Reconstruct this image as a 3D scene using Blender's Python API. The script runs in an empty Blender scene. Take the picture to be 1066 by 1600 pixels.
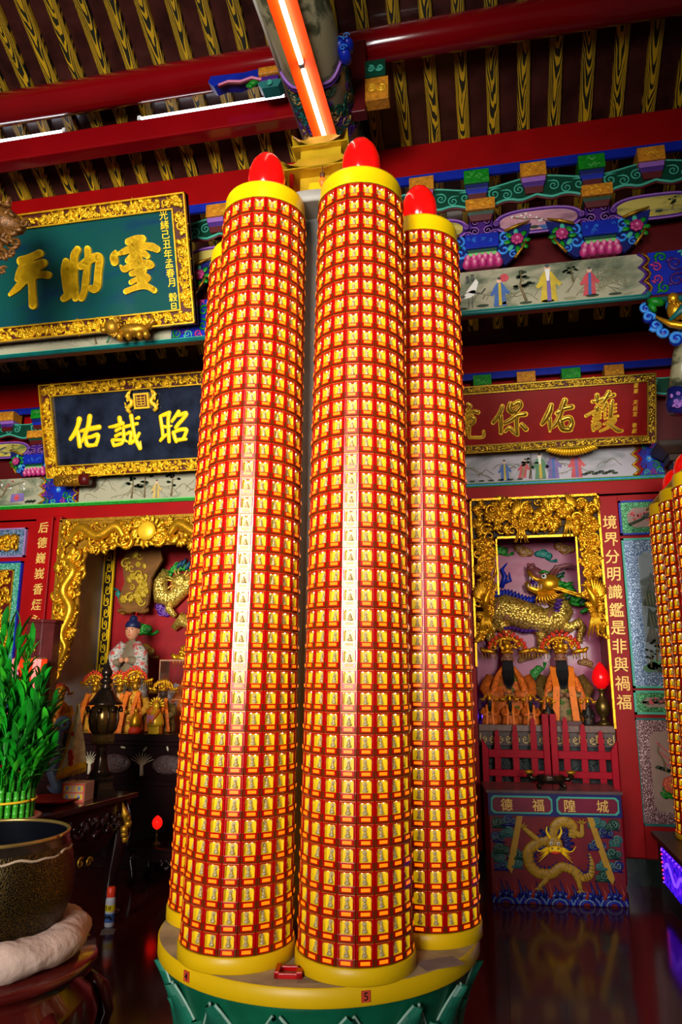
import bpy, math, random
from mathutils import Matrix, Vector
R_ = math.radians
PI = math.pi
sc = bpy.context.scene
C = sc.collection

# ---------------------------------------------------------------- camera
CAM_H = 1.7
cam_d = bpy.data.cameras.new('camera')
cam = bpy.data.objects.new('camera', cam_d)
C.objects.link(cam)
sc.camera = cam
cam_d.sensor_fit = 'VERTICAL'
cam_d.sensor_height = 36.0
cam_d.sensor_width = 24.0
cam_d.lens = 1144.0 * 36.0 / 1600.0
cam_d.clip_start = 0.05
cam.location = (0, 0, CAM_H)
cam.rotation_euler = (Matrix.Rotation(0.2032, 4, 'Z') @ Matrix.Rotation(PI / 2 + 0.2184, 4, 'X') @ Matrix.Rotation(0.0019, 4, 'Z')).to_euler()

# ---------------------------------------------------------------- view and world
sc.view_settings.view_transform = 'Standard'
sc.view_settings.look = 'None'
sc.view_settings.gamma = 1
sc.view_settings.use_curve_mapping = False
sc.view_settings.exposure = 0.22
world = bpy.data.worlds.new('dim_hall_air')
sc.world = world
world.use_nodes = True
world.node_tree.nodes['Background'].inputs[0].default_value = (1.0, 0.9, 0.82, 1)
world.node_tree.nodes['Background'].inputs[1].default_value = 0.04

def area(name, loc, target, sx, sy, power, col, spread=180):
    l = bpy.data.lights.new(name, 'AREA')
    l.shape = 'RECTANGLE'
    l.size, l.size_y, l.energy, l.color = sx, sy, power, col
    l.spread = R_(spread)
    o = bpy.data.objects.new(name, l)
    C.objects.link(o)
    o.location = loc
    o.rotation_euler = (Vector(target) - Vector(loc)).to_track_quat('-Z', 'Y').to_euler()
    return o
# the daylight of the hall's open front doors, behind the photographer
area('front_doorway_daylight', (-1.5, -3.2, 3.3), (-1.0, 4.0, 3.2), 0.55, 2.9, 48, (0.93, 0.96, 1.0), 110)
area('courtyard_daylight', (-2.0, -3.5, 3.1), (-3.2, 6.0, 3.2), 3.2, 2.4, 185, (1.0, 0.96, 0.9), 62)
area('right_doorway_daylight', (1.6, -3.0, 2.9), (0.55, 7.0, 2.9), 1.0, 1.8, 20, (1.0, 0.94, 0.88), 36)

# ---------------------------------------------------------------- materials
def lin(h):
    h = h.lstrip('#')
    o = []
    for i in (0, 2, 4):
        u = int(h[i:i + 2], 16) / 255
        o.append(u / 12.92 if u <= .04045 else ((u + .055) / 1.055) ** 2.4)
    return (o[0], o[1], o[2], 1)

def base_mat(name):
    m = bpy.data.materials.new(name)
    m.use_nodes = True
    nt = m.node_tree
    b = nt.nodes['Principled BSDF']
    return m, nt, b

def nd(nt, typ, **kw):
    n = nt.nodes.new(typ)
    for k, v in kw.items():
        setattr(n, k, v)
    return n

def ramp(nt, stops, interp='LINEAR'):
    n = nt.nodes.new('ShaderNodeValToRGB')
    n.color_ramp.interpolation = interp
    e = n.color_ramp.elements
    while len(e) > 1:
        e.remove(e[0])
    e[0].position, e[0].color = stops[0]
    for p, c in stops[1:]:
        x = e.new(p)
        x.color = c
    return n

def coords(nt, scale=(1, 1, 1)):
    tc = nt.nodes.new('ShaderNodeTexCoord')
    mp = nt.nodes.new('ShaderNodeMapping')
    mp.inputs['Scale'].default_value = scale
    nt.links.new(tc.outputs['Object'], mp.inputs['Vector'])
    return mp.outputs['Vector']

_mc = {}
def mat(name, hexc, rough=.5, metal=0., var=.18, scale=9., bump=0., bscale=40., emit=None, es=0., coat=0., trans=0., spec=.3):
    if name in _mc:
        return _mc[name]
    m, nt, b = base_mat(name)
    L = nt.links.new
    col = lin(hexc)
    v = coords(nt)
    n = nd(nt, 'ShaderNodeTexNoise')
    n.inputs['Scale'].default_value = scale
    n.inputs['Detail'].default_value = 4
    L(v, n.inputs['Vector'])
    lo = tuple(max(0, x * (1 - var)) for x in col[:3]) + (1,)
    hi = tuple(min(1, x * (1 + var)) for x in col[:3]) + (1,)
    r = ramp(nt, [(.3, lo), (.7, hi)])
    L(n.outputs['Fac'], r.inputs[0])
    L(r.outputs[0], b.inputs['Base Color'])
    b.inputs['Roughness'].default_value = rough
    b.inputs['Metallic'].default_value = metal
    b.inputs['Coat Weight'].default_value = coat
    b.inputs['Specular IOR Level'].default_value = spec
    b.inputs['Coat Roughness'].default_value = .08
    if trans:
        b.inputs['Transmission Weight'].default_value = trans
    if bump:
        n2 = nd(nt, 'ShaderNodeTexNoise')
        n2.inputs['Scale'].default_value = bscale
        n2.inputs['Detail'].default_value = 3
        L(v, n2.inputs['Vector'])
        bp = nd(nt, 'ShaderNodeBump')
        bp.inputs['Strength'].default_value = bump
        bp.inputs['Distance'].default_value = .01
        L(n2.outputs['Fac'], bp.inputs['Height'])
        L(bp.outputs['Normal'], b.inputs['Normal'])
    if emit:
        b.inputs['Emission Color'].default_value = lin(emit)
        b.inputs['Emission Strength'].default_value = es
    _mc[name] = m
    return m

def grain_mat(name, light, dark):
    """painted cathedral wood grain: stacked arches down the middle of the rafter, fine lines at its edges"""
    m, nt, b = base_mat(name)
    L = nt.links.new
    def mth(op, a, b_=None, c=None):
        n = nd(nt, 'ShaderNodeMath', operation=op)
        for i, v in enumerate((a, b_, c)):
            if v is None:
                continue
            if isinstance(v, (int, float)):
                n.inputs[i].default_value = v
            else:
                L(v, n.inputs[i])
        return n.outputs[0]
    oi = nd(nt, 'ShaderNodeObjectInfo')
    tc = nd(nt, 'ShaderNodeTexCoord')
    sp = nd(nt, 'ShaderNodeSeparateXYZ')
    L(tc.outputs['Object'], sp.inputs[0])
    ph = mth('MULTIPLY', oi.outputs['Random'], 40)
    yy = mth('ADD', sp.outputs['Y'], ph)
    n1 = nd(nt, 'ShaderNodeTexNoise')
    n1.noise_dimensions = '1D'
    n1.inputs['Scale'].default_value = 1.3
    L(yy, n1.inputs['W'])
    off = mth('MULTIPLY_ADD', n1.outputs['Fac'], .09, -.045)
    x = mth('ADD', sp.outputs['X'], off)
    x2 = mth('MULTIPLY', x, x)
    cv = nd(nt, 'ShaderNodeCombineXYZ')
    L(mth('MULTIPLY', sp.outputs['X'], 14), cv.inputs[0])
    L(mth('MULTIPLY', yy, 2.2), cv.inputs[1])
    n2 = nd(nt, 'ShaderNodeTexNoise')
    n2.inputs['Scale'].default_value = 1.0
    n2.inputs['Detail'].default_value = 2
    L(cv.outputs[0], n2.inputs['Vector'])
    p = mth('MULTIPLY_ADD', yy, 8.0, mth('MULTIPLY', x2, 1300))
    p = mth('ADD', p, mth('MULTIPLY', n2.outputs['Fac'], 4.0))
    sn = mth('SINE', mth('MULTIPLY', p, 6.2832))
    wd = mth('MULTIPLY_ADD', n2.outputs['Fac'], -2.2, .95)
    r = ramp(nt, [(0, lin(dark)), (.1, lin(dark)), (.4, lin(light)), (1, lin(light))])
    L(mth('ADD', mth('ADD', sn, wd), .35), r.inputs[0])
    L(r.outputs[0], b.inputs['Base Color'])
    b.inputs['Roughness'].default_value = .45
    return m

def glitter_mat(name, c1, c2, spark, scale=260):
    m, nt, b = base_mat(name)
    L = nt.links.new
    v = coords(nt)
    vo = nd(nt, 'ShaderNodeTexVoronoi')
    vo.inputs['Scale'].default_value = scale
    L(v, vo.inputs['Vector'])
    sp = nd(nt, 'ShaderNodeSeparateColor')
    L(vo.outputs['Color'], sp.inputs[0])
    r = ramp(nt, [(0, lin(c1)), (.55, lin(c2)), (.8, lin(c2)), (.9, lin(spark)), (1, lin(spark))])
    L(sp.outputs[0], r.inputs[0])
    L(r.outputs[0], b.inputs['Base Color'])
    b.inputs['Roughness'].default_value = .35
    b.inputs['Metallic'].default_value = .35
    return m

def speckle_mat(name, c1, c2, spark, scale=120, thr=.1, rough=.18):
    m, nt, b = base_mat(name)
    L = nt.links.new
    v = coords(nt)
    n = nd(nt, 'ShaderNodeTexNoise')
    n.inputs['Scale'].default_value = 5
    n.inputs['Detail'].default_value = 5
    L(v, n.inputs['Vector'])
    r = ramp(nt, [(.3, lin(c1)), (.7, lin(c2))])
    L(n.outputs['Fac'], r.inputs[0])
    vo = nd(nt, 'ShaderNodeTexVoronoi')
    vo.inputs['Scale'].default_value = scale
    L(v, vo.inputs['Vector'])
    lt = nd(nt, 'ShaderNodeMath', operation='LESS_THAN')
    lt.inputs[1].default_value = thr
    L(vo.outputs['Distance'], lt.inputs[0])
    mx = nd(nt, 'ShaderNodeMix', data_type='RGBA')
    L(lt.outputs[0], mx.inputs['Factor'])
    L(r.outputs[0], mx.inputs['A'])
    mx.inputs['B'].default_value = lin(spark)
    L(mx.outputs['Result'], b.inputs['Base Color'])
    b.inputs['Roughness'].default_value = rough
    return m

def wash_mat(name, paper, ink, ink2, sx=3., rough=.4):
    """an ink-wash painted board: pale ground with drifting mountain and foliage tones"""
    m, nt, b = base_mat(name)
    L = nt.links.new
    v = coords(nt, (sx, sx, sx * 2.0))
    n = nd(nt, 'ShaderNodeTexNoise')
    n.inputs['Scale'].default_value = 1.6
    n.inputs['Detail'].default_value = 9
    n.inputs['Roughness'].default_value = .62
    n.inputs['Distortion'].default_value = .6
    L(v, n.inputs['Vector'])
    r = ramp(nt, [(0, lin(ink)), (.34, lin(ink)), (.44, lin(ink2)), (.52, lin(paper)), (1, lin(paper))])
    L(n.outputs['Fac'], r.inputs[0])
    L(r.outputs[0], b.inputs['Base Color'])
    b.inputs['Roughness'].default_value = rough
    return m

RED = mat('red_paint', '#8e0305', .45, var=.12, scale=3, spec=.14)
RED_D = mat('dark_red_paint', '#4c0507', .42, var=.15, scale=3)
MAROON = mat('maroon_boards', '#2a0a0a', .3, var=.3, scale=4)
BLACKRED = mat('black_red_lacquer', '#1d0808', .25, var=.3, scale=6, coat=.3)
LACQ = mat('dark_lacquer', '#1c0a0a', .25, var=.3, scale=6, coat=.25)
GOLD = mat('gold_leaf', '#d69a1c', .34, .75, var=.25, scale=14, bump=.25, bscale=60)
GOLD_B = mat('bright_gold', '#f2c12a', .35, .35, var=.12, scale=10)
GOLD_D = mat('old_gold', '#a4761c', .42, .7, var=.3, scale=20, bump=.3, bscale=70)
GOLD_Y = mat('gold_paint', '#fccc0c', .42, .0, var=.06)
YEL = mat('yellow_enamel', '#d8ac06', .38, var=.08, scale=3)
YEL_L = mat('yellow_cap_enamel', '#f2c805', .35, var=.06, scale=3)
TEAL = mat('teal_paint', '#0a5c58', .4, var=.15)
TEAL_L = mat('pale_teal_line', '#3da088', .45, var=.1)
GREEN_D = mat('deep_green_paint', '#053826', .4, var=.2)
GREEN = mat('leaf_green_paint', '#0d7416', .4, var=.3, scale=30)
GREEN_P = mat('pale_green_paint', '#62b25a', .45, var=.15)
BLUE = mat('cobalt_paint', '#0a2090', .4, var=.2)
BLUE_L = mat('sky_blue_paint', '#2f7fd0', .4, var=.25, scale=30)
NAVY = mat('navy_paint', '#10185a', .4, var=.2)
PURPLE = mat('purple_paint', '#3f1a6b', .4, var=.2)
LILAC = mat('lilac_line', '#8757a6', .45, var=.1)
PINK = mat('pink_paint', '#a82a68', .4, var=.25, scale=25)
PINK_L = mat('pale_pink_paint', '#cf7898', .45, var=.1)
ORANGE_P = mat('orange_grain_paint', '#b5731a', .4, var=.35, scale=35)
TAN = mat('tan_paint', '#b99a52', .45, var=.15)
CREAM = mat('cream_paint', '#cfc4a4', .5, var=.1)
WHITE = mat('white_paint', '#d8d6cc', .5, var=.06)
BLACK = mat('black_paint', '#060606', .75, var=.2)
INK = mat('ink_grey', '#474a48', .6, var=.2)
BROWN = mat('brown_wood', '#5b351a', .5, var=.3, scale=20, bump=.2)
BRONZE = mat('dark_bronze', '#3a2f26', .22, .8, var=.3, scale=14)
BRONZE_G = mat('worn_bronze', '#6f5a2c', .35, .85, var=.3, scale=25)
GREY = mat('grey_painted_steel', '#6f6d68', .5, var=.1)
SKIN = mat('painted_face', '#b77b58', .5, var=.1)
ORANGE = mat('orange_ribbon', '#e8781a', .6, var=.12, scale=20)
VERM = mat('vermilion', '#d0361c', .5, var=.15)
RED_SHINE = mat('glossy_red_plastic', '#e30b0b', .16, var=.03, emit='#ff1408', es=.28, coat=.5)

# ---------------------------------------------------------------- mesh builder
class M:
    def __init__(s):
        s.v, s.f, s.mi, s.sm = [], [], [], []
        s.T = None
    def add(s, vs, fs, mi=0, sm=False):
        o = len(s.v)
        if s.T is not None:
            vs = [tuple(s.T @ Vector(p)) for p in vs]
        s.v += vs
        for f in fs:
            s.f.append(tuple(i + o for i in f))
            s.mi.append(mi)
            s.sm.append(sm)
        return s
    def box(s, x0, x1, y0, y1, z0, z1, mi=0):
        vs = [(x0, y0, z0), (x1, y0, z0), (x1, y1, z0), (x0, y1, z0), (x0, y0, z1), (x1, y0, z1), (x1, y1, z1), (x0, y1, z1)]
        fs = [(0, 3, 2, 1), (4, 5, 6, 7), (0, 1, 5, 4), (1, 2, 6, 5), (2, 3, 7, 6), (3, 0, 4, 7)]
        return s.add(vs, fs, mi)
    def hexa(s, b, t, mi=0):
        """b, t: four corner points each, counter-clockwise seen from above"""
        return s.add(list(b) + list(t), [(0, 3, 2, 1), (4, 5, 6, 7), (0, 1, 5, 4), (1, 2, 6, 5), (2, 3, 7, 6), (3, 0, 4, 7)], mi)
    def taper(s, cx, cy, z0, w0, d0, z1, w1, d1, mi=0):
        q = lambda w, d, z: [(cx - w / 2, cy - d / 2, z), (cx + w / 2, cy - d / 2, z), (cx + w / 2, cy + d / 2, z), (cx - w / 2, cy + d / 2, z)]
        return s.hexa(q(w0, d0, z0), q(w1, d1, z1), mi)
    def lathe(s, prof, c=(0, 0, 0), n=32, mi=0, sm=True, sy=1., cap=True):
        vs, fs = [], []
        for r, z in prof:
            for k in range(n):
                a = 2 * PI * k / n
                vs.append((c[0] + r * math.cos(a), c[1] + r * math.sin(a) * sy, c[2] + z))
        for i in range(len(prof) - 1):
            for k in range(n):
                k2 = (k + 1) % n
                fs.append((i * n + k, i * n + k2, (i + 1) * n + k2, (i + 1) * n + k))
        s.add(vs, fs, mi, sm)
        if cap:
            o = len(s.v) - len(vs)
            L = len(prof) - 1
            if prof[0][0] > 1e-4:
                s.f.append(tuple(o + k for k in reversed(range(n)))); s.mi.append(mi); s.sm.append(False)
            if prof[-1][0] > 1e-4:
                s.f.append(tuple(o + L * n + k for k in range(n))); s.mi.append(mi); s.sm.append(False)
        return s
    def ell(s, c, r, mi=0, n=10, m=6, rot=None):
        vs, fs = [], []
        Rm = rot if rot is not None else Matrix.Identity(3)
        for i in range(m + 1):
            t = PI * i / m
            k_n = n if 0 < i < m else 1
            for k in range(k_n):
                a = 2 * PI * k / n
                p = Rm @ Vector((r[0] * math.sin(t) * math.cos(a), r[1] * math.sin(t) * math.sin(a), -r[2] * math.cos(t)))
                vs.append((c[0] + p.x, c[1] + p.y, c[2] + p.z))
        idx = lambda i, k: 0 if i == 0 else (1 + (m - 1) * n if i == m else 1 + (i - 1) * n + k % n)
        for i in range(m):
            for k in range(n):
                q = [idx(i, k), idx(i, k + 1), idx(i + 1, k + 1), idx(i + 1, k)]
                q2 = []
                for x in q:
                    if x not in q2:
                        q2.append(x)
                fs.append(tuple(q2))
        return s.add(vs, fs, mi, True)
    def tube(s, pts, r, n=6, mi=0, sm=True, flat=1.):
        pts = [Vector(p) for p in pts]
        N = len(pts)
        rs = r if isinstance(r, (list, tuple)) else [r] * N
        vs, fs = [], []
        prev = None
        for i, p in enumerate(pts):
            t = (pts[min(i + 1, N - 1)] - pts[max(i - 1, 0)])
            if t.length < 1e-9:
                t = Vector((0, 0, 1))
            t.normalize()
            if prev is None:
                u = Vector((0, 1, 0)) if abs(t.y) < .9 else Vector((1, 0, 0))
            else:
                u = prev
            u = (u - t * u.dot(t))
            if u.length < 1e-6:
                u = t.orthogonal()
            u.normalize()
            prev = u
            w = t.cross(u)
            for k in range(n):
                a = 2 * PI * k / n
                q = p + (u * math.cos(a) * flat + w * math.sin(a)) * rs[i]
                vs.append(tuple(q))
        for i in range(N - 1):
            for k in range(n):
                k2 = (k + 1) % n
                fs.append((i * n + k, i * n + k2, (i + 1) * n + k2, (i + 1) * n + k))
        fs.append(tuple(reversed(range(n))))
        fs.append(tuple((N - 1) * n + k for k in range(n)))
        return s.add(vs, fs, mi, sm)
    def stube(s, pts, r, n=6, mi=0, flat=1., k=5):
        """a tube along a smooth curve through the points"""
        N = len(pts)
        rs = r if isinstance(r, (list, tuple)) else [r] * N
        Q, R2 = [], []
        for i in range(N - 1):
            p0, p1, p2, p3 = pts[max(i - 1, 0)], pts[i], pts[i + 1], pts[min(i + 2, N - 1)]
            for j in range(k):
                u = j / k
                Q.append(tuple(.5 * ((2 * b) + (c - a) * u + (2 * a - 5 * b + 4 * c - d) * u * u + (3 * b - a - 3 * c + d) * u ** 3) for a, b, c, d in zip(p0, p1, p2, p3)))
                R2.append(rs[i] + (rs[i + 1] - rs[i]) * u)
        Q.append(tuple(pts[-1]))
        R2.append(rs[-1])
        return s.tube(Q, R2, n, mi, True, flat)
    def prism(s, poly, y0, y1, mi=0):
        """outline in the XZ plane, front face at y0"""
        a = sum(poly[i][0] * poly[(i + 1) % len(poly)][1] - poly[(i + 1) % len(poly)][0] * poly[i][1] for i in range(len(poly)))
        if a < 0:
            poly = poly[::-1]
        n = len(poly)
        vs = [(x, y0, z) for x, z in poly] + [(x, y1, z) for x, z in poly]
        fs = [tuple(range(n)), tuple(reversed(range(n, 2 * n)))]
        fs += [((i + 1) % n, i, n + i, n + (i + 1) % n) for i in range(n)]
        return s.add(vs, fs, mi)
    def disc(s, cx, cz, rx, rz, y0, y1, mi=0, n=16, rot=0):
        ca, sa = math.cos(rot), math.sin(rot)
        p = []
        for k in range(n):
            a = 2 * PI * k / n
            x, z = rx * math.cos(a), rz * math.sin(a)
            p.append((cx + x * ca - z * sa, cz + x * sa + z * ca))
        return s.prism(p, y0, y1, mi)
    def spiral(s, cx, cz, y, r, turns=1.6, a0=0, sgn=1, th=.2, mi=0, n=18, seg=5, tail=0.):
        pts, rs = [], []
        for i in range(n + 1):
            u = i / n
            rr = r * (1 - .88 * u)
            a = a0 + sgn * u * turns * 2 * PI
            pts.append((cx + rr * math.cos(a), y, cz + rr * math.sin(a)))
            rs.append(r * th * (1 - .45 * u))
        if tail:
            a = a0
            t = (math.sin(a) * sgn, -math.cos(a) * sgn)
            pts.insert(0, (pts[0][0] + t[0] * tail, y, pts[0][2] + t[1] * tail))
            rs.insert(0, r * th * .35)
        return s.tube(pts, rs, seg, mi)
    def leaf(s, cx, cz, y, ln, w, ang, mi=0, d=None):
        rot = Matrix.Rotation(-ang, 3, 'Y')
        return s.ell((cx, y, cz), (ln / 2, d or w * .5, w / 2), mi, 6, 4, rot)
    def flower(s, cx, cz, y, r, n=6, mi=0, mc=0):
        for ring, (k, q) in enumerate(((n, 1.), (n, .6))):
            for i in range(k):
                a = 2 * PI * i / k + ring * .5
                s.ell((cx + r * .55 * q * math.cos(a), y - ring * r * .2, cz + r * .55 * q * math.sin(a)), (r * .42 * q, r * .25, r * .42 * q), mi, 6, 4)
        s.ell((cx, y - r * .35, cz), (r * .22, r * .18, r * .22), mc, 6, 4)
        return s
    def build(s, name, mats, parent=None, loc=None, bevel=0., rotz=0.):
        me = bpy.data.meshes.new(name)
        me.from_pydata([tuple(p) for p in s.v], [], s.f)
        if not isinstance(mats, (list, tuple)):
            mats = [mats]
        for m in mats:
            me.materials.append(m)
        me.polygons.foreach_set('material_index', s.mi)
        me.polygons.foreach_set('use_smooth', s.sm)
        me.update()
        o = bpy.data.objects.new(name, me)
        C.objects.link(o)
        if parent is not None:
            o.parent = parent
        if loc is not None:
            o.location = loc
        if rotz:
            o.rotation_euler.z = rotz
        if bevel:
            bm = o.modifiers.new('edge', 'BEVEL')
            bm.width = bevel
            bm.segments = 2
            bm.limit_method = 'ANGLE'
        return o

def tag(o, label, cat, group=None, kind=None):
    o['label'] = label
    if cat:
        o['category'] = cat
    if group:
        o['group'] = group
    if kind:
        o['kind'] = kind
    return o

def struct(o):
    o['kind'] = 'structure'
    return o

def thing(name, label, cat, loc=(0, 0, 0), rot=(0, 0, 0), group=None):
    o = bpy.data.objects.new(name, None)
    C.objects.link(o)
    o.empty_display_size = .1
    o.location = loc
    o.rotation_euler = rot
    return tag(o, label, cat, group)

def copy_tree(o, parent=None):
    c = o.copy()
    C.objects.link(c)
    if parent is not None:
        c.parent = parent
    for ch in list(o.children):
        copy_tree(ch, c)
    return c

_glyph = {}
def glyph(ch, size, x, y, z, m, parent, name='character', depth=.008, bold=0., sx=1., shear=0.):
    """one written character, facing -Y, centred on (x, z); the front face stands at y"""
    key = (ch, round(bold, 4))
    if key not in _glyph:
        cu = bpy.data.curves.new('g', 'FONT')
        cu.body = ch
        cu.size = 1
        cu.offset = bold
        cu.extrude = .5
        cu.resolution_u = 3
        t = bpy.data.objects.new('g', cu)
        C.objects.link(t)
        dg = bpy.context.evaluated_depsgraph_get()
        me = bpy.data.meshes.new_from_object(t.evaluated_get(dg))
        vs = [v.co.copy() for v in me.vertices]
        fs = [tuple(p.vertices) for p in me.polygons]
        bpy.data.objects.remove(t)
        x0, x1 = min(v.x for v in vs), max(v.x for v in vs)
        y0, y1 = min(v.y for v in vs), max(v.y for v in vs)
        _glyph[key] = ([(v.x - (x0 + x1) / 2, v.y - (y0 + y1) / 2, v.z) for v in vs], fs)
    vs, fs = _glyph[key]
    g = M()
    g.add([((vx + shear * vy) * size * sx, -vz * depth + depth / 2, vy * size) for vx, vy, vz in vs], fs)
    return g.build(name, m, parent, (x, y, z))
ORD = ['first', 'second', 'third', 'fourth', 'fifth', 'sixth', 'seventh', 'eighth', 'ninth', 'tenth', 'eleventh', 'twelfth',
       'thirteenth', 'fourteenth', 'fifteenth', 'sixteenth', 'seventeenth', 'eighteenth', 'nineteenth', 'twentieth'] + \
      ['twenty-' + w for w in ('first', 'second', 'third', 'fourth', 'fifth', 'sixth', 'seventh', 'eighth', 'ninth')] + \
      ['thirtieth', 'thirty-first', 'thirty-second', 'thirty-third', 'thirty-fourth', 'thirty-fifth', 'thirty-sixth']

def brush(strokes, y, th, m, parent, flat=True, grow=1.):
    """one brush-written character: (x, z, half width) in mm along each stroke, front face at y"""
    g = M()
    for st in strokes:
        P = [(x / 1000, z / 1000, w_ / 1000 * grow) for x, z, w_ in st]
        # resample on a smooth curve through the points
        Q = []
        n = len(P)
        for i in range(n - 1):
            p0, p1, p2, p3 = P[max(i - 1, 0)], P[i], P[i + 1], P[min(i + 2, n - 1)]
            for k in range(5):
                u = k / 5
                Q.append(tuple(.5 * ((2 * b) + (c - a) * u + (2 * a - 5 * b + 4 * c - d) * u * u + (3 * b - a - 3 * c + d) * u ** 3) for a, b, c, d in zip(p0, p1, p2, p3)))
        Q.append(P[-1])
        if flat:
            for (xa, za, wa), (xb, zb, wb) in zip(Q, Q[1:]):
                dx, dz = xb - xa, zb - za
                L = math.hypot(dx, dz)
                if L < 1e-6:
                    continue
                nx, nz = -dz / L, dx / L
                g.prism([(xa - nx * wa, za - nz * wa), (xb - nx * wb, zb - nz * wb), (xb + nx * wb, zb + nz * wb), (xa + nx * wa, za + nz * wa)], y, y + th, 0)
            for x, z, w_ in Q:
                g.disc(x, z, w_, w_, y, y + th, 0, 14)
        else:
            a, b = Q[0], Q[-1]
            g.tube([(x, y + th, z) for x, z, w_ in Q], [max(w_, .001) for x, z, w_ in Q], 10, 0, True, flat=.55)
            for x, z, w_ in (a, b):
                g.ell((x, y + th, z), (w_, w_ * .55, w_), 0, 10, 6)
    return g.build('gold_character', m, parent)
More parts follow.
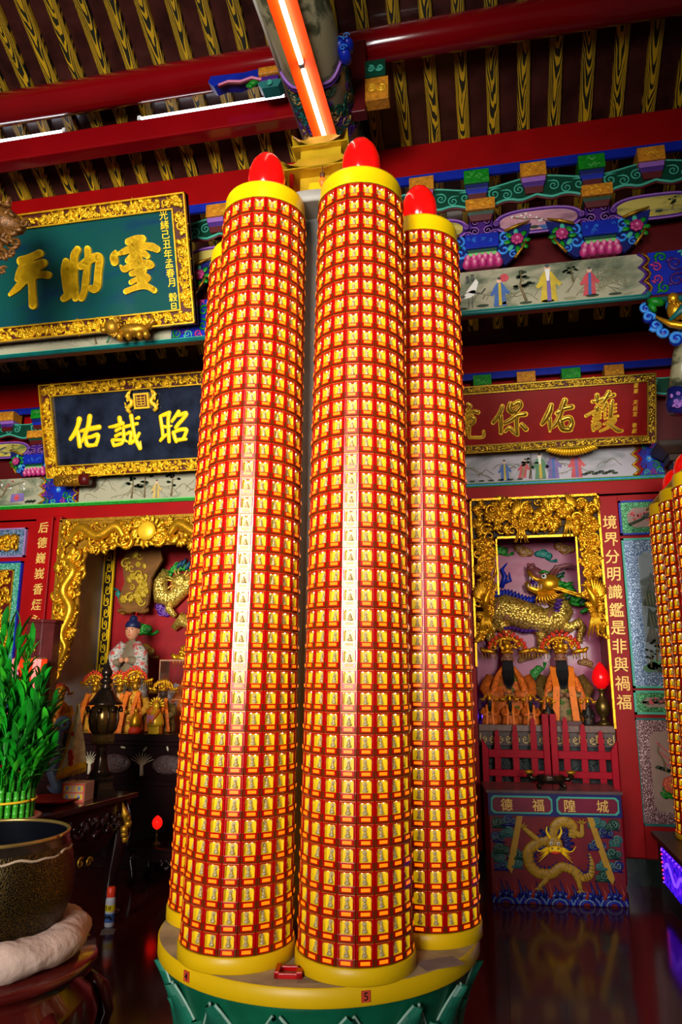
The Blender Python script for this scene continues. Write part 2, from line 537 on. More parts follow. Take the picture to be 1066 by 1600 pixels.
STROKES = {'G': {'平': [[(-264,666,39),(-174,684,33),(-77,710,33)],[(-228,576,52),(-142,599,49),(-50,630,33)],[(-252,633,26),(-291,573,28),(-313,521,26)],[(-401,397,16),(-321,448,31),(-252,501,36),(-191,531,46),(-108,536,31),(-21,525,33)],[(-176,662,41),(-183,599,46),(-181,485,36),(-186,394,34),(-191,289,39)],[(-256,561,31),(-224,521,39)]],'助': [[(161,616,31),(149,546,43),(145,446,38),(150,365,36)],[(105,313,29),(144,333,36),(198,368,36),(228,397,27)],[(279,703,31),(244,655,36),(232,577,33),(223,478,31),(221,378,29),(216,306,29)],[(162,544,29),(225,538,29)],[(160,400,22),(212,419,22)],[(296,566,33),(367,602,35),(458,628,33),(472,591,35),(449,495,33),(430,397,35),(404,364,33),(374,371,29)],[(372,697,29),(369,622,31),(345,525,29),(328,447,31),(305,358,29),(272,301,29)]],'靈': [[(746,715,28),(814,726,33),(876,724,33)],[(811,689,46),(800,635,46),(815,573,46),(824,502,43),(832,431,38),(831,362,36)],[(625,649,13),(606,609,34),(607,567,34)],[(649,628,15),(713,644,28),(782,660,31),(871,669,28),(956,650,33),(1000,627,28)],[(726,564,23),(771,596,28)],[(861,623,28),(908,581,23)],[(660,529,10),(688,498,26),(742,515,28),(811,531,31)],[(862,526,31),(923,520,28),(942,499,18),(900,494,20)],[(752,454,23),(804,462,26),(866,465,23)],[(740,385,21),(799,407,20),(868,423,23),(897,406,23),(879,385,20)],[(686,315,23),(750,332,23),(835,347,28),(895,332,25),(943,299,25)]]},'B': {'佑': [[(-729,601,33),(-753,534,27),(-801,456,27),(-852,402,22)],[(-759,477,22),(-754,387,27),(-751,322,27)],[(-606,622,31),(-633,526,29),(-677,440,25),(-720,369,18)],[(-718,479,20),(-627,493,27),(-510,506,29)],[(-671,407,20),(-608,411,22),(-535,427,27),(-540,374,22),(-562,335,24)],[(-676,399,22),(-665,333,27),(-617,322,22),(-562,327,22)]],'誠': [[(-273,583,28),(-269,535,26)],[(-396,499,15),(-324,506,22),(-239,529,22)],[(-324,458,20),(-270,479,17)],[(-334,402,20),(-275,423,20)],[(-382,357,15),(-360,307,22)],[(-373,364,18),(-302,360,20),(-259,357,17),(-271,322,20),(-351,306,20)],[(-234,488,20),(-149,503,20),(-79,514,19)],[(-238,485,17),(-242,396,22),(-237,356,17),(-208,338,13)],[(-219,411,17),(-164,432,20),(-165,376,20),(-183,320,20)],[(-141,598,26),(-130,478,22),(-117,373,22),(-85,290,24),(-67,253,19),(-60,329,9)],[(-66,413,19),(-110,356,22),(-166,319,20)],[(-91,567,13),(-60,573,22)]],'昭': [[(181,564,21),(186,496,21),(191,427,20),(191,368,20)],[(179,574,16),(230,586,24),(284,601,23)],[(278,597,26),(262,520,21),(259,423,21),(255,310,22)],[(194,471,18),(246,458,18),(299,469,10)],[(161,326,18),(201,363,21),(240,385,16)],[(384,604,23),(337,549,21),(303,512,18)],[(375,566,18),(465,584,26),(430,533,23),(374,483,23),(339,447,21)],[(304,395,18),(374,420,22),(452,420,23),(438,372,21),(414,335,21)],[(309,400,21),(321,345,23),(333,306,21)],[(329,316,21),(392,322,21),(444,323,16)]]},'R': {'境': [[(-634,463,13),(-609,441,13),(-644,410,12)],[(-652,371,13),(-598,394,13),(-545,380,17)],[(-660,337,12),(-599,357,12)],[(-655,310,12),(-594,333,15),(-582,298,15),(-623,267,15)],[(-656,283,10),(-602,300,10)],[(-651,249,13),(-631,254,13),(-635,160,12),(-609,148,12),(-509,148,13),(-500,199,12)],[(-651,242,13),(-675,176,10)],[(-770,426,13),(-787,224,13)],[(-821,341,13),(-726,355,13)],[(-835,213,13),(-732,241,13)]],'保': [[(-320,421,16),(-349,350,18),(-411,274,15)],[(-340,329,18),(-339,249,18),(-342,175,15)],[(-247,436,19),(-256,390,23),(-231,355,19)],[(-228,421,19),(-169,450,19),(-157,410,19),(-205,360,19)],[(-306,260,16),(-246,290,20),(-193,326,19),(-115,334,19)],[(-193,333,19),(-198,260,18),(-195,152,16)],[(-302,186,13),(-262,217,16),(-224,174,16),(-192,146,13)],[(-150,237,19),(-113,194,19)]],'佑2': [[(118,400,18),(101,344,24),(67,280,24),(33,233,16)],[(99,278,18),(101,212,16),(100,162,10)],[(238,433,22),(213,369,22),(187,289,20),(145,217,18),(113,194,12)],[(164,323,16),(228,360,20),(300,371,20)],[(202,255,20),(274,274,20),(297,224,20),(280,183,24)],[(194,247,24),(216,179,24),(280,167,20)]],'護': [[(520,461,17),(523,396,16)],[(481,407,14),(559,426,14),(667,454,15)],[(621,478,19),(590,424,19),(554,378,12)],[(519,348,19),(519,323,16)],[(420,281,12),(479,310,12),(550,337,12)],[(487,285,9),(549,301,9)],[(486,256,9),(549,276,9)],[(478,228,10),(545,252,10)],[(478,195,12),(485,146,12)],[(478,195,10),(533,208,12),(536,175,12),(493,153,10)],[(597,383,15),(565,320,12)],[(589,359,11),(584,246,9)],[(651,403,14),(636,364,15)],[(643,363,17),(634,258,16)],[(620,353,9),(682,369,8)],[(620,320,9),(682,336,8)],[(619,288,9),(681,304,8)],[(611,248,10),(696,262,10)],[(579,197,10),(634,222,11),(677,231,11),(649,192,12),(594,155,11),(543,134,9)],[(595,204,10),(649,168,14),(695,132,17),(730,126,12)]]}}
# ================================================================ the hall: floor, wall, roof
def floor_mat():
    m, nt, b = base_mat('polished_red_granite')
    L = nt.links.new
    v = coords(nt)
    n = nd(nt, 'ShaderNodeTexNoise')
    n.inputs['Scale'].default_value = 45
    n.inputs['Detail'].default_value = 6
    L(v, n.inputs['Vector'])
    r = ramp(nt, [(.3, lin('#260a09')), (.55, lin('#481614')), (.75, lin('#5a221c'))])
    L(n.outputs['Fac'], r.inputs[0])
    br = nd(nt, 'ShaderNodeTexBrick')
    br.offset = 0
    br.inputs['Scale'].default_value = 1
    br.inputs['Brick Width'].default_value = .9
    br.inputs['Row Height'].default_value = .9
    br.inputs['Mortar Size'].default_value = .004
    L(v, br.inputs['Vector'])
    mx = nd(nt, 'ShaderNodeMix', data_type='RGBA')
    L(br.outputs['Fac'], mx.inputs['Factor'])
    L(r.outputs[0], mx.inputs['A'])
    mx.inputs['B'].default_value = lin('#160505')
    L(mx.outputs['Result'], b.inputs['Base Color'])
    b.inputs['Roughness'].default_value = .13
    n2 = nd(nt, 'ShaderNodeTexNoise')
    n2.inputs['Scale'].default_value = 7
    L(v, n2.inputs['Vector'])
    bp = nd(nt, 'ShaderNodeBump')
    bp.inputs['Strength'].default_value = .02
    L(n2.outputs['Fac'], bp.inputs['Height'])
    L(bp.outputs['Normal'], b.inputs['Normal'])
    return m

struct(M().box(-8, 5, -4, 8.2, -.1, 0).build('floor', floor_mat()))
WY = 6.95
w = M()
w.box(-8, -4.45, WY, 7.95, 0, 3.34)
w.box(-2.45, -.17, WY, 7.95, 0, 3.34)
w.box(1.0, 5, WY, 7.95, 0, 3.34)
w.box(-8, 5, WY, 7.95, 3.32, 3.47)
w.box(-4.45, -2.45, 7.05, 7.95, 0, 1.08)
w.box(-.17, 1.0, 7.08, 7.95, 0, 1.06)
w.box(-8, 5, 7.12, 7.95, 3.47, 4.98)
struct(w.build('wall_back', RED))
# niche linings
w = M()
w.box(-4.45, -2.45, 7.8, 7.9, 1.08, 3.3)
struct(w.build('wall_left_niche', mat('niche_red_board', '#86080f', .4, var=.2, scale=6)))
w = M()
w.box(-.17, 1.0, 7.5, 7.6, 1.06, 3.3)
struct(w.build('wall_right_niche', mat('niche_plum_enamel', '#8a1c4c', .36, var=.3, scale=3, bump=.35, bscale=7, coat=.08)))
w = M()
w.box(-8, -2.45, 6.92, WY, 0, .21)
w.box(-.4, 5, 6.92, WY, 0, .21)
struct(w.build('baseboard_back', speckle_mat('green_granite', '#141a16', '#222c26', '#3a463e', 60, .12, .2)))
# grey plastered reveal and gold fret border inside the left niche
GREYW = mat('grey_plaster', '#b8aca6', .6, var=.2, scale=4)
w = M()
w.box(-4.95, -4.38, 7.74, 7.8, 1.08, 3.3)
w.box(-4.45, -4.43, 7.0, 7.8, 1.08, 3.3)
struct(w.build('wall_niche_reveal', GREYW))

def fret(m, x0, x1, z0, z1, y, n, mi, th=.012, vertical=True):
    """a band of meander fret as raised bars"""
    for i in range(n):
        if vertical:
            za, zb = z0 + (z1 - z0) * i / n, z0 + (z1 - z0) * (i + 1) / n
            W, H = x1 - x0, zb - za
            xa = x0
        else:
            xa = x0 + (x1 - x0) * i / n
            W, H = (x1 - x0) / n, z1 - z0
            za = z0
        f = -1 if i % 2 else 1
        def bar(u0, u1, v0, v1):
            if f < 0:
                u0, u1 = 1 - u1, 1 - u0
            m.box(xa + W * u0, xa + W * u1, y - .006, y, za + H * v0, za + H * v1, mi)
        t = th / W
        s = th / H
        bar(.0, .82, .0, s)
        bar(.82 - t, .82, .0, .72)
        bar(.3, .82, .72 - s, .72)
        bar(.3, .3 + t, .32, .72)
        bar(.3, .6, .32, .32 + s)
        bar(.0, t, .0, 1.)
w = M()
w.box(-4.4, -4.28, 7.72, 7.74, 1.1, 3.28, 0)
w.box(-4.405, -4.39, 7.71, 7.74, 1.1, 3.28, 1)
w.box(-4.29, -4.275, 7.71, 7.74, 1.1, 3.28, 1)
fret(w, -4.375, -4.3, 1.15, 3.25, 7.72, 16, 1)
struct(w.build('trim_1', [mat('fret_dark_ground', '#241608', .5), GOLD_Y]))

# roof: two board slopes, meeting above the photographer
def roof_z(y):
    return 9.5 - .63 * y
w = M()
w.hexa([(-8, 2, roof_z(2) + .06), (5, 2, roof_z(2) + .06), (5, 8.2, roof_z(8.2) + .06), (-8, 8.2, roof_z(8.2) + .06)],
       [(-8, 2, roof_z(2) + .12), (5, 2, roof_z(2) + .12), (5, 8.2, roof_z(8.2) + .12), (-8, 8.2, roof_z(8.2) + .12)])
w.hexa([(-8, -3, 6.1), (5, -3, 6.1), (5, 2, roof_z(2) + .06), (-8, 2, roof_z(2) + .06)],
       [(-8, -3, 6.2), (5, -3, 6.2), (5, 2, roof_z(2) + .14), (-8, 2, roof_z(2) + .14)])
struct(w.build('ceiling', mat('varnished_boards', '#3a1a16', .3, var=.5, scale=5, bump=.5, bscale=9, coat=.3)))

GRAIN = grain_mat('painted_grain', '#c2960e', '#1c1c0a')
raf = M()
y0, y1 = 2.05, 6.98
raf.hexa([(-.05, y0, roof_z(y0)), (.05, y0, roof_z(y0)), (.05, y1, roof_z(y1)), (-.05, y1, roof_z(y1))],
         [(-.05, y0, roof_z(y0) + .058), (.05, y0, roof_z(y0) + .058), (.05, y1, roof_z(y1) + .058), (-.05, y1, roof_z(y1) + .058)])
rx = [1.87 - .242 * i for i in range(31)]
r0 = None
for i, x in enumerate(rx):
    if r0 is None:
        r0 = o = raf.build('rafter', GRAIN, None, (x, 0, 0), bevel=.006)
    else:
        o = r0.copy()
        C.objects.link(o)
        o.location = (x, 0, 0)
    tag(o, 'yellow wood-grained roof rafter, %s from the right end of the row' % ORD[i], 'rafter', 'yellow-grained rafters under the roof')

# round purlin
t = thing('round_purlin', 'long round glossy red purlin under the upper rafters', 'beam', (0, 4.65, 6.39))
PURL = mat('glossy_red_lacquer', '#7c060c', .16, var=.1, scale=2, coat=.4)
M().tube([(-7.5, 0, 0), (-1.4, 0, 0), (-.8, 0, 0), (4.5, 0, 0)], .128, 24).build('log', PURL, t)
# flat beam with fluorescent battens (left bay)
t = thing('flat_beam', 'flat red lacquered beam under the rafters left of the painted tie beam', 'beam', (0, 4.82, 6.03))
M().box(-7.5, -1.2, 0, .14, 0, .2).build('plank', PURL, t, bevel=.012)
TUBE = mat('lit_tube', '#ffffff', .4, var=0, emit='#f6f4ff', es=4.5)
BATT = mat('white_batten', '#d8d8d8', .4, var=.03)
for nm, xa, xb in (('left', -4.75, -3.42), ('right', -2.75, -1.44)):
    t = thing('fluorescent_light', 'white fluorescent tube on the flat red beam, %s' % ('cut by the left edge' if nm == 'left' else 'ending at the painted tie beam'), 'light', ((xa + xb) / 2, 4.86, 6.23), group='tubes on the flat red beam')
    h = (xb - xa) / 2
    M().box(-h, h, 0, .05, 0, .025).build('batten', BATT, t)
    M().tube([(-h + .03, -.012, .03), (h - .03, -.012, .03)], .014, 10).build('tube', TUBE, t)
    for q in (-1, 1):
        M().box(q * (h - .015) - .014, q * (h - .015) + .014, -.03, .02, .012, .05).build('lamp_holder', BATT, t)

t = thing('fluorescent_light', 'fluorescent tube behind the front painted beam, its end showing right of the tower', 'light', (-1.4, 5.82, 4.72))
M().box(-1.35, 1.3, 0, .05, -.03, 0).build('batten', BATT, t)
M().tube([(-1.32, .0, .02), (1.27, .0, .02)], .014, 10).build('tube', mat('lit_hidden_tube', '#ffffff', .4, var=0, emit='#fff4e4', es=9.), t)
for q in (-1.33, 1.28):
    M().box(q - .014, q + .014, -.02, .03, 0, .045).build('lamp_holder', BATT, t)
for q in (-1.0, 1.0):
    M().tube([(q, .02, 0), (q, .02, 1.08)], .006, 6).build('hanger_rod', GREY, t)

# ---------------------------------------------------------------- painted tie beam over the tower
TB = (-1.06, 0, 5.82)
t = thing('painted_tie_beam', 'thick round beam painted with pine trees, running over the candle tower', 'beam', TB)
PINE = wash_mat('pine_painting', '#8f8a68', '#23291c', '#50523a', 2.2, .35)
M().tube([(0, 2.5, 0), (0, 4.1, 0), (0, 5.35, 0)], .22, 28).build('log', PINE, t)
rng = random.Random(5)
sc_m = M()
for i in range(120):   # scrolled clouds painted round the beam's end
    a = rng.uniform(-2.9, .3)
    yy = rng.uniform(4.15, 5.2)
    r = rng.uniform(.03, .06)
    mi = rng.choice([0, 1, 2, 3])
    pts, rs = [], []
    for k in range(15):
        u = k / 14
        rr = r * (1 - .85 * u)
        th = u * 9 * rng.choice([1, 1])
        aa = a + rr * math.cos(th) / .22
        pts.append((.222 * math.cos(aa), yy + rr * math.sin(th), .222 * math.sin(aa)))
        rs.append(.009 * (1 - .4 * u))
    sc_m.tube(pts, rs, 5, mi)
sc_m.build('scroll_band', [GREEN_D, mat('scroll_ochre', '#a07a42', .4), PURPLE, TEAL], t)
b_ = M()
for yy in (4.1, 4.13):
    b_.tube([(.226 * math.cos(a), yy + .02 * math.sin(5 * a), .226 * math.sin(a)) for a in [k * 2 * PI / 40 for k in range(41)]], .011, 6, 0 if yy < 4.12 else 1)
b_.build('painted_ring', [LILAC, PURPLE], t)
kn = M()
for dx, dz, s in ((0, 0, 1), (.05, .03, .7), (.03, -.06, .75), (-.03, .07, .7)):
    kn.ell((.22 + dx, 4.05, -.02 + dz), (.055 * s, .09 * s, .055 * s), 0, 12, 8)
    kn.spiral(.22 + dx, -.02 + dz, 3.97, .035 * s, 1.4, mi=1, th=.14)
kn.build('blue_knob', [BLUE, BLUE_L], t)['label'] = 'blue carved cloud knob with white dots'
t = thing('beam_tube_light', 'fluorescent tubes in an orange trough under the painted tie beam', 'light', (-1.06, 0, 5.54))
TR = mat('orange_trough', '#ff5204', .45, var=.03)
tr = M()
tr.box(-.02, .02, 2.55, 4.78, .028, .06)
tr.hexa([(-.088, 2.55, .022), (-.02, 2.55, .03), (-.02, 4.78, .03), (-.088, 4.78, .022)], [(-.088, 2.55, .03), (-.02, 2.55, .05), (-.02, 4.78, .05), (-.088, 4.78, .03)])
tr.hexa([(.02, 2.55, .03), (.088, 2.55, .022), (.088, 4.78, .022), (.02, 4.78, .03)], [(.02, 2.55, .05), (.088, 2.55, .03), (.088, 4.78, .03), (.02, 4.78, .05)])
tr.build('trough', TR, t)
TUBE2 = mat('lit_warm_tube', '#ffffff', .4, var=0, emit='#fff0dc', es=8.)
for a, b in ((2.6, 3.84), (3.9, 4.74)):
    M().tube([(0, a, .006), (0, b, .006)], .016, 10).build('tube', TUBE2, t)
    M().box(-.016, .016, b, b + .03, -.012, .03).build('lamp_holder', GREY, t)
M().tube([(-.215, 2.5, .2), (-.215, 4.8, .2)], .011, 8).build('cable_conduit', WHITE, thing('cable_pipe', 'thin white cable pipe along the left side of the painted tie beam', 'pipe', (-1.06, 0, 5.54)))

# strut and bracket blocks right of the tie beam, under the purlin
t = thing('bracket_strut', 'maroon plank strut with painted bracket blocks right of the tie beam', 'bracket', (-.8, 4.5, 5.7))
M().box(-.06, .05, .0, .1, 0, .62).build('plank', RED_D, t, bevel=.008)

def scroll_face(m, x0, x1, z0, z1, y, mi, n=2, th=.008, r=.34):
    w_, h_ = (x1 - x0), (z1 - z0)
    for i in range(n):
        cx = x0 + w_ * (i + .5) / n
        q = min(w_ / n, h_) * r * 1.25
        m.spiral(cx, (z0 + z1) / 2, y, q, 1.5, PI * .5 + i * 2.2, 1 if i % 2 else -1, th / q, mi, 16, 4, q * .5)
bl = M()
bl.box(.05, .22, -.02, .08, .06, .25, 0)
scroll_face(bl, .06, .21, .08, .24, -.022, 1, 2)
bl.build('orange_block', [ORANGE_P, GOLD_B], t, bevel=.015)
bl = M()
bl.box(.05, .2, -.02, .08, .26, .4, 0)
scroll_face(bl, .06, .19, .27, .39, -.022, 1, 2)
bl.build('green_block', [GREEN_D, TEAL_L], t, bevel=.015)
bl = M()
bl.box(-.16, -.07, .0, .09, .02, .12, 0)
bl.box(-.18, -.07, .0, .09, .12, .2, 1)
bl.box(-.16, -.07, .0, .09, .2, .3, 2)
bl.build('stepped_block', [GREEN, NAVY, BLUE], t, bevel=.01)
# cloud arm left of the tie beam
t = thing('cloud_bracket', 'blue cloud-shaped bracket arm under the purlin left of the tie beam', 'bracket', (-1.72, 4.6, 6.08))
a_ = M()
a_.prism([(-.27, .2), (-.29, .15), (-.24, .1), (-.16, .12), (-.05, .1), (.05, .13), (.3, .11), (.46, .12), (.46, .19), (.2, .2), (0, .185)], -.04, .06, 0)
a_.tube([(-.2, -.045, .1), (-.12, -.045, .12), (-.02, -.045, .1), (.07, -.045, .12), (.14, -.045, .09), (.2, -.045, .1)], .012, 6, 1)
a_.tube([(-.2, -.045, .08), (-.12, -.045, .1), (-.02, -.045, .08), (.07, -.045, .1), (.14, -.045, .07), (.2, -.045, .08)], .009, 6, 2)
a_.build('arm', [BLUE, PINK_L, RED_D], t)
b2 = M()
b2.taper(.22, 0, .0, .13, .1, .05, .2, .13, 0)
scroll_face(b2, .14, .3, .0, .05, -.07, 1, 1)
b2.build('teal_block', [TEAL, TEAL_L], t, bevel=.008)
b2 = M()
b2.box(.15, .29, -.06, .06, .055, .1, 0)
b2.build('purple_block', PURPLE, t, bevel=.008)
b2 = M()
b2.box(.13, .31, -.08, .07, .1, .17, 0)
b2.build('ochre_block', ORANGE_P, t, bevel=.012)
lf = M()
lf.leaf(.09, .05, -.06, .1, .05, .1, 0)
lf.leaf(.06, .03, -.06, .07, .035, -.5, 0)
lf.build('carved_leaf', GREEN, t)
# ================================================================ painted entablatures (front one over the tower, rear one on the wall)
PAPER = wash_mat('landscape_board', '#99947a', '#46503c', '#74785f', 1.5, .4)
PAPER_P = wash_mat('pink_picture_board', '#b98590', '#7a5560', '#a57884', 2., .4)
PAPER_Y = wash_mat('yellow_picture_board', '#b3a24e', '#4d5a2a', '#94883e', 2.2, .4)
PAL = [BLUE, BLUE_L, GREEN, PURPLE, PINK, TEAL_L, LILAC, WHITE, GOLD_Y, INK]   # arabesque palette

def arabesque(x0, x1, z0, z1, y, seed, name, parent):
    """painted scrolling leaves on a blue ground, as slightly raised strokes"""
    rg = random.Random(seed)
    m = M()
    m.box(x0, x1, y, y + .02, z0, z1, 0)
    w_, h_ = x1 - x0, z1 - z0
    cx, cz = (x0 + x1) / 2, (z0 + z1) / 2
    m.flower(cx, cz, y - .004, h_ * .11, 6, 1, 8)
    k = 0
    for sx in (-1, 1):
        for sz in (-1, 1):
            for u, v, r in ((.22, .2, .15), (.36, .36, .12), (.12, .4, .1), (.42, .14, .1)):
                k += 1
                mi = [4, 3, 2, 5][(k + (sx > 0)) % 4]
                px, pz, q = cx + sx * u * w_, cz + sz * v * h_, r * min(h_, w_)
                m.spiral(px, pz, y - .002, q, 1.3, rg.uniform(0, 6), sx * sz, .24, mi, 14, 4, q)
                m.leaf(px + sx * q * .8, pz + sz * q * .6, y - .002, q * 1.3, q * .5, rg.uniform(0, 3), mi)
    return m.build(name, PAL_AR, parent)
PAL_AR = [BLUE, BLUE_L, GREEN, PURPLE, PINK, TEAL_L, LILAC, WHITE, GOLD_Y, INK]

def wavy_edge(xa, z0, z1, amp, sgn):
    pts = []
    for k in range(13):
        u = k / 12
        pts.append((xa + sgn * amp * abs(math.sin(u * PI * 3)), z0 + (z1 - z0) * u))
    return pts

def figure(m, x, z, h, y, robe, sash, skin=5, hair=6, lean=0., beard=None, staff=False):
    """a robed figure painted flat on the board"""
    L = lambda u, v: (x + h * (u + lean * v), z + h * v)
    m.prism([L(-.2, 0), L(.2, 0), L(.17, .4), L(.2, .62), L(.08, .8), L(-.08, .8), L(-.2, .62), L(-.15, .4)], y - .002, y, robe)
    m.prism([L(-.04, .02), L(.06, .02), L(.05, .78), L(-.03, .78)], y - .003, y, sash)
    m.prism([L(.14, .66), L(.32, .46), L(.26, .38), L(.1, .52)], y - .003, y, robe)
    m.prism([L(-.14, .66), L(-.3, .42), L(-.22, .36), L(-.08, .52)], y - .003, y, robe)
    c = L(0, .88)
    m.disc(c[0], c[1], h * .075, h * .09, y - .003, y, skin, 10)
    c = L(0, .95)
    m.disc(c[0], c[1], h * .06, h * .05, y - .004, y, hair, 8)
    if beard is not None:
        m.prism([L(-.06, .86), L(.06, .86), L(.03, .55), L(-.03, .55)], y - .0045, y, beard)
    if staff:
        m.tube([(L(-.32, 0)[0], y - .002, z), (L(-.3, 1.05)[0], y - .002, z + h * 1.05)], h * .014, 5, hair)
FIG_M = [TAN, mat('figure_yellow', '#b9a02e', .5), mat('figure_blue', '#3b5f9a', .5), mat('figure_green', '#4a7a55', .5), mat('figure_red', '#b5444a', .5),
         mat('figure_skin', '#cfa98a', .5), INK, mat('figure_violet', '#6d5a92', .5), WHITE, mat('pine_bark', '#6b5c3c', .6), mat('pine_needles', '#2c3a26', .6), mat('hill_ink', '#7e7a5c', .6)]

def hills(m, x0, x1, z0, h, y, n, seed, mi=11):
    rg = random.Random(seed)
    for i in range(n):
        cx = rg.uniform(x0, x1)
        w_ = rg.uniform(.08, .2)
        hh = rg.uniform(.2, .6) * h
        zz = z0 + rg.uniform(.05, .5) * h
        pts = [(max(x0, min(x1, cx - w_ + 2 * w_ * u)), min(z0 + h * .97, zz + hh * (1 - abs(2 * u - 1) ** 1.6) * (.75 + .25 * math.sin(9 * u + i)))) for u in [k / 10 for k in range(11)]]
        m.tube([(px, y, pz) for px, pz in pts], .0032, 4, mi)
        for k in range(3):
            px, pz = pts[rg.randrange(2, 8)]
            m.tube([(px, y, pz), (max(x0, px - .02), y, pz - .3 * hh)], .0022, 4, mi)

def tree(m, x, z, h, y, seed, mb=9, ml=10, lean=.2):
    rg = random.Random(seed)
    m.tube([(x, y, z), (x + lean * h * .3, y, z + h * .5), (x + lean * h * .2, y, z + h)], [h * .05, h * .035, h * .02], 5, mb)
    for i in range(7):
        u = rg.uniform(.45, 1.)
        px, pz = x + lean * h * .25 + rg.uniform(-.3, .3) * h, z + h * u
        m.tube([(x + lean * h * .25, y, z + h * u * .95), (px, y, pz)], h * .012, 4, mb)
        for k in range(3):
            m.disc(px + rg.uniform(-.06, .06) * h, pz + rg.uniform(-.04, .04) * h, h * .08, h * .045, y - .003, y, ml, 8)

def cloud_board(Y, z0, s, x0, x1, per, ph, label, seed):
    """the long green board with a cloud-cut lower edge and scrolls"""
    t = thing('cloud_board', label, 'carved board', (0, Y, z0))
    m = M()
    n = int((x1 - x0) / per * 24)
    top, bot = [], []
    for i in range(n + 1):
        x = x0 + (x1 - x0) * i / n
        u = (((x - ph) / per) % 1.0)          # 0 at a bracket stack, .5 midway
        d = abs(u - .5) * 2                   # 1 at stack, 0 midway
        bz = .955 + (.06 * max(0, 1 - d * 3.2)) - .03 * math.cos(d * PI * 2.0) * (1 if d > .3 else .4)
        tz = 1.135 + .03 * math.cos(d * PI)
        bot.append((x, bz * s))
        top.append((x, tz * s))
    for i in range(n):
        m.prism([bot[i], bot[i + 1], top[i + 1], top[i]], -.02, .02, 0)
    m.tube([(x, -.021, z) for x, z in bot], .012 * s, 5, 1)
    m.tube([(x, -.021, z - .022 * s) for x, z in bot], .01 * s, 5, 2)
    m.tube([(x, -.021, z) for x, z in top], .008 * s, 5, 1)
    k = 0
    x = ph + per * math.floor((x0 - ph) / per)
    while x < x1:
        for u, dz, r, sg in ((.13, 1.05, .05, 1), (.24, 1.03, .045, -1), (.35, 1.065, .045, 1), (.65, 1.065, .045, -1), (.76, 1.03, .045, 1), (.87, 1.05, .05, -1)):
            cx = x + per * u
            if x0 + .03 < cx < x1 - .03:
                m.spiral(cx, dz * s, -.021, r * s, 1.5, PI / 2, sg, .15, 1, 18, 5, r * s)
        for u in (.5, .08, .92, .42):
            cx = x + per * u
            if x0 < cx < x1:
                m.disc(cx, 1.08 * s, .009 * s, .009 * s, -.024, -.018, 1, 8)
        x += per
    m.build('board', [GREEN_D, TEAL_L, RED_D], t)

def BACKSET(Y):
    return 1. if Y < 6 else .7

def cap_block(x, Y, z0, s, colour, label, group):
    """a small capital: painted block on a stepped, tapering foot"""
    t = thing('capital_block', label, 'painted block', (x, Y, z0 + (1.09 - .085 * BACKSET(Y)) * s), group=group)
    g = colour == 'green'
    m = M()
    m.taper(0, .0, .0, .13 * s, .12 * s, .05 * s, .15 * s, .14 * s, 0)
    m.build('foot', RED_D, t)
    m = M()
    m.taper(0, .0, .05 * s, .155 * s, .145 * s, .09 * s, .18 * s, .16 * s, 0)
    m.build('band', BLUE if g else PURPLE, t, bevel=.004)
    m = M()
    m.taper(0, .0, .09 * s, .18 * s, .16 * s, .13 * s, .19 * s, .17 * s, 0)
    m.build('band', NAVY if g else LILAC, t, bevel=.004)
    m = M()
    m.box(-.1 * s, .1 * s, -.1 * s, .08 * s, .13 * s, .25 * s, 0)
    rg = random.Random(int(x * 100) + (7 if g else 0))
    for i in range(5):
        xa, za = rg.uniform(-.08, .06) * s, rg.uniform(.15, .23) * s
        pts = [(max(-.095 * s, min(.095 * s, xa + .012 * s * k)), -.102 * s, max(.135 * s, min(.245 * s, za + .014 * s * math.sin(k * 1.7 + i)))) for k in range(5)]
        m.tube(pts, .003 * s, 4, 1)
    m.build('block', [GREEN if g else ORANGE_P, GREEN_P if g else GOLD_B], t, bevel=.014 * s)

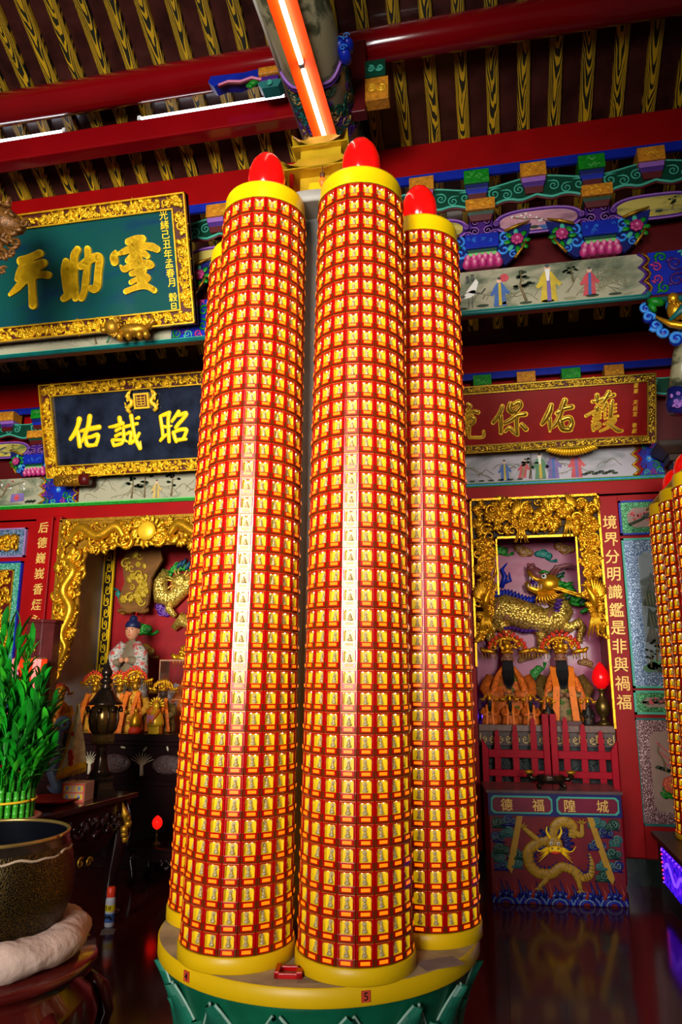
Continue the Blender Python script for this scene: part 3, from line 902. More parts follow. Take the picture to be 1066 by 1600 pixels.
def stack(x, Y, z0, s, label, group):
    """lotus, blue block, scrolled pedestal and ochre block, one on the other"""
    t = thing('bracket_stack', label, 'bracket', (x, Y, z0 - .055 * BACKSET(Y) * s), group=group)
    m = M()
    for row, (zz, n, w_) in enumerate(((.49, 5, .31), (.535, 6, .27))):
        for i in range(n):
            u = (i + .5) / n - .5
            m.ell((u * w_ * s, -.07 * s + .03 * abs(u), zz * s), (.036 * s, .03 * s, .042 * s), 0, 8, 5)
            m.ell((u * w_ * s, -.085 * s + .03 * abs(u), (zz + .008) * s), (.02 * s, .022 * s, .026 * s), 1, 6, 4)
    m.box(-.13 * s, .13 * s, -.06 * s, .1 * s, .465 * s, .53 * s, 0)
    m.build('lotus_base', [PINK, PINK_L], t)
    m = M()
    m.taper(0, 0, .53 * s, .2 * s, .16 * s, .6 * s, .24 * s, .18 * s, 0)
    m.taper(0, 0, .545 * s, .215 * s, .175 * s, .57 * s, .225 * s, .18 * s, 1)
    m.build('tapered_foot', [GREEN_D, GREEN_P], t, bevel=.004)
    m = M()
    m.box(-.13 * s, .13 * s, -.11 * s, .1 * s, .6 * s, .72 * s, 0)
    rg = random.Random(int(x * 77))
    for i in range(7):
        m.spiral(rg.uniform(-.1, .1) * s, rg.uniform(.63, .69) * s, -.112 * s, .016 * s, 1.1, rg.uniform(0, 6), 1, .16, 1, 10, 4)
    m.build('blue_block', [BLUE, BLUE_L], t, bevel=.014 * s)
    m = M()
    m.box(-.09 * s, .09 * s, -.05 * s, .08 * s, .72 * s, .9 * s, 0)
    for sx in (-1, 1):
        for dx, dz, r in ((.05, .78, .035), (.1, .75, .03), (.05, .86, .028), (.12, .83, .024)):
            m.spiral(sx * dx * s, dz * s, -.055 * s, r * s, 1.4, PI / 2, sx, .2, 1, 14, 4, r * s)
            m.disc(sx * dx * s, dz * s, r * s * 1.1, r * s * 1.1, -.05 * s, -.02 * s, 0, 10)
    m.build('scrolled_pedestal', [PURPLE, LILAC], t)
    m = M()
    m.taper(0, 0, .86 * s, .16 * s, .15 * s, .93 * s, .21 * s, .18 * s, 0)
    m.taper(0, 0, .905 * s, .2 * s, .17 * s, .935 * s, .215 * s, .185 * s, 1)
    m.build('tapered_foot', [RED_D, GREEN_D], t, bevel=.004)
    m = M()
    m.box(-.115 * s, .115 * s, -.12 * s, .09 * s, .935 * s, 1.03 * s, 0)
    for i in range(6):
        xa, za = rg.uniform(-.09, .07) * s, rg.uniform(.95, 1.01) * s
        m.tube([(xa + .012 * s * k, -.122 * s, za + .01 * s * math.sin(k * 1.7 + i)) for k in range(4)], .003 * s, 4, 1)
    m.build('ochre_block', [ORANGE_P, GOLD_B], t, bevel=.014 * s)

def lozenge(x, Y, z0, s, kind, label):
    t = thing('lozenge_panel', label, 'painted panel', (x, Y, z0))
    W = .335 * s
    m = M()
    outer = [(W * math.copysign(1, math.cos(a)) * abs(math.cos(a)) ** .7, (.79 + .105 * math.copysign(1, math.sin(a)) * abs(math.sin(a)) ** .9) * s) for a in [k * 2 * PI / 36 for k in range(36)]]
    m.prism(outer, -.012, .02, 0)
    m.tube([(a, -.014, b) for a, b in outer] + [(outer[0][0], -.014, outer[0][1])], .009 * s, 5, 1)
    m.build('border', [PURPLE, LILAC], t)
    m = M()
    m.prism([(a * .9, (.79 * s + (b - .79 * s) * .8)) for a, b in outer], -.016, -.01, 0)
    m.build('picture', {'pink': PAPER_P, 'yellow': PAPER_Y, 'bird': PAPER_Y}[kind], t)
    m = M()
    if kind == 'pink':
        m.prism([(.0, .74 * s), (.16 * s, .74 * s), (.14 * s, .715 * s), (.02 * s, .715 * s)], -.02, -.014, 2)
        m.box(.03 * s, .13 * s, -.02, -.014, .70 * s, .715 * s, 2)
        m.tube([(.1 * s, -.017, .745 * s), (.02 * s, -.017, .8 * s), (-.1 * s, -.017, .81 * s), (-.2 * s, -.017, .835 * s)], .005 * s, 4, 9)
        rg = random.Random(3)
        for i in range(16):
            u = rg.random()
            m.disc((.1 - .3 * u) * s, (.75 + .08 * min(1, u * 1.6) + rg.uniform(-.012, .03)) * s, .009 * s, .008 * s, -.021, -.015, 8, 7)
        for dx in (-.12, -.09):
            m.disc(dx * s, .725 * s, .016 * s, .012 * s, -.02, -.014, 4, 10)
        m.disc(-.03 * s, .73 * s, .035 * s, .014 * s, -.02, -.014, 10, 10)
    else:
        tree(m, .1 * s, .74 * s, .11 * s, -.017, int(x * 10), lean=.6)
        hills(m, -.22 * s, .2 * s, .72 * s, .08 * s, -.016, 3, int(x * 31))
        for i in range(4):
            m.disc((-.2 + .07 * i) * s, (.735 + .01 * (i % 2)) * s, .03 * s, .012 * s, -.02, -.014, 10 if i % 2 else 1, 9)
        if kind == 'bird':
            m.leaf(-.05 * s, .81 * s, -.017, .07 * s, .03 * s, .3, 6, .003)
            m.leaf(-.01 * s, .825 * s, -.018, .03 * s, .025 * s, 0, 6, .003)
    m.build('painted_motif', FIG_M, t)

def flower_bracket(x, Y, z0, s, sg, label):
    """carved openwork: blue leaf, green leaves and a peony, leaning from the stack"""
    t = thing('flower_bracket', label, 'carving', (x, Y, z0))
    m = M()
    m.prism([(0, .43 * s), (sg * .06 * s, .42 * s), (sg * .17 * s, .52 * s), (sg * .25 * s, .68 * s), (sg * .27 * s, .76 * s), (sg * .15 * s, .73 * s), (sg * .02 * s, .7 * s)], -.01, .03, 0)
    for dx, dz, r in ((.05, .55, .06), (.06, .65, .05), (.12, .5, .035)):
        m.spiral(sg * dx * s, dz * s, -.015, r * s, 1.2, 1.2, sg, .25, 1, 14, 5)
    m.build('blue_scroll', [NAVY, BLUE_L], t)
    m = M()
    for i in range(8):
        a = i * .8
        m.leaf(sg * (.15 + .075 * math.cos(a)) * s, (.61 + .075 * math.sin(a)) * s, -.022, .075 * s, .04 * s, a, i % 3 // 2, .008)
    m.build('leaves', [GREEN, TEAL_L], t)
    m = M()
    m.flower(sg * .155 * s, .62 * s, -.035, .055 * s, 7, 0, 1)
    m.build('peony', [PINK, PINK_L], t)
    m = M()
    m.tube([(sg * .06 * s, -.03, .7 * s), (sg * .16 * s, -.035, .735 * s), (sg * .26 * s, -.03, .77 * s)], [.012 * s, .014 * s, .005], 6, 0)
    m.tube([(sg * .13 * s, -.03, .46 * s), (sg * .19 * s, -.03, .54 * s), (sg * .22 * s, -.03, .6 * s)], [.012 * s, .01 * s, .006], 6, 0)
    m.build('gilt_stem', GOLD_D, t)

def entab(Y, z0, s, x0, x1, per, stacks, caps, pics, where, beam_h=.3, loz='pink', seed=0, cloud=True):
    # the long beams behind everything
    t = thing('lintel_beam', 'flat red beam closing the rafters %s' % where, 'beam', (0, Y, z0))
    M().box(x0, x1, 0, .04, 1.345 * s, 1.345 * s + beam_h).build('plank', RED, t, bevel=.006)
    M().box(x0, x1, -.006, .02, 1.265 * s, 1.345 * s).build('blue_strip', BLUE, t)
    bb = thing('backing_board', 'plain maroon board behind the carvings %s' % where, 'board', (0, Y + .13, z0))
    M().box(x0, x1, 0, .03, .4 * s, .93 * s).build('board', RED_D, bb)
    if cloud:
        cloud_board(Y - .02, z0, s, x0, x1, per, stacks[0], 'long green board with cloud scrolls %s' % where, seed)
    for i, (x, cname) in enumerate(caps):
        cap_block(x, Y, z0, s, cname, '%s capital block %s, %s from the right' % (cname, where, ORD[i]), 'capital blocks %s' % where)
    for i, x in enumerate(stacks):
        stack(x, Y, z0, s, 'blue and ochre block stack on pink lotus %s, %s from right' % (where, ORD[i]), 'bracket stacks %s' % where)
        for sg, wd in ((1, 'right'), (-1, 'left')):
            flower_bracket(x + sg * .12 * s, Y - .02, z0, s, sg, 'peony carving %s of the %s block stack from right %s' % (wd, ORD[i], where))
    for x, k, d in pics:
        lozenge(x, Y + .0, z0, s, k, d)

# --- front entablature
AY, AZ = 5.4, 4.44
entab(AY, AZ, 1., -6.5, 3.2, .89, [.93, .04, -.85, -1.74, -2.63], [(1.35, 'orange'), (.91, 'green'), (.465, 'orange'), (.02, 'green'), (-.425, 'orange'), (-.87, 'green'), (-1.315, 'orange'), (-1.76, 'green'), (-2.2, 'orange')],
      [(1.375, 'yellow', 'yellow lozenge with a painted pine at the right edge over the front beam'), (.485, 'pink', 'pink lozenge with a blue planter of blossom over the front beam'),
       (-.405, 'yellow', 'yellow lozenge half behind the right candle column, over the front beam'), (-2.185, 'yellow', 'yellow lozenge between the green plaque and the tower')], 'over the front painted beam')
t = thing('painted_beam', 'long painted beam with a crane and an old sage above a teal moulding', 'painted beam', (0, AY, AZ))
M().box(-6.5, 3.2, .0, .06, .025, .41).build('beam', RED_D, t)
m = M()
m.tube([(-6.5, -.01, .042), (1.2, -.01, .042), (1.24, -.01, .044), (1.26, -.01, .06), (1.24, -.01, .075)], .02, 10, 0)
m.tube([(1.24, -.012, .0), (3.2, -.012, .0)], .026, 10, 0)
m.tube([(-6.5, -.022, .056), (1.2, -.022, .056)], .005, 5, 1)
m.build('moulding', [TEAL, TEAL_L], t)
m = M()
m.prism([(-.9, .06), (1.2, .06)] + wavy_edge(1.2, .06, .4, -.05, -1)[1:-1][::1] + [(1.24, .4), (-.9, .4)], -.012, .0, 0)
m.build('picture', PAPER, t)
m = M()
we = wavy_edge(1.2, .05, .4, -.05, -1)
m.tube([(x, -.014, z) for x, z in we], .012, 6, 0)
m.tube([(x + .03, -.014, z) for x, z in we], .009, 6, 1)
m.build('wavy_border', [PURPLE, GOLD_D], t)
arabesque(1.27, 1.95, .05, .4, -.014, 4, 'arabesque_end', t)
m = M()
y_ = -.014
figure(m, .08 + .08, .075, .25, y_, 2, 1)                 # attendant in blue
m.disc(.2, .315, .035, .035, y_ - .004, y_, 4, 12)
figure(m, .53, .075, .32, y_, 1, 7, beard=8)               # the old sage
figure(m, .83, .095, .24, y_, 4, 2, lean=.05)              # boy in red
# crane
m.disc(-.07, .2, .055, .025, y_ - .003, y_, 8, 12, .5)
m.prism([(-.1, .22), (-.02, .33), (.0, .3), (-.03, .2)], y_ - .003, y_, 8)
m.tube([(-.03, y_, .21), (.02, y_, .2), (.05, y_, .24)], .006, 4, 6)
for lx in (-.08, -.05):
    m.tube([(lx, y_, .19), (lx - .005, y_, .08)], .003, 4, 6)
m.prism([(-.12, .2), (-.18, .17), (-.1, .18)], y_ - .003, y_, 6)
tree(m, .36, .1, .26, y_, 8, lean=-.5)
tree(m, .72, .22, .17, y_, 9, lean=-.2)
hills(m, -.85, 1.1, .08, .28, y_, 15, 12)
hills(m, .9, 1.12, .08, .3, y_, 5, 14)
for i in range(12):
    rg = random.Random(i)
    m.disc(-.8 + i * .165, .075 + rg.uniform(0, .03), .05, .012, y_ - .002, y_, 10 if i % 3 else 11, 9)
m.build('painted_figures', FIG_M, t)
for i, ch in enumerate('南極'):
    glyph(ch, .035, -.045 + .0, y_ - .003, .36 - .035 * i, INK, t, 'painted_character', .002)
for i, ch in enumerate('星輝'):
    glyph(ch, .035, -.085 + .0, y_ - .003, .345 - .035 * i, INK, t, 'painted_character', .002)
# left stretch of the same beam, under the green plaque
m = M()
m.box(-6.3, -2.2, -.012, 0, .06, .4, 0)
m.build('picture', PAPER, t)
m = M()
hills(m, -4.6, -2.5, .08, .25, y_, 14, 33)
tree(m, -3.3, .08, .24, y_, 21, lean=-.6)
tree(m, -3.2, .08, .2, y_, 22, lean=.6, mb=3, ml=3)
figure(m, -2.95, .075, .26, y_, 3, 1)
m.build('painted_figures', FIG_M, t)
arabesque(-2.6, -2.2, .06, .4, -.013, 6, 'arabesque_end', t)

# --- rear entablature, on the wall
BY, BZ, BS = 6.98, 3.46, .88
entab(BY, BZ, BS, -7, 3.2, .84, [.837, -.003, -4.03, -4.875], [(1.23, 'orange'), (.837, 'green'), (.417, 'orange'), (-.003, 'green'), (-4.45, 'orange'), (-4.875, 'green'), (-5.27, 'orange')],
      [(-5.29, 'bird', 'yellow lozenge with a painted bird on a twig, left of the black plaque'), (-4.45, 'pink', 'pink lozenge behind the left end of the black plaque')], 'on the back wall', beam_h=.3, seed=3)
t = thing('painted_beam', 'painted beam with robed walkers in a misty landscape under the red plaque', 'painted beam', (0, BY - .02, BZ))
M().box(-2.3, 3.0, .0, .12, .0, .36).build('beam', RED_D, t)
m = M()
m.box(-2.3, 1.6, -.03, .0, .0, .035, 0)
m.box(-2.3, 1.6, -.034, .0, .012, .022, 1)
m.build('moulding', [GREEN, BLUE_L], t)
m = M()
m.prism([(-.6, .04), (1.33, .04)] + wavy_edge(1.33, .04, .35, .05, 1)[1:-1] + [(1.33, .35), (-.6, .35)], -.014, 0, 0)
m.build('picture', wash_mat('misty_board', '#a09aa0', '#62676a', '#868688', 1.6, .4), t)
m = M()
m.tube([(x, -.016, z) for x, z in wavy_edge(1.33, .04, .35, .05, 1)], .014, 6, 0)
m.tube([(x + .03, -.016, z) for x, z in wavy_edge(1.33, .04, .35, .05, 1)], .012, 6, 1)
m.build('wavy_border', [GOLD_D, RED], t)
arabesque(1.36, 1.6, .04, .35, -.012, 9, 'arabesque_end', t)
m = M()
y_ = -.016
figure(m, .17, .05, .21, y_, 2, 1)
figure(m, .33, .07, .19, y_, 4, 11, lean=.2)
figure(m, .5, .05, .26, y_, 3, 1, beard=8, staff=True)
figure(m, .62, .05, .26, y_, 7, 2)
figure(m, .83, .05, .26, y_, 4, 7)
hills(m, -.5, 1.25, .05, .26, y_, 16, 41)
tree(m, .4, .06, .2, y_, 42)
for i in range(10):
    m.disc(.9 + .03 * i, .075 + .01 * (i % 3), .03, .012, y_ - .002, y_, 10, 8)
    m.disc(-.5 + .09 * i, .06, .03, .01, y_ - .002, y_, 10, 8)
m.build('painted_figures', FIG_M, t)
t = thing('painted_beam', 'painted beam with plum blossom and a pale landscape under the black plaque', 'painted beam', (0, BY - .02, BZ))
M().box(-7, -2.32, .0, .12, .0, .36).build('beam', RED_D, t)
m = M()
m.box(-7, -2.32, -.03, .0, .0, .03, 0)
m.box(-7, -2.32, -.034, .0, .03, .042, 1)
m.build('moulding', [GREEN, GREEN_P], t)
m = M()
m.box(-4.32, -2.32, -.014, 0, .045, .35, 0)
m.prism([(-6.8, .045), (-4.8, .045)] + wavy_edge(-4.8, .045, .35, .07, 1)[1:-1] + [(-4.8, .35), (-6.8, .35)], -.014, 0, 0)
m.build('picture', PAPER, t)
arabesque(-4.78, -4.36, .045, .35, -.012, 11, 'arabesque_end', t)
m = M()
m.tube([(x, -.018, z) for x, z in wavy_edge(-4.8, .045, .35, .07, 1)], .012, 6, 0)
m.tube([(x, -.018, z) for x, z in wavy_edge(-4.33, .045, .35, .06, -1)], .012, 6, 0)
m.build('wavy_border', [GOLD_D], t)
m = M()
m.tube([(-5.5, y_, .06), (-5.25, y_, .16), (-5.2, y_, .25), (-5.0, y_, .31)], [.02, .014, .01, .004], 5, 9)
m.tube([(-5.22, y_, .2), (-5.35, y_, .3)], [.01, .004], 5, 9)
for i in range(14):
    rg = random.Random(i + 50)
    m.disc(rg.uniform(-5.4, -4.98), rg.uniform(.22, .33), .012, .012, y_ - .004, y_, 4 if i % 2 else 8, 7)
m.prism([(-5.15, .08), (-4.98, .09), (-4.99, .18), (-5.14, .17)], y_ - .003, y_, 7)
m.disc(-5.07, .13, .03, .035, y_ - .005, y_, 4, 10)
for i in range(6):
    m.disc(-4.95 + .02 * i, .075 + .01 * (i % 2), .02, .015, y_ - .002, y_, 10, 8)
hills(m, -4.25, -2.4, .05, .25, y_, 14, 61)
for i, x in enumerate((-3.7, -3.55, -3.25, -2.9)):
    tree(m, x, .06, .24, y_, 70 + i, lean=.1 * (-1) ** i)
figure(m, -3.42, .05, .2, y_, 0, 11)
m.build('painted_figures', FIG_M, t)
# ================================================================ carving and plaques
RG2 = random.Random(21)
def carve(m, x0, x1, z0, z1, y, n, r, seed, mi=0, keep=None, depth=.02):
    """gilt scrollwork: overlapping spirals, leaves and buds filling a field"""
    rg = random.Random(seed)
    k = 0
    tries = 0
    while k < n and tries < n * 6:
        tries += 1
        x, z = rg.uniform(x0, x1), rg.uniform(z0, z1)
        if keep and not keep(x, z):
            continue
        k += 1
        q = r * rg.uniform(.6, 1.25)
        yy = y - rg.uniform(0, depth)
        typ = rg.random()
        if typ < .3:
            m.spiral(x, z, yy, q, rg.uniform(.8, 1.4), rg.uniform(0, 6.28), rg.choice((-1, 1)), .3, mi, 11, 5, q * rg.uniform(.4, 1.2))
        elif typ < .82:
            a = rg.uniform(0, 6.28)
            for j in range(4):
                m.leaf(x + .5 * q * math.cos(a + j * .6), z + .5 * q * math.sin(a + j * .6), yy, q * 1.5, q * .62, a + j * .6, mi, q * .3)
        elif typ < .92:
            m.flower(x, z, yy, q * .9, 6, mi, mi)
        else:
            m.ell((x, yy, z), (q * .5, q * .4, q * .5), mi, 8, 5)

def frame_rails(m, w, h, b, d, mi, lip=.012):
    """picture-frame rails round a w x h board standing at z 0..h: outer and inner lips"""
    for (xa, xb, za, zb) in ((-w / 2, w / 2, h - lip, h), (-w / 2, w / 2, 0, lip), (-w / 2, -w / 2 + lip, 0, h), (w / 2 - lip, w / 2, 0, h)):
        m.box(xa, xb, -d, 0, za, zb, mi)
    wi, bi = w / 2 - b, b
    for (xa, xb, za, zb) in ((-wi - lip, wi + lip, h - bi, h - bi + lip), (-wi - lip, wi + lip, bi - lip, bi), (-wi - lip, -wi, bi, h - bi), (wi, wi + lip, bi, h - bi)):
        m.box(xa, xb, -d * .9, 0, za, zb, mi)

def plaque(name, label, loc, w, h, tilt, b, d, board, bed, gold, seed, r, cnt):
    t = thing(name, label, 'plaque', loc, (tilt, 0, 0))
    M().box(-w / 2 + b * .8, w / 2 - b * .8, -d * .5, .02, b * .8, h - b * .8).build('board', board, t)
    m = M()
    for x in (-.3 * w, .3 * w):
        m.box(x - .02, x + .02, .015, .2, .03, .06)
    m.build('wall_hook', BRONZE, t)
    m = M()
    frame_rails(m, w, h, b, d, 1)
    wi = w / 2 - b
    for (xa, xb, za, zb) in ((-w / 2, w / 2, h - b, h), (-w / 2, w / 2, 0, b), (-w / 2, -wi, b, h - b), (wi, w / 2, b, h - b)):
        m.box(xa, xb, -d * .55, .02, za, zb, 0)
    sd = seed
    for (xa, xb, za, zb) in ((-w / 2, w / 2, h - b, h), (-w / 2, w / 2, 0, b), (-w / 2, -wi, b, h - b), (wi, w / 2, b, h - b)):
        sd += 1
        c = int(cnt * (xb - xa) * (zb - za))
        q = r * .9
        carve(m, xa + q, xb - q, za + q, zb - q, -d * .58, c, r, sd, 1, depth=.012)
    m.build('carved_frame', [bed, gold], t)
    return t

FR_BED = mat('frame_dark_red_bed', '#4a1410', .45, var=.2)
FR_GOLD = mat('frame_gilt', '#dca818', .36, .55, var=.25, scale=20)

# green plaque, upper left
w_, h_ = 2.56, 1.05
tilt = R_(18.5)
pl = plaque('green_plaque', 'large green name plaque with gold characters in a carved gilt frame, upper left', (-3.6, 5.29, 4.565), w_, h_, tilt, .125, .07,
            wash_mat('green_plaque_lacquer', '#0b4540', '#093550', '#0c4148', 1.2, .2), FR_BED, FR_GOLD, 100, .032, 900)
for ch in '靈助平':
    brush(STROKES['G'][ch], -.058, .024, GOLD_Y, pl)
glyph('安', .45, -.82, -.058, .52, GOLD_Y, pl, 'gold_character', .024, .006)
for i, ch in enumerate('光緒己丑年孟春月'):
    glyph(ch, .078, 1.075 + .003 * i, -.045, .895 - .078 * i, GOLD_Y, pl, 'small_gold_character', .008, .006)
for i, ch in enumerate('穀旦'):
    glyph(ch, .078, 1.1, -.045, .23 - .08 * i, GOLD_Y, pl, 'small_gold_character', .008, .006)
m = M()   # little gilt figure on the frame's top rail
for dx, dz, q in ((0, .02, .05), (-.06, .0, .035), (.06, .0, .035), (0, .06, .03)):
    m.ell((-.45 + dx, -.09, h_ - .08 + dz), (q, .03, q), 0, 8, 6)
m.build('gilt_boss', GOLD_D, pl)
m = M()   # crouching lion that carries the plaque's corner
m.ell((.72, -.06, -.01), (.15, .07, .06), 0, 14, 8)
m.ell((.56, -.1, .02), (.075, .07, .07), 0, 12, 8)
m.ell((.5, -.14, .0), (.035, .03, .03), 0, 8, 6)
for i in range(9):
    m.spiral(.6 + .03 * math.cos(i), .02 + .06 * math.sin(i * 1.3), -.13, .028, 1.2, i, 1, .3, 0, 10, 5)
for dx in (.62, .7, .8, .86):
    m.ell((dx, -.1, -.06), (.03, .04, .04), 0, 8, 6)
m.tube([(.86, -.06, .0), (.92, -.07, .05), (.9, -.07, .1)], [.03, .025, .01], 6, 0)
m.build('carved_lion', GOLD_D, pl)['label'] = 'carved brown-gold lion under the frame'

# black plaque, lower left
w_, h_ = 2.3, .985
pl = plaque('black_plaque', 'black speckled name plaque with gold characters and a square seal, left of the tower', (-3.43, 6.8, 3.745), w_, h_, R_(17.5), .13, .08,
            speckle_mat('black_plaque_lacquer', '#0d1018', '#232a3c', '#7d8496', 70, .06, .16), FR_BED, FR_GOLD, 200, .032, 900)
for ch in '佑誠昭':
    brush(STROKES['B'][ch], -.07, .03, GOLD_Y, pl, False)
m = M()
m.box(-.085, .085, -.075, -.04, .66, .82, 0)
m.box(-.062, .062, -.08, -.07, .68, .8, 1)
for i in range(4):
    m.box(-.05, .05, -.084, -.078, .69 + .026 * i, .698 + .026 * i, 0)
for x in (-.045, .0, .045):
    m.box(x - .004, x + .004, -.084, -.078, .69, .79, 0)
for sg in (-1, 1):
    pts = [(sg * (.13 + .03 * math.sin(k * 1.3)), -.07, .63 + .028 * k) for k in range(9)]
    m.tube(pts, [.02, .024, .026, .026, .024, .022, .02, .016, .008], 7, 0)
    for k in range(6):
        m.leaf(sg * (.15 + .03 * math.sin(k)), .65 + .035 * k, -.075, .05, .018, sg * (.8 + .2 * k), 0)
m.build('dragon_seal', [GOLD_B, RED_D], pl)['label'] = 'square gilt seal between two small dragons'
m = M()
m.tube([(-1.02, -.1, -.03), (-.72, -.1, -.03)], .062, 12, 0)
carve(m, -1.0, -.74, -.07, .02, -.16, 10, .03, 7, 0)
m.tube([(-.73, -.1, -.03), (-.64, -.1, -.03)], .064, 12, 1)
m.build('carved_peg', [GOLD_D, RED_D], pl)

# red plaque, right
w_, h_ = 2.04, .625
pl = plaque('red_plaque', 'red name plaque with raised gilt characters in a fine gilt frame, right of the tower', (.49, 6.8, 3.765), w_, h_, R_(23.5), .075, .06,
            mat('red_plaque_lacquer', '#7d0f0c', .25, var=.08), FR_BED, mat('frame_fine_gilt', '#b8942c', .3, .8, var=.35, scale=60), 300, .018, 2600)
DG = mat('chiselled_gilt', '#9c7d2c', .3, .85, var=.3, scale=30)
for ch in ('護', '佑2', '保', '境'):
    brush(STROKES['R'][ch], -.036, .006, GOLD_B, pl, True, 1.3)
    brush(STROKES['R'][ch], -.058, .028, DG, pl, False)
for i, ch in enumerate('臺東 天后宮 敬獻'):
    if ch != ' ':
        glyph(ch, .046, .855 - .002 * i, -.036, .525 - .051 * i, GOLD_B, pl, 'small_gilt_character', .006, .004, .95, .15)
m = M()
for i in range(-9, 10):
    m.leaf(.285 + i * .022, -.0 - .04 * math.cos(i / 6), -.07, .08, .03, 1.57 + i * .12, 0)
m.build('gilt_crest', FR_GOLD, pl)

# carved wooden figure at the left edge (front column's bracket), and the gilt corner bracket on the right
t = thing('wood_carving', 'brown carved wooden bracket with curled leaves at the left edge, over the green plaque', 'carving', (-3.2, 4.0, 4.08))
WC = mat('brown_carving', '#5e3a12', .42, .25, var=.45, scale=30, bump=.5, bscale=80)
m = M()
m.tube([(-.28, .05, .86), (-.16, .0, .76), (.0, -.02, .68), (.12, -.03, .63)], [.12, .12, .1, .05], 12)
for i in range(26):
    a_ = RG2.uniform(0, 6.28)
    m.leaf(-.12 + .2 * RG2.uniform(-1, 1), .72 + .1 * RG2.uniform(-1, 1), -.09, .09, .03, a_, 0, .025)
for dx, dz, r in ((.08, .62, .06), (.16, .64, .035), (.04, .54, .05), (.1, .5, .045), (-.05, .5, .06), (.0, .42, .05), (.08, .43, .035), (-.06, .36, .05), (-.03, .28, .04), (.03, .3, .03), (-.1, .06, .07), (-.06, .0, .05), (-.02, .08, .04)):
    m.spiral(dx, dz, -.05, r, 1.4, dx * 40, 1, .34, 0, 14, 6, r)
    m.leaf(dx + r * .6, dz - r * .5, -.06, r * 1.6, r * .6, -.8 + dx * 9, 0)
for i in range(5):
    m.tube([(-.26 + .04 * i, -.1, .74 - .03 * i), (-.12 + .04 * i, -.12, .62 - .03 * i), (-.02 + .03 * i, -.11, .54 - .02 * i)], .014, 5, 0)
m.build('curled_carving', WC, t)
M().box(-.46, -.24, .05, .2, .3, 1.1).build('bracket_post', BROWN, t)

t = thing('corner_bracket', 'carved corner bracket with a gilt lion and blue curls at the upper right edge', 'carving', (1.3, 5.34, 4.1))
m = M()
for dx, dz, r in ((-.09, .26, .04), (-.075, .19, .045), (-.03, .12, .05), (.02, .06, .05), (.1, .0, .055), (.18, .04, .05), (.1, .25, .05), (.25, .1, .06)):
    m.spiral(dx, dz, .0, r, 1.3, dz * 30, 1, .34, 0, 14, 6)
    m.ell((dx, .02, dz), (r * .9, .03, r * .9), 1, 10, 6)
m.build('blue_curls', [BLUE_L, BLUE], t)
m = M()
m.leaf(-.02, .29, -.03, .14, .07, -.3, 0)
m.leaf(-.05, .25, -.03, .1, .05, -1.1, 0)
m.build('green_leaf', GREEN, t)
m = M()
m.ell((.1, -.05, .2), (.06, .06, .085), 0, 12, 8)
m.ell((.09, -.06, .29), (.04, .04, .045), 0, 10, 8)
m.ell((.17, -.08, .15), (.06, .05, .055), 0, 12, 8)
m.ell((.26, -.05, .12), (.08, .06, .08), 0, 12, 8)
m.tube([(-.04, -.06, .16), (.05, -.08, .08), (.2, -.08, .04), (.35, -.06, .06)], [.008, .025, .03, .02], 6, 0)
for i in range(8):
    m.spiral(.06 + .03 * i, .24 - .012 * i, -.11, .02, 1.1, i, 1, .35, 0, 8, 5)
m.build('gilt_lion', GOLD, t)
m = M()
m.tube([(.04, -.1, .1), (.14, -.13, .18), (.25, -.1, .27), (.35, -.06, .3)], [.01, .03, .035, .02], 8, 0, flat=.4)
m.build('teal_ribbon', TEAL, t)
t = thing('hanging_post', 'painted hanging post end with pine and scroll bands at the right edge', 'bracket', (1.42, 5.5, 3.6))
m = M()
m.tube([(.12, 0, .62), (.06, 0, .4), (-.0, 0, .14)], [.085, .085, .075], 16, 0)
m.build('post', PINE, t)
m = M()
m.tube([(.005, 0, .16), (-.02, 0, .03), (-.03, 0, -.02)], [.083, .085, .06], 16, 0)
carve(m, -.07, .05, 0, .14, -.085, 14, .025, 4, 1, depth=.004)
m.build('scroll_band', [NAVY, LILAC], t)
t = thing('wall_capital', 'dark brown moulded capital on the wall above the right candle tower', 'capital', (1.68, 6.74, 3.66))
m = M()
m.taper(0, 0, -.24, .1, .14, -.12, .14, .18, 0)
m.taper(0, 0, -.12, .2, .22, -.06, .2, .22, 0)
m.taper(0, 0, -.06, .22, .24, .0, .36, .34, 0)
m.taper(0, 0, .0, .38, .36, .05, .38, .36, 0)
m.build('moulded_capital', mat('dark_wood_capital', '#33241c', .4, var=.2), t, bevel=.006)
# ================================================================ right shrine
def leafy_bird(m, x, z, y, s, sg, mi=0):
    """a gilt phoenix, wings up, long tail hanging"""
    m.tube([(x - sg * .09 * s, y, z + .3 * s), (x - sg * .06 * s, y, z + .26 * s), (x, y, z + .14 * s), (x + sg * .02 * s, y, z)], [.02 * s, .025 * s, .06 * s, .04 * s], 8, mi)
    m.leaf(x - sg * .13 * s, z + .3 * s, y, .06 * s, .02 * s, .2, mi)
    for i in range(9):
        a = PI / 2 + sg * (.15 - .16 * i)
        L = (.3 - .018 * i) * s
        m.leaf(x + sg * .03 * s + math.cos(a) * L * .6, z + .12 * s + math.sin(a) * L * .6, y - .01, L, .045 * s, a, mi, .01)
    for i in range(7):
        a = -PI / 2 + sg * (.35 - .1 * i)
        m.tube([(x, y, z), (x + math.cos(a) * .2 * s, y, z + math.sin(a) * .2 * s), (x + math.cos(a) * .36 * s + sg * .03 * math.sin(i), y, z + math.sin(a) * .4 * s)], [.02 * s, .018 * s, .006], 5, mi)

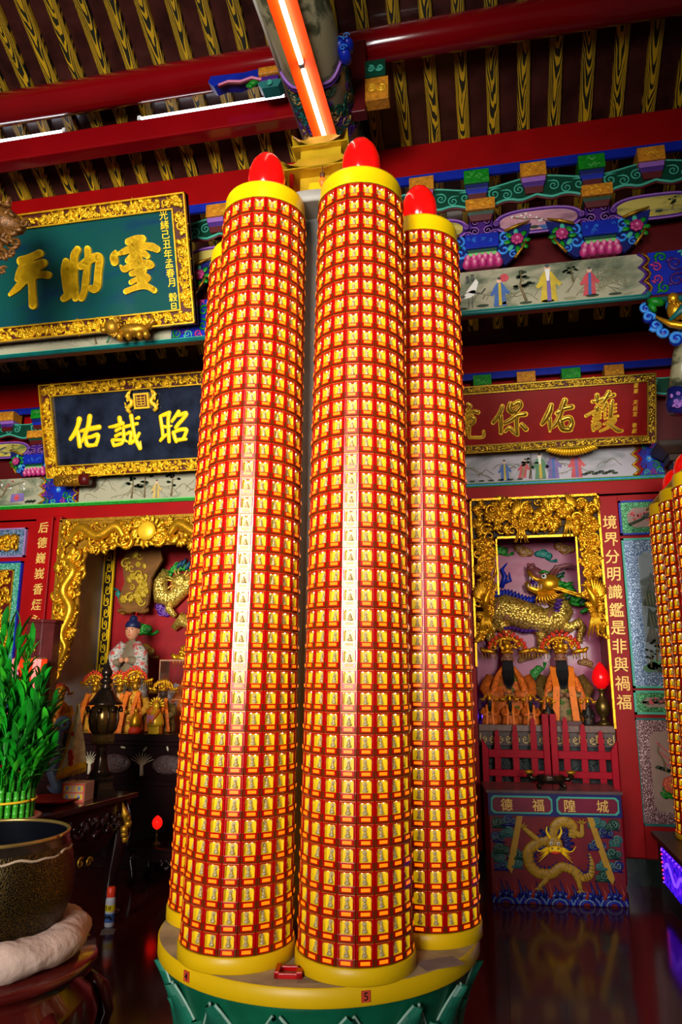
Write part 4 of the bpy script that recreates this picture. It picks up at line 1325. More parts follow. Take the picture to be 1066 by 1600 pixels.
t = thing('gilt_shrine_frame', 'gilt openwork frame with phoenixes round the right shrine opening', 'carved frame', (.415, 6.9, 1.27))
m = M()
F0, F1 = -.585, .585
m.box(F0, F0 + .018, -.03, .03, .5, 2.06)
m.box(F1 - .018, F1, -.03, .03, -.02, 2.06)
m.box(F0, F1, -.03, .03, 2.04, 2.06)
m.box(-.36, .37, -.02, .02, 1.67, 1.69)
m.box(-.36, -.345, -.02, .02, 1.15, 1.69)
m.box(.355, .37, -.02, .02, 1.15, 1.69)
m.build('gilt_rails', GOLD, t)
m = M()
carve(m, F0 + .05, F1 - .05, 1.73, 2.01, -.0, 190, .055, 11, 0, depth=.05)
m.box(F0 + .01, F1 - .01, .03, .04, 1.69, 2.05, 1)
for x, z in ((-.48, 1.6), (-.46, 1.42), (-.47, 1.24), (.46, 1.68), (.47, 1.45)):
    m.flower(x, z, -.03, .075, 8, 0, 0)
for x in (-.4, -.1, .25, .45):
    m.flower(x, 1.85 + .05 * math.sin(x * 9), -.05, .06, 7, 0, 0)
leafy_bird(m, -.12, 1.82, -.04, .5, -1)
leafy_bird(m, .3, 1.86, -.04, .5, 1)
def keepR(x, z):
    lo = -.36 if z > 1.1 else -.36 - .2 * min(1, (1.1 - z) / .55)
    hi = .37 if z > 1.1 else .37 + .2 * min(1, (1.1 - z) / .55)
    return x < lo - .03 or x > hi + .03
carve(m, F0 + .04, F1 - .04, .55, 1.7, 0, 260, .042, 12, 0, keepR, .045)
m.build('openwork', [GOLD, mat('shadowed_wood', '#2a1608', .6)], t)
for sg in (-1, 1):
    m = M()
    leafy_bird(m, sg * .47, 1.02, -.04, .66, sg)
    m.build('phoenix', GOLD, t)

def cloud(m, x, z, y, r, ang=0., mi=0, me=1, n=3):
    ca, sa = math.cos(ang), math.sin(ang)
    P = lambda u, v: (x + r * (u * ca - v * sa), z + r * (u * sa + v * ca))
    for u, v, q in ((0, 0, .62), (.62, -.1, .5), (-.55, -.15, .45))[:n]:
        cx, cz = P(u, v)
        m.ell((cx, y, cz), (q * r, .02, q * r * .85), mi, 14, 6)
        m.spiral(cx, cz, y - .018, q * r * .85, 1.7, ang + 1.5, 1 if u >= 0 else -1, .09, me, 18, 5)
    a, b, c = P(.4, -.35), P(1.1, -.6), P(1.7, -.35)
    m.tube([(a[0], y, a[1]), (b[0], y, b[1]), (c[0], y, c[1])], [.22 * r, .14 * r, .02], 6, mi, flat=.5)

# qilin relief
t = thing('qilin_relief', 'gilded relief of a scaly hoofed beast with green mane on the plum niche wall', 'relief', (0, 7.49, 0))
def scale_mat():
    m, nt, b = base_mat('scaled_gilt')
    L = nt.links.new
    v = coords(nt)
    vo = nd(nt, 'ShaderNodeTexVoronoi')
    vo.inputs['Scale'].default_value = 42
    L(v, vo.inputs['Vector'])
    r = ramp(nt, [(0, lin('#f6dc78')), (.55, lin('#e0b84a')), (.85, lin('#8d6c24'))])
    L(vo.outputs['Distance'], r.inputs[0])
    L(r.outputs[0], b.inputs['Base Color'])
    b.inputs['Metallic'].default_value = .7
    b.inputs['Roughness'].default_value = .33
    bp = nd(nt, 'ShaderNodeBump')
    bp.inputs['Strength'].default_value = .8
    bp.inputs['Distance'].default_value = .012
    bp.invert = True
    L(vo.outputs['Distance'], bp.inputs['Height'])
    L(bp.outputs['Normal'], b.inputs['Normal'])
    return m
QG = scale_mat()
m = M()
m.tube([(-.12, -.02, 2.2), (.0, -.06, 2.3), (.12, -.08, 2.33), (.3, -.09, 2.27), (.48, -.09, 2.2), (.6, -.08, 2.22), (.66, -.07, 2.3), (.62, -.08, 2.45)], [.05, .13, .15, .14, .135, .14, .11, .085], 16)
m.tube([(.05, -.09, 2.25), (.12, -.1, 2.12), (.15, -.1, 2.05), (.2, -.1, 2.02)], [.1, .055, .035, .03], 8)
m.tube([(.0, -.05, 2.2), (-.05, -.06, 2.08), (-.02, -.06, 1.98)], [.08, .05, .03], 8)
m.tube([(.45, -.1, 2.15), (.45, -.12, 2.05), (.43, -.12, 1.95), (.49, -.12, 1.92)], [.08, .045, .03, .03], 8)
m.tube([(.6, -.1, 2.18), (.72, -.12, 2.14), (.82, -.12, 2.2), (.84, -.12, 2.15), (.8, -.12, 2.05), (.8, -.13, 1.99)], [.09, .05, .04, .035, .03, .025], 8)
m.build('scaled_body', QG, t)
m = M()
m.ell((.55, -.14, 2.56), (.12, .09, .1), 0, 14, 8)
m.ell((.44, -.15, 2.66), (.085, .07, .06), 1, 14, 8, Matrix.Rotation(.7, 3, 'Y'))       # snout, thrown up to the left
m.ell((.39, -.16, 2.72), (.045, .06, .04), 1, 12, 8)
for sg in (0, 1):
    m.ell((.365 + .04 * sg, -.2, 2.745), (.018, .018, .018), 1, 8, 6)
m.tube([(.36, -.15, 2.7), (.385, -.19, 2.63), (.43, -.2, 2.6), (.5, -.2, 2.6)], [.022, .024, .022, .012], 7, 0)
m.tube([(.5, -.15, 2.52), (.42, -.16, 2.5), (.36, -.17, 2.53), (.33, -.17, 2.58)], [.05, .042, .036, .018], 8, 0)   # lower jaw
m.ell((.43, -.13, 2.57), (.06, .05, .045), 4, 10, 6)
for i in range(5):
    m.tube([(.37 + .025 * i, -.205, 2.625 - .005 * i), (.368 + .025 * i, -.212, 2.59)], [.009, .002], 5, 2)
    m.tube([(.35 + .03 * i, -.2, 2.53 - .004 * i), (.352 + .03 * i, -.205, 2.56)], [.008, .002], 5, 2)
for i in range(9):
    a = -2.2 + .23 * i
    m.tube([(.46 + .012 * i, -.17, 2.49), (.46 + .012 * i + .07 * math.cos(a), -.2, 2.47 + .07 * math.sin(a)), (.47 + .012 * i + .14 * math.cos(a + .25), -.18, 2.48 + .13 * math.sin(a + .25))], [.016, .012, .003], 5, 0)
for i in range(9):
    m.leaf(.62 + .035 * i, 2.5 - .012 * i + .02 * (i % 2), -.2, .17, .028, -.25 - .05 * (i % 3), 0)
for k in range(2):
    m.tube([(.56 + .04 * k, -.16, 2.64), (.62 + .04 * k, -.18, 2.72), (.72 + .04 * k, -.18, 2.74), (.78 + .04 * k, -.18, 2.71)], [.022, .02, .014, .004], 7, 1)
m.ell((.5, -.225, 2.625), (.026, .018, .026), 2, 10, 6)
m.ell((.495, -.242, 2.627), (.012, .008, .012), 3, 8, 5)
m.tube([(.46, -.22, 2.66), (.5, -.235, 2.675), (.56, -.22, 2.66)], [.008, .016, .006], 6, 5)
m.build('head', [GOLD, mat('muzzle_plum', '#6d3a3c', .4), WHITE, BLACK, PURPLE, GREEN], t)
m = M()
rg = random.Random(2)
for i in range(26):
    u = rg.random()
    m.leaf(.58 + .27 * u + rg.uniform(-.03, .03), 2.66 - .3 * u + rg.uniform(-.08, .06), -.14 - .05 * rg.random(), .12, .04, rg.uniform(-.9, .7), i % 4 // 3, .012)
m.build('mane', [GREEN, GREEN_D], t)
m = M()
for i in range(14):
    u = i / 13
    x = .02 + .42 * u
    m.leaf(x, 2.47 + .03 * math.sin(u * 6) - .03 * u, -.07, .09, .035, 1.1, 0, .012)
m.tube([(.1, -.03, 2.55), (.14, -.03, 2.66), (.11, -.03, 2.73), (.17, -.03, 2.8)], [.025, .03, .02, .004], 6, 0)
m.tube([(.12, -.03, 2.6), (.19, -.03, 2.62), (.18, -.03, 2.7)], [.025, .02, .004], 6, 0)
m.build('spine_flames', [BLUE, BLUE_L], t)
m = M()
for i in range(9):
    u = i / 8
    m.ell((.12 + .3 * u, -.15, 2.14 - .03 * u + .01 * math.sin(i)), (.025, .03, .02), 0, 8, 5)
for i in range(7):
    m.ell((.63 - .01 * i, -.17, 2.4 - .035 * i), (.045, .03, .018), 0, 8, 5)
m.build('ribbed_belly', PURPLE, t)
m = M()
for a, b in (((.1, 2.2), (.2, 2.25)), ((.5, 2.2), (.58, 2.3)), ((.02, 2.3), (.08, 2.38))):
    for k in range(4):
        m.tube([(a[0], -.2, a[1]), (a[0] + .03, -.215, a[1] + .04 + .012 * k), (b[0] - .01 * k, -.2, b[1] + .01 * k)], [.006, .01, .003], 5, 0)
m.build('flame_marks', mat('flame_brown', '#8b5a3a', .4), t)
cl_cols = {'brown': [mat('cloud_brown', '#7c4a24', .4), TAN], 'teal': [TEAL, TEAL_L], 'green': [GREEN, GREEN_P], 'purple': [PURPLE, LILAC], 'ochre': [mat('cloud_ochre', '#96661e', .4), GOLD_D]}
for x, z, r, a, col, lb in ((.33, 2.91, .1, 2.6, 'brown', 'brown cloud scroll upper left on the plum niche wall'), (.52, 2.88, .085, -.3, 'teal', 'teal cloud scroll at the top middle of the plum niche wall'),
                            (.73, 2.92, .1, 2.8, 'brown', 'brown cloud scroll upper right on the plum niche wall'), (.08, 2.93, .09, 0, 'green', 'green cloud scroll in the left corner of the plum niche wall'),
                            (.28, 1.86, .07, .4, 'brown', 'brown branch-like cloud between the two bearded deities'), (.85, 1.82, .07, -.2, 'brown', 'brown cloud right of the right bearded deity'),
                            (.38, 1.72, .08, 1., 'green', 'green cloud low between the bearded deities')):
    m = M()
    cloud(m, x, z, 7.485, r, a)
    tag(m.build('cloud_relief', cl_cols[col]), lb, 'relief')

# ledge, lower front, gate
t = thing('stone_ledge', 'brown stone ledge with a fret band, carrying the bearded deities', 'ledge', (.415, 6.88, 1.05))
M().box(-.58, .58, .02, .6, .16, .22).build('slab', mat('ledge_stone', '#6b4f44', .35, var=.3, scale=40), t, bevel=.006)
m = M()
m.box(-.58, .58, .06, .18, .04, .16, 0)
fret(m, -.57, .57, .06, .14, .06, 16, 1, .01, False)
m.build('fret_band', [mat('fret_stone', '#51403c', .5), TAN], t)
m = M()
m.box(-.58, .58, .12, .19, -1.04, .04, 0)
carve(m, -.5, .5, -.5, .0, .115, 40, .06, 15, 1, depth=.01)
m.build('relief_front', [mat('dark_slate', '#1c2224', .5), mat('slate_relief', '#3c4443', .6)], t)

GATE = mat('gate_red', '#a00420', .45, var=.1, spec=.1)
def gate_leaf(x0, x1, hinge, tops, label):
    t = thing('shrine_gate', label, 'gate', ((x0 + x1) / 2, 6.8, 0))
    W = (x1 - x0) / 2
    for sg in (-1, 1):
        m = M()
        top = 1.37 if sg != hinge else 1.17
        xa, xb = (W - .055, W) if sg > 0 else (-W, -W + .055)
        if sg == hinge:
            inn, out = (xa, xb) if sg > 0 else (xb, xa)
            m.prism([(xa, .03), (xb, .03), (xb, 1.16 if xb == out else 1.07), (xa, 1.16 if xa == out else 1.07)], -.0, .045, 0)
        else:
            m.box(xa, xb, 0, .045, .03, top)
        m.build('stile', GATE, t, bevel=.004)
    for za, zb in ((1.0, 1.065), (.845, .9), (.35, .42)):
        M().box(-W + .055, W - .055, .005, .04, za, zb).build('rail', GATE, t, bevel=.004)
    for i, tp in enumerate(tops):
        x = -W + .055 + (2 * W - .11) * (i + .5) / 3
        prof = [(.026, .42), (.026, tp - .13), (.018, tp - .115), (.024, tp - .1), (.026, tp - .075), (.016, tp - .05), (.02, tp - .03), (.014, tp - .01), (.004, tp)]
        poly = [(x + a, z) for a, z in prof] + [(x - a, z) for a, z in reversed(prof)]
        M().prism(poly, .012, .034, 0).build('picket', GATE, t)
gate_leaf(-.14, .435, -1, (1.23, 1.275, 1.335), 'left leaf of the red picket gate below the bearded deities')
gate_leaf(.445, .985, 1, (1.345, 1.29, 1.235), 'right leaf of the red picket gate below the bearded deities')

# ---------------------------------------------------------------- deity statues
BROCADE = mat('orange_brocade', '#d2661a', .55, var=.55, scale=55)
def deity(name, label, loc, h, robe, shoulder, sash, beard, crown_red=True, rz=0., face=None, wide=1., group=None, small=False):
    """a seated robed deity: robe with wide sleeves, face, beard, tall flowered crown, ribbons"""
    t = thing(name, label, 'statue', loc, (0, 0, rz), group)
    k = h
    m = M()
    W = .3 * wide
    m.lathe([(W * k, 0), (W * 1.04 * k, .04 * k), (W * .95 * k, .18 * k), (W * .82 * k, .34 * k), (W * .7 * k, .46 * k), (W * .45 * k, .56 * k), (.075 * k, .6 * k), (.055 * k, .64 * k)], n=20, sy=.62, mi=0)
    for sg in (-1, 1):
        m.tube([(sg * W * .72 * k, 0, .5 * k), (sg * W * .98 * k, -.06 * k, .36 * k), (sg * W * .75 * k, -.16 * k, .3 * k), (sg * .06 * k, -.2 * k, .31 * k)], [.06 * k, .068 * k, .066 * k, .05 * k], 9, 0)
        m.ell((sg * .035 * k, -.22 * k, .31 * k), (.03 * k, .03 * k, .03 * k), 1, 8, 5)
    m.ell((0, -.02 * k, .7 * k), (.062 * k, .065 * k, .085 * k), 1, 12, 8)
    m.ell((0, -.088 * k, .69 * k), (.012 * k, .014 * k, .016 * k), 1, 6, 5)
    for sg in (-1, 1):
        m.ell((sg * .063 * k, -.02 * k, .7 * k), (.012 * k, .02 * k, .026 * k), 1, 6, 5)
        if not small:
            m.ell((sg * .024 * k, -.078 * k, .715 * k), (.011 * k, .006 * k, .005 * k), 2, 6, 4)
    if not small:
        m.ell((0, -.082 * k, .66 * k), (.016 * k, .006 * k, .004 * k), 2, 6, 4)
    m.build('robed_body', [robe, face or SKIN, BLACK], t)
    if not small:
        for sg in (-1, 1):
            m = M()
            m.stube([(sg * .05 * k, -.07 * k, .61 * k), (sg * .12 * k, -.13 * k, .5 * k), (sg * .17 * k, -.2 * k, .34 * k), (sg * .2 * k, -.21 * k, .16 * k), (sg * .22 * k, -.2 * k, .02 * k)], [.025 * k, .036 * k, .042 * k, .046 * k, .046 * k], 8, 0, .45)
            m.build('mantle_edge', BROCADE, t)
    m = M()
    rg = random.Random(int(loc[0] * 100))
    for i in range(8 if small else 26):
        a = rg.uniform(-2.6, -.55)
        z = rg.uniform(.1, .5)
        rr = W * (1.02 - .45 * max(0, z - .15) / .4)
        m.spiral(rr * k * math.cos(a), z * k, rr * k * math.sin(a) * .64 - .01, .03 * k, 1.2, i, 1, .26, i % 3 // 2, 9, 5)
    m.build('robe_embroidery', [GOLD_D, shoulder], t)
    if sash:
        for sg in (-1, 1):
            m = M()
            m.hexa([(sg * .11 * k - .035 * k, -.28 * k, .0), (sg * .11 * k + .035 * k, -.28 * k, .0), (sg * .11 * k + .035 * k, -.27 * k, .0), (sg * .11 * k - .035 * k, -.27 * k, .0)],
                   [(sg * .08 * k - .035 * k, -.235 * k, .4 * k), (sg * .08 * k + .035 * k, -.235 * k, .4 * k), (sg * .08 * k + .035 * k, -.22 * k, .4 * k), (sg * .08 * k - .035 * k, -.22 * k, .4 * k)])
            m.hexa([(sg * .08 * k - .035 * k, -.236 * k, .39 * k), (sg * .08 * k + .035 * k, -.236 * k, .39 * k), (sg * .08 * k + .035 * k, -.2 * k, .4 * k), (sg * .08 * k - .035 * k, -.2 * k, .4 * k)],
                   [(sg * .1 * k - .03 * k, -.1 * k, .62 * k), (sg * .1 * k + .03 * k, -.1 * k, .6 * k), (sg * .1 * k + .03 * k, -.05 * k, .61 * k), (sg * .1 * k - .03 * k, -.05 * k, .63 * k)])
            m.build('ribbon', sash, t)
    if beard:
        m = M()
        m.prism([(-.055 * k, .67 * k), (.055 * k, .67 * k), (.065 * k, .55 * k), (.06 * k, .44 * k), (.02 * k, .37 * k), (-.02 * k, .37 * k), (-.06 * k, .44 * k), (-.065 * k, .55 * k)], -.16 * k, -.085 * k, 0)
        for i in range(9):
            x = (-.056 + .014 * i) * k
            m.tube([(x * .8, -.09 * k, .68 * k), (x, -.165 * k, .55 * k), (x * .9, -.17 * k, (.4 + .006 * (i - 4) ** 2 * .5) * k)], [.008 * k, .011 * k, .004 * k], 5, 0)
        m.build('beard', BLACK, t)
    m = M()
    m.lathe([(.066 * k, .755 * k), (.062 * k, .8 * k), (.05 * k, .87 * k), (.03 * k, .93 * k), (.008 * k, .97 * k)], n=14, mi=0)
    nl = 10 if small else 22
    for row, (R1, zc) in enumerate(((.15, .82), (.11, .84))):
        for i in range(nl):
            a = PI * i / (nl - 1)
            m.leaf(R1 * k * math.cos(a) * 1.25, (zc + .13 * (1 - .3 * row) * math.sin(a)) * k, (-.05 - .02 * row) * k, .06 * k, .032 * k, a + .5 * (-1) ** i, 0, .012 * k)
    for sg in (-1, 1):
        m.leaf(sg * .21 * k, .79 * k, -.03 * k, .2 * k, .055 * k, sg * .2, 0)
        m.leaf(sg * .27 * k, .8 * k, -.04 * k, .1 * k, .05 * k, sg * .7, 0)
        for i in range(5):
            m.tube([(sg * (.14 + .035 * i) * k, -.03 * k, .78 * k), (sg * (.14 + .035 * i) * k, -.03 * k, .7 * k)], .005 * k, 4, 0)
    if not small:
        m.ell((0, -.1 * k, .84 * k), (.035 * k, .025 * k, .045 * k), 0, 10, 6)
        for i in range(7):
            m.ell(((-.06 + .02 * i) * k, -.095 * k, .775 * k), (.012 * k,) * 3, 0, 6, 4)
        rq = random.Random(int(loc[0] * 50) + 3)
        for i in range(34):
            a, q = rq.uniform(.1, 3.04), rq.uniform(.04, .17)
            m.leaf(q * 1.2 * k * math.cos(a), (.8 + q * .95 * math.sin(a)) * k, -.08 * k, .055 * k, .022 * k, rq.uniform(0, 3.1), 0, .01 * k)
    m.build('gilt_crown', GOLD, t)
    if crown_red:
        m = M()
        for R1, zc, n_, r_ in ((.2, .83, 11, .024), (.13, .87, 8, .02)):
            for i in range(n_):
                a = PI * i / (n_ - 1)
                m.ell((R1 * k * math.cos(a), -.075 * k, (zc + .14 * math.sin(a)) * k), (r_ * k, r_ * k, r_ * k), 0, 8, 5)
        m.build('pompoms', VERM, t)
    return t
ROBE_O = mat('robe_orange', '#c2601c', .6, var=.4, scale=30)
ROBE_B = mat('robe_brown_gold', '#6f5526', .5, .2, var=.5, scale=40)
ROBE_Y = mat('robe_yellow', '#d79a2c', .55, var=.35, scale=35)
ROBE_P = mat('robe_pale_brocade', '#b9935c', .55, var=.5, scale=60)
DARK_FACE = mat('dark_face', '#3a2a20', .5)
LZ = 1.27
deity('bearded_deity', 'black-bearded deity in an orange-edged robe, left one on the stone ledge', (.12, 7.2, LZ), .82, ROBE_O, GREEN, None, True, wide=.92, face=mat('ruddy_face', '#8a5a44', .5))
deity('bearded_deity', 'black-bearded deity with two plain orange ribbons, right one on the stone ledge', (.6, 7.2, LZ), .82, ROBE_B, GREEN, ORANGE, True, wide=.92, face=mat('ruddy_face', '#8a5a44', .5))
for x, lb in ((-.06, 'leftmost of three small bearded figures in front of the left bearded deity'), (.12, 'middle one of three small bearded figures in front of the left bearded deity'),
              (.3, 'rightmost of three small bearded figures in front of the left bearded deity')):
    deity('small_deity', lb, (x, 6.99, LZ), .27, ROBE_O, GREEN, ORANGE, True, False, face=DARK_FACE, wide=.9, group='small bearded figures', small=True)
for x, lb in ((.45, 'small dark attendant figure left of the orange ribbons'), (.79, 'small dark attendant figure right of the orange ribbons')):
    deity('attendant_figure', lb, (x, 6.99, LZ), .25, mat('black_robe', '#1b1714', .5), GOLD_D, None, False, False, face=DARK_FACE, wide=.6, group='dark attendants', small=True)
M().box(.5, .72, 6.9, 6.97, LZ, LZ + .035).build('offering_tray', RED_D)
tag(bpy.data.objects['offering_tray'], 'low red tray in front of the right bearded deity', 'tray')
t = thing('violet_strip_light', 'thin violet light strip low behind the bearded deities', 'light', (.2, 7.44, LZ))
M().tube([(-.34, 0, .04), (.5, 0, .04)], .012, 8).build('tube', mat('violet_tube', '#ffffff', .4, var=0, emit='#4a28ff', es=9.), t)
M().box(-.35, .51, .012, .03, 0, .06).build('batten', GREY, t)
t = thing('bud_lamp', 'red bud-shaped lamp on a brass vase at the right end of the stone ledge', 'lamp', (.925, 7.06, LZ))
M().lathe([(.065, 0), (.06, .02), (.03, .035), (.025, .06), (.055, .1), (.068, .15), (.055, .2), (.025, .24), (.022, .28), (.035, .3), (.04, .31)], n=20).build('brass_vase', BRONZE_G, t)
m = M()
m.lathe([(.03, .31), (.066, .35), (.078, .4), (.066, .46), (.035, .51), (.004, .545)], n=20)
m.build('bud_bulb', mat('red_bud_glass', '#d20810', .2, emit='#ff1010', es=.35), t)

# ---------------------------------------------------------------- couplet post and framed boards to the right of the shrine
GOLDTXT = mat('couplet_gold', '#dcb65a', .45, .2, var=.1)
t = thing('couplet_board', 'red board with a vertical line of gold characters right of the gilt shrine frame', 'couplet', (1.083, 6.93, 0))
M().box(-.082, .082, -.02, .02, .22, 3.31).build('board', RED, t, bevel=.005)
for i, ch in enumerate('境界分明識鑑是非與禍福'):
    glyph(ch, .135, 0, -.026, 3.063 - .1591 * i, GOLDTXT, t, 'gold_character', .008, .008, .95, .05)
GG = glitter_mat('green_glitter', '#042a14', '#0c5a2a', '#80f0a0')
BG = glitter_mat('blue_glitter', '#16304c', '#3c5e80', '#d8ecff')
PG = glitter_mat('pink_glitter', '#2a1418', '#5c343a', '#f4d4d4')
def framed(x0, x1, z0, z1, b, edge, glit, pic, label, paint, name='framed_board', inner=None):
    t = thing(name, label, 'framed panel', ((x0 + x1) / 2, 6.945, (z0 + z1) / 2))
    W, H = (x1 - x0) / 2, (z1 - z0) / 2
    m = M()
    for a in ((-W, W, H - .018, H), (-W, W, -H, -H + .018), (-W, -W + .018, -H, H), (W - .018, W, -H, H)):
        m.box(a[0], a[1], -.03, .01, a[2], a[3], 0)
    m.build('edge_moulding', edge, t)
    M().box(-W + .01, W - .01, -.018, .01, -H + .01, H - .01).build('glitter_border', glit, t)
    c = min(.05, b)
    w2, h2 = W - b, H - b
    m = M()
    m.prism([(-w2 + c, -h2), (w2 - c, -h2), (w2, -h2 + c), (w2, h2 - c), (w2 - c, h2), (-w2 + c, h2), (-w2, h2 - c), (-w2, -h2 + c)], -.022, -.015, 0)
    m.build('picture', pic, t)
    m = M()
    paint(m, w2, h2)
    m.build('painted_motif', FIG_M + [mat('peony_orange', '#c0583c', .5), GREEN], t)
PINKPAPER = mat('pale_pink_paper', '#8c7468', .55, var=.08)
def p_twig(m, w_, h_):
    m.stube([(-w_ * .98, -.024, -h_ * .75), (-w_ * .7, -.024, -h_ * .35), (-w_ * .35, -.024, h_ * .1), (w_ * .6, -.024, h_ * .5)], [.016, .013, .01, .005], 6, 10)
    for x, z in ((-.8, -.5), (-.6, -.2)):
        m.tube([(w_ * x, -.024, h_ * z), (w_ * (x - .05), -.024, h_ * (z + .7))], [.006, .002], 5, 9)
    m.leaf(-w_ * .45, h_ * .2, -.028, .11, .04, .4, 6, .004)
    m.leaf(-w_ * .3, h_ * .38, -.029, .045, .035, .2, 6, .004)
    for i in range(16):
        rg = random.Random(i)
        m.disc(-w_ * .95 + rg.uniform(0, .16), h_ * rg.uniform(-.3, .55), .011, .011, -.027, -.02, 4, 7)
def p_gorge(m, w_, h_):
    for k, (z0, x0) in enumerate(((.1, -.98), (.35, -.75), (-.25, -.9), (-.5, -.98))):
        pts = [(w_ * x0, h_ * z0)] + [(w_ * (x0 + .1 + .14 * i), h_ * (z0 + .12 + .22 * abs(math.sin(i * 1.7 + k)))) for i in range(6)] + [(w_ * (x0 + .95), h_ * (z0 - .1))]
        m.prism(pts, -.0235 - .0004 * k, -.02, 6 if k % 2 else 10)
        for i in range(7):
            m.tube([(w_ * (x0 + .12 + .1 * i), -.026, h_ * (z0 + .2)), (w_ * (x0 + .16 + .1 * i), -.026, h_ * z0)], .004, 4, 11)
    for i in range(9):
        tree(m, -w_ * .88 + i * w_ * .2, -h_ * (.92 - .1 * (i % 4)), h_ * (.3 + .09 * (i % 3)), -.027, 100 + i)
    for i in range(14):
        m.disc(w_ * (-.95 + .13 * i), -h_ * (.93 - .04 * (i % 3)), .05, .035, -.028, -.02, 10 if i % 2 else 3, 9)
def p_blossom(m, w_, h_):
    for i in range(26):
        rg = random.Random(i + 7)
        m.disc(-w_ * .85 + rg.uniform(0, .3), -h_ * .3 + rg.uniform(0, .045), .016, .013, -.027 - .0003 * i, -.02, 4 if i % 2 else 10, 8)
def p_peony(m, w_, h_):
    m.stube([(-w_ * .72, -.024, h_ * .72), (-w_ * .78, -.024, h_ * .5), (-w_ * .66, -.024, h_ * .3), (-w_ * .6, -.024, h_ * .0)], [.004, .007, .009, .011], 6, 9)
    for i in range(14):
        m.disc(-w_ * .78 + .012 * (i % 5) + .004 * i, h_ * (.7 - .045 * i), .009, .009, -.027, -.02, 4, 7)
    m.disc(-w_ * .28, h_ * .3, .06, .035, -.027, -.02, 1, 12)
    m.prism([(-w_ * .48, h_ * .25), (-w_ * .08, h_ * .25), (-w_ * .12, h_ * .12), (-w_ * .42, h_ * .12)], -.026, -.02, 11)
    for x in (-.43, -.28, -.13):
        m.box(w_ * x - .006, w_ * x + .006, -.026, -.02, h_ * .0, h_ * .12, 11)
    for i in range(9):
        m.disc(-w_ * .8 + .03 * i, h_ * (.1 - .03 * (i % 4)), .03, .016, -.028, -.02, 10, 9)
    m.flower(-w_ * .5, -h_ * .32, -.024, .075, 8, 12, 1)
    for i in range(12):
        rg = random.Random(i)
        m.leaf(-w_ * .72 + .022 * i, -h_ * (.45 + rg.uniform(0, .16)), -.026, .08, .038, rg.uniform(0, 3), 13, .004)
framed(1.172, 1.95, 2.94, 3.26, .07, BLUE, GG, PINKPAPER, 'green glitter frame with a bird on a twig, topmost board right of the couplet', p_twig)
framed(1.172, 1.95, 1.59, 2.91, .13, TEAL_L, BG, wash_mat('gorge_board', '#6c7c80', '#1f2a26', '#47544f', 1.3, .35), 'tall silver-blue glitter frame with a mountain gorge, right of the couplet', p_gorge)
framed(1.168, 1.95, 1.37, 1.57, .06, TEAL_L, GG, PINKPAPER, 'low green glitter frame with small blossoms, under the tall gorge board', p_blossom)
framed(1.155, 1.95, .47, 1.34, .11, TEAL, PG, PINKPAPER, 'pink glitter frame with a painted peony, lowest board right of the couplet', p_peony)
for z in (2.925, 1.58, 1.355):
    pass

# ---------------------------------------------------------------- painted altar table
t = thing('altar_table', 'painted altar table with a yellow dragon and gold characters, before the red gate', 'table', (.406, 6.257, 0), (0, 0, R_(5.7)))
m = M()
m.box(-.5, .5, 0, .42, 0, .63, 0)
m.build('painted_front', mat('altar_red', '#6d1018', .45, var=.2, scale=8), t, bevel=.004)
m = M()
m.box(-.505, .505, -.012, .43, .63, .795, 0)
for sg in (-1, 1):
    xa, xb = (-.485, -.015) if sg < 0 else (.015, .485)
    c = .022
    m.prism([(xa + c, .648), (xb - c, .648), (xb, .648 + c), (xb, .778 - c), (xb - c, .778), (xa + c, .778), (xa, .778 - c), (xa, .648 + c)], -.018, -.01, 1)
    xa, xb = xa + .012, xb - .012
    m.prism([(xa + c, .66), (xb - c, .66), (xb, .66 + c), (xb, .766 - c), (xb - c, .766), (xa + c, .766), (xa, .766 - c), (xa, .66 + c)], -.021, -.016, 2)
m.build('name_frieze', [NAVY, TEAL_L, mat('frieze_red', '#6b0f2a', .4)], t)
for ch, x in (('德', -.365), ('福', -.125), ('隍', .115), ('城', .36)):
    glyph(ch, .095, x, -.025, .713, GOLDTXT, t, 'gold_character', .006, .006)
M().box(-.52, .52, -.02, .45, .795, .82).build('table_top', mat('altar_top', '#5d4a4a', .25, var=.15), t, bevel=.006)
m = M()
path = [(.24, .37), (.255, .3), (.24, .22), (.18, .2), (.12, .245), (.03, .27), (-.05, .22), (-.15, .225), (-.21, .29), (-.21, .38), (-.13, .44), (-.04, .47), (.0, .56), (.07, .595), (.13, .56), (.12, .48)]
rad = [.006, .018, .026, .03, .034, .036, .038, .04, .042, .042, .04, .036, .042, .044, .04, .03]
m.stube([(x, -.006, z) for x, z in path], rad, 10, 0, .3)
for i in range(len(path) - 1):            # dark back fins and belly bars
    for u in (.2, .5, .8):
        x = path[i][0] + (path[i + 1][0] - path[i][0]) * u
        z = path[i][1] + (path[i + 1][1] - path[i][1]) * u
        dx, dz = path[i + 1][0] - path[i][0], path[i + 1][1] - path[i][1]
        q = math.hypot(dx, dz) or 1
        nx, nz = -dz / q, dx / q
        r = rad[i] * .95
        m.tube([(x - nx * r * .8, -.014, z - nz * r * .8), (x + nx * r * .9, -.014, z + nz * r * .9)], .0022, 4, 4)
        m.leaf(x - nx * r * 1.15, z - nz * r * 1.15, -.006, .03, .014, math.atan2(nz, nx), 3, .005)
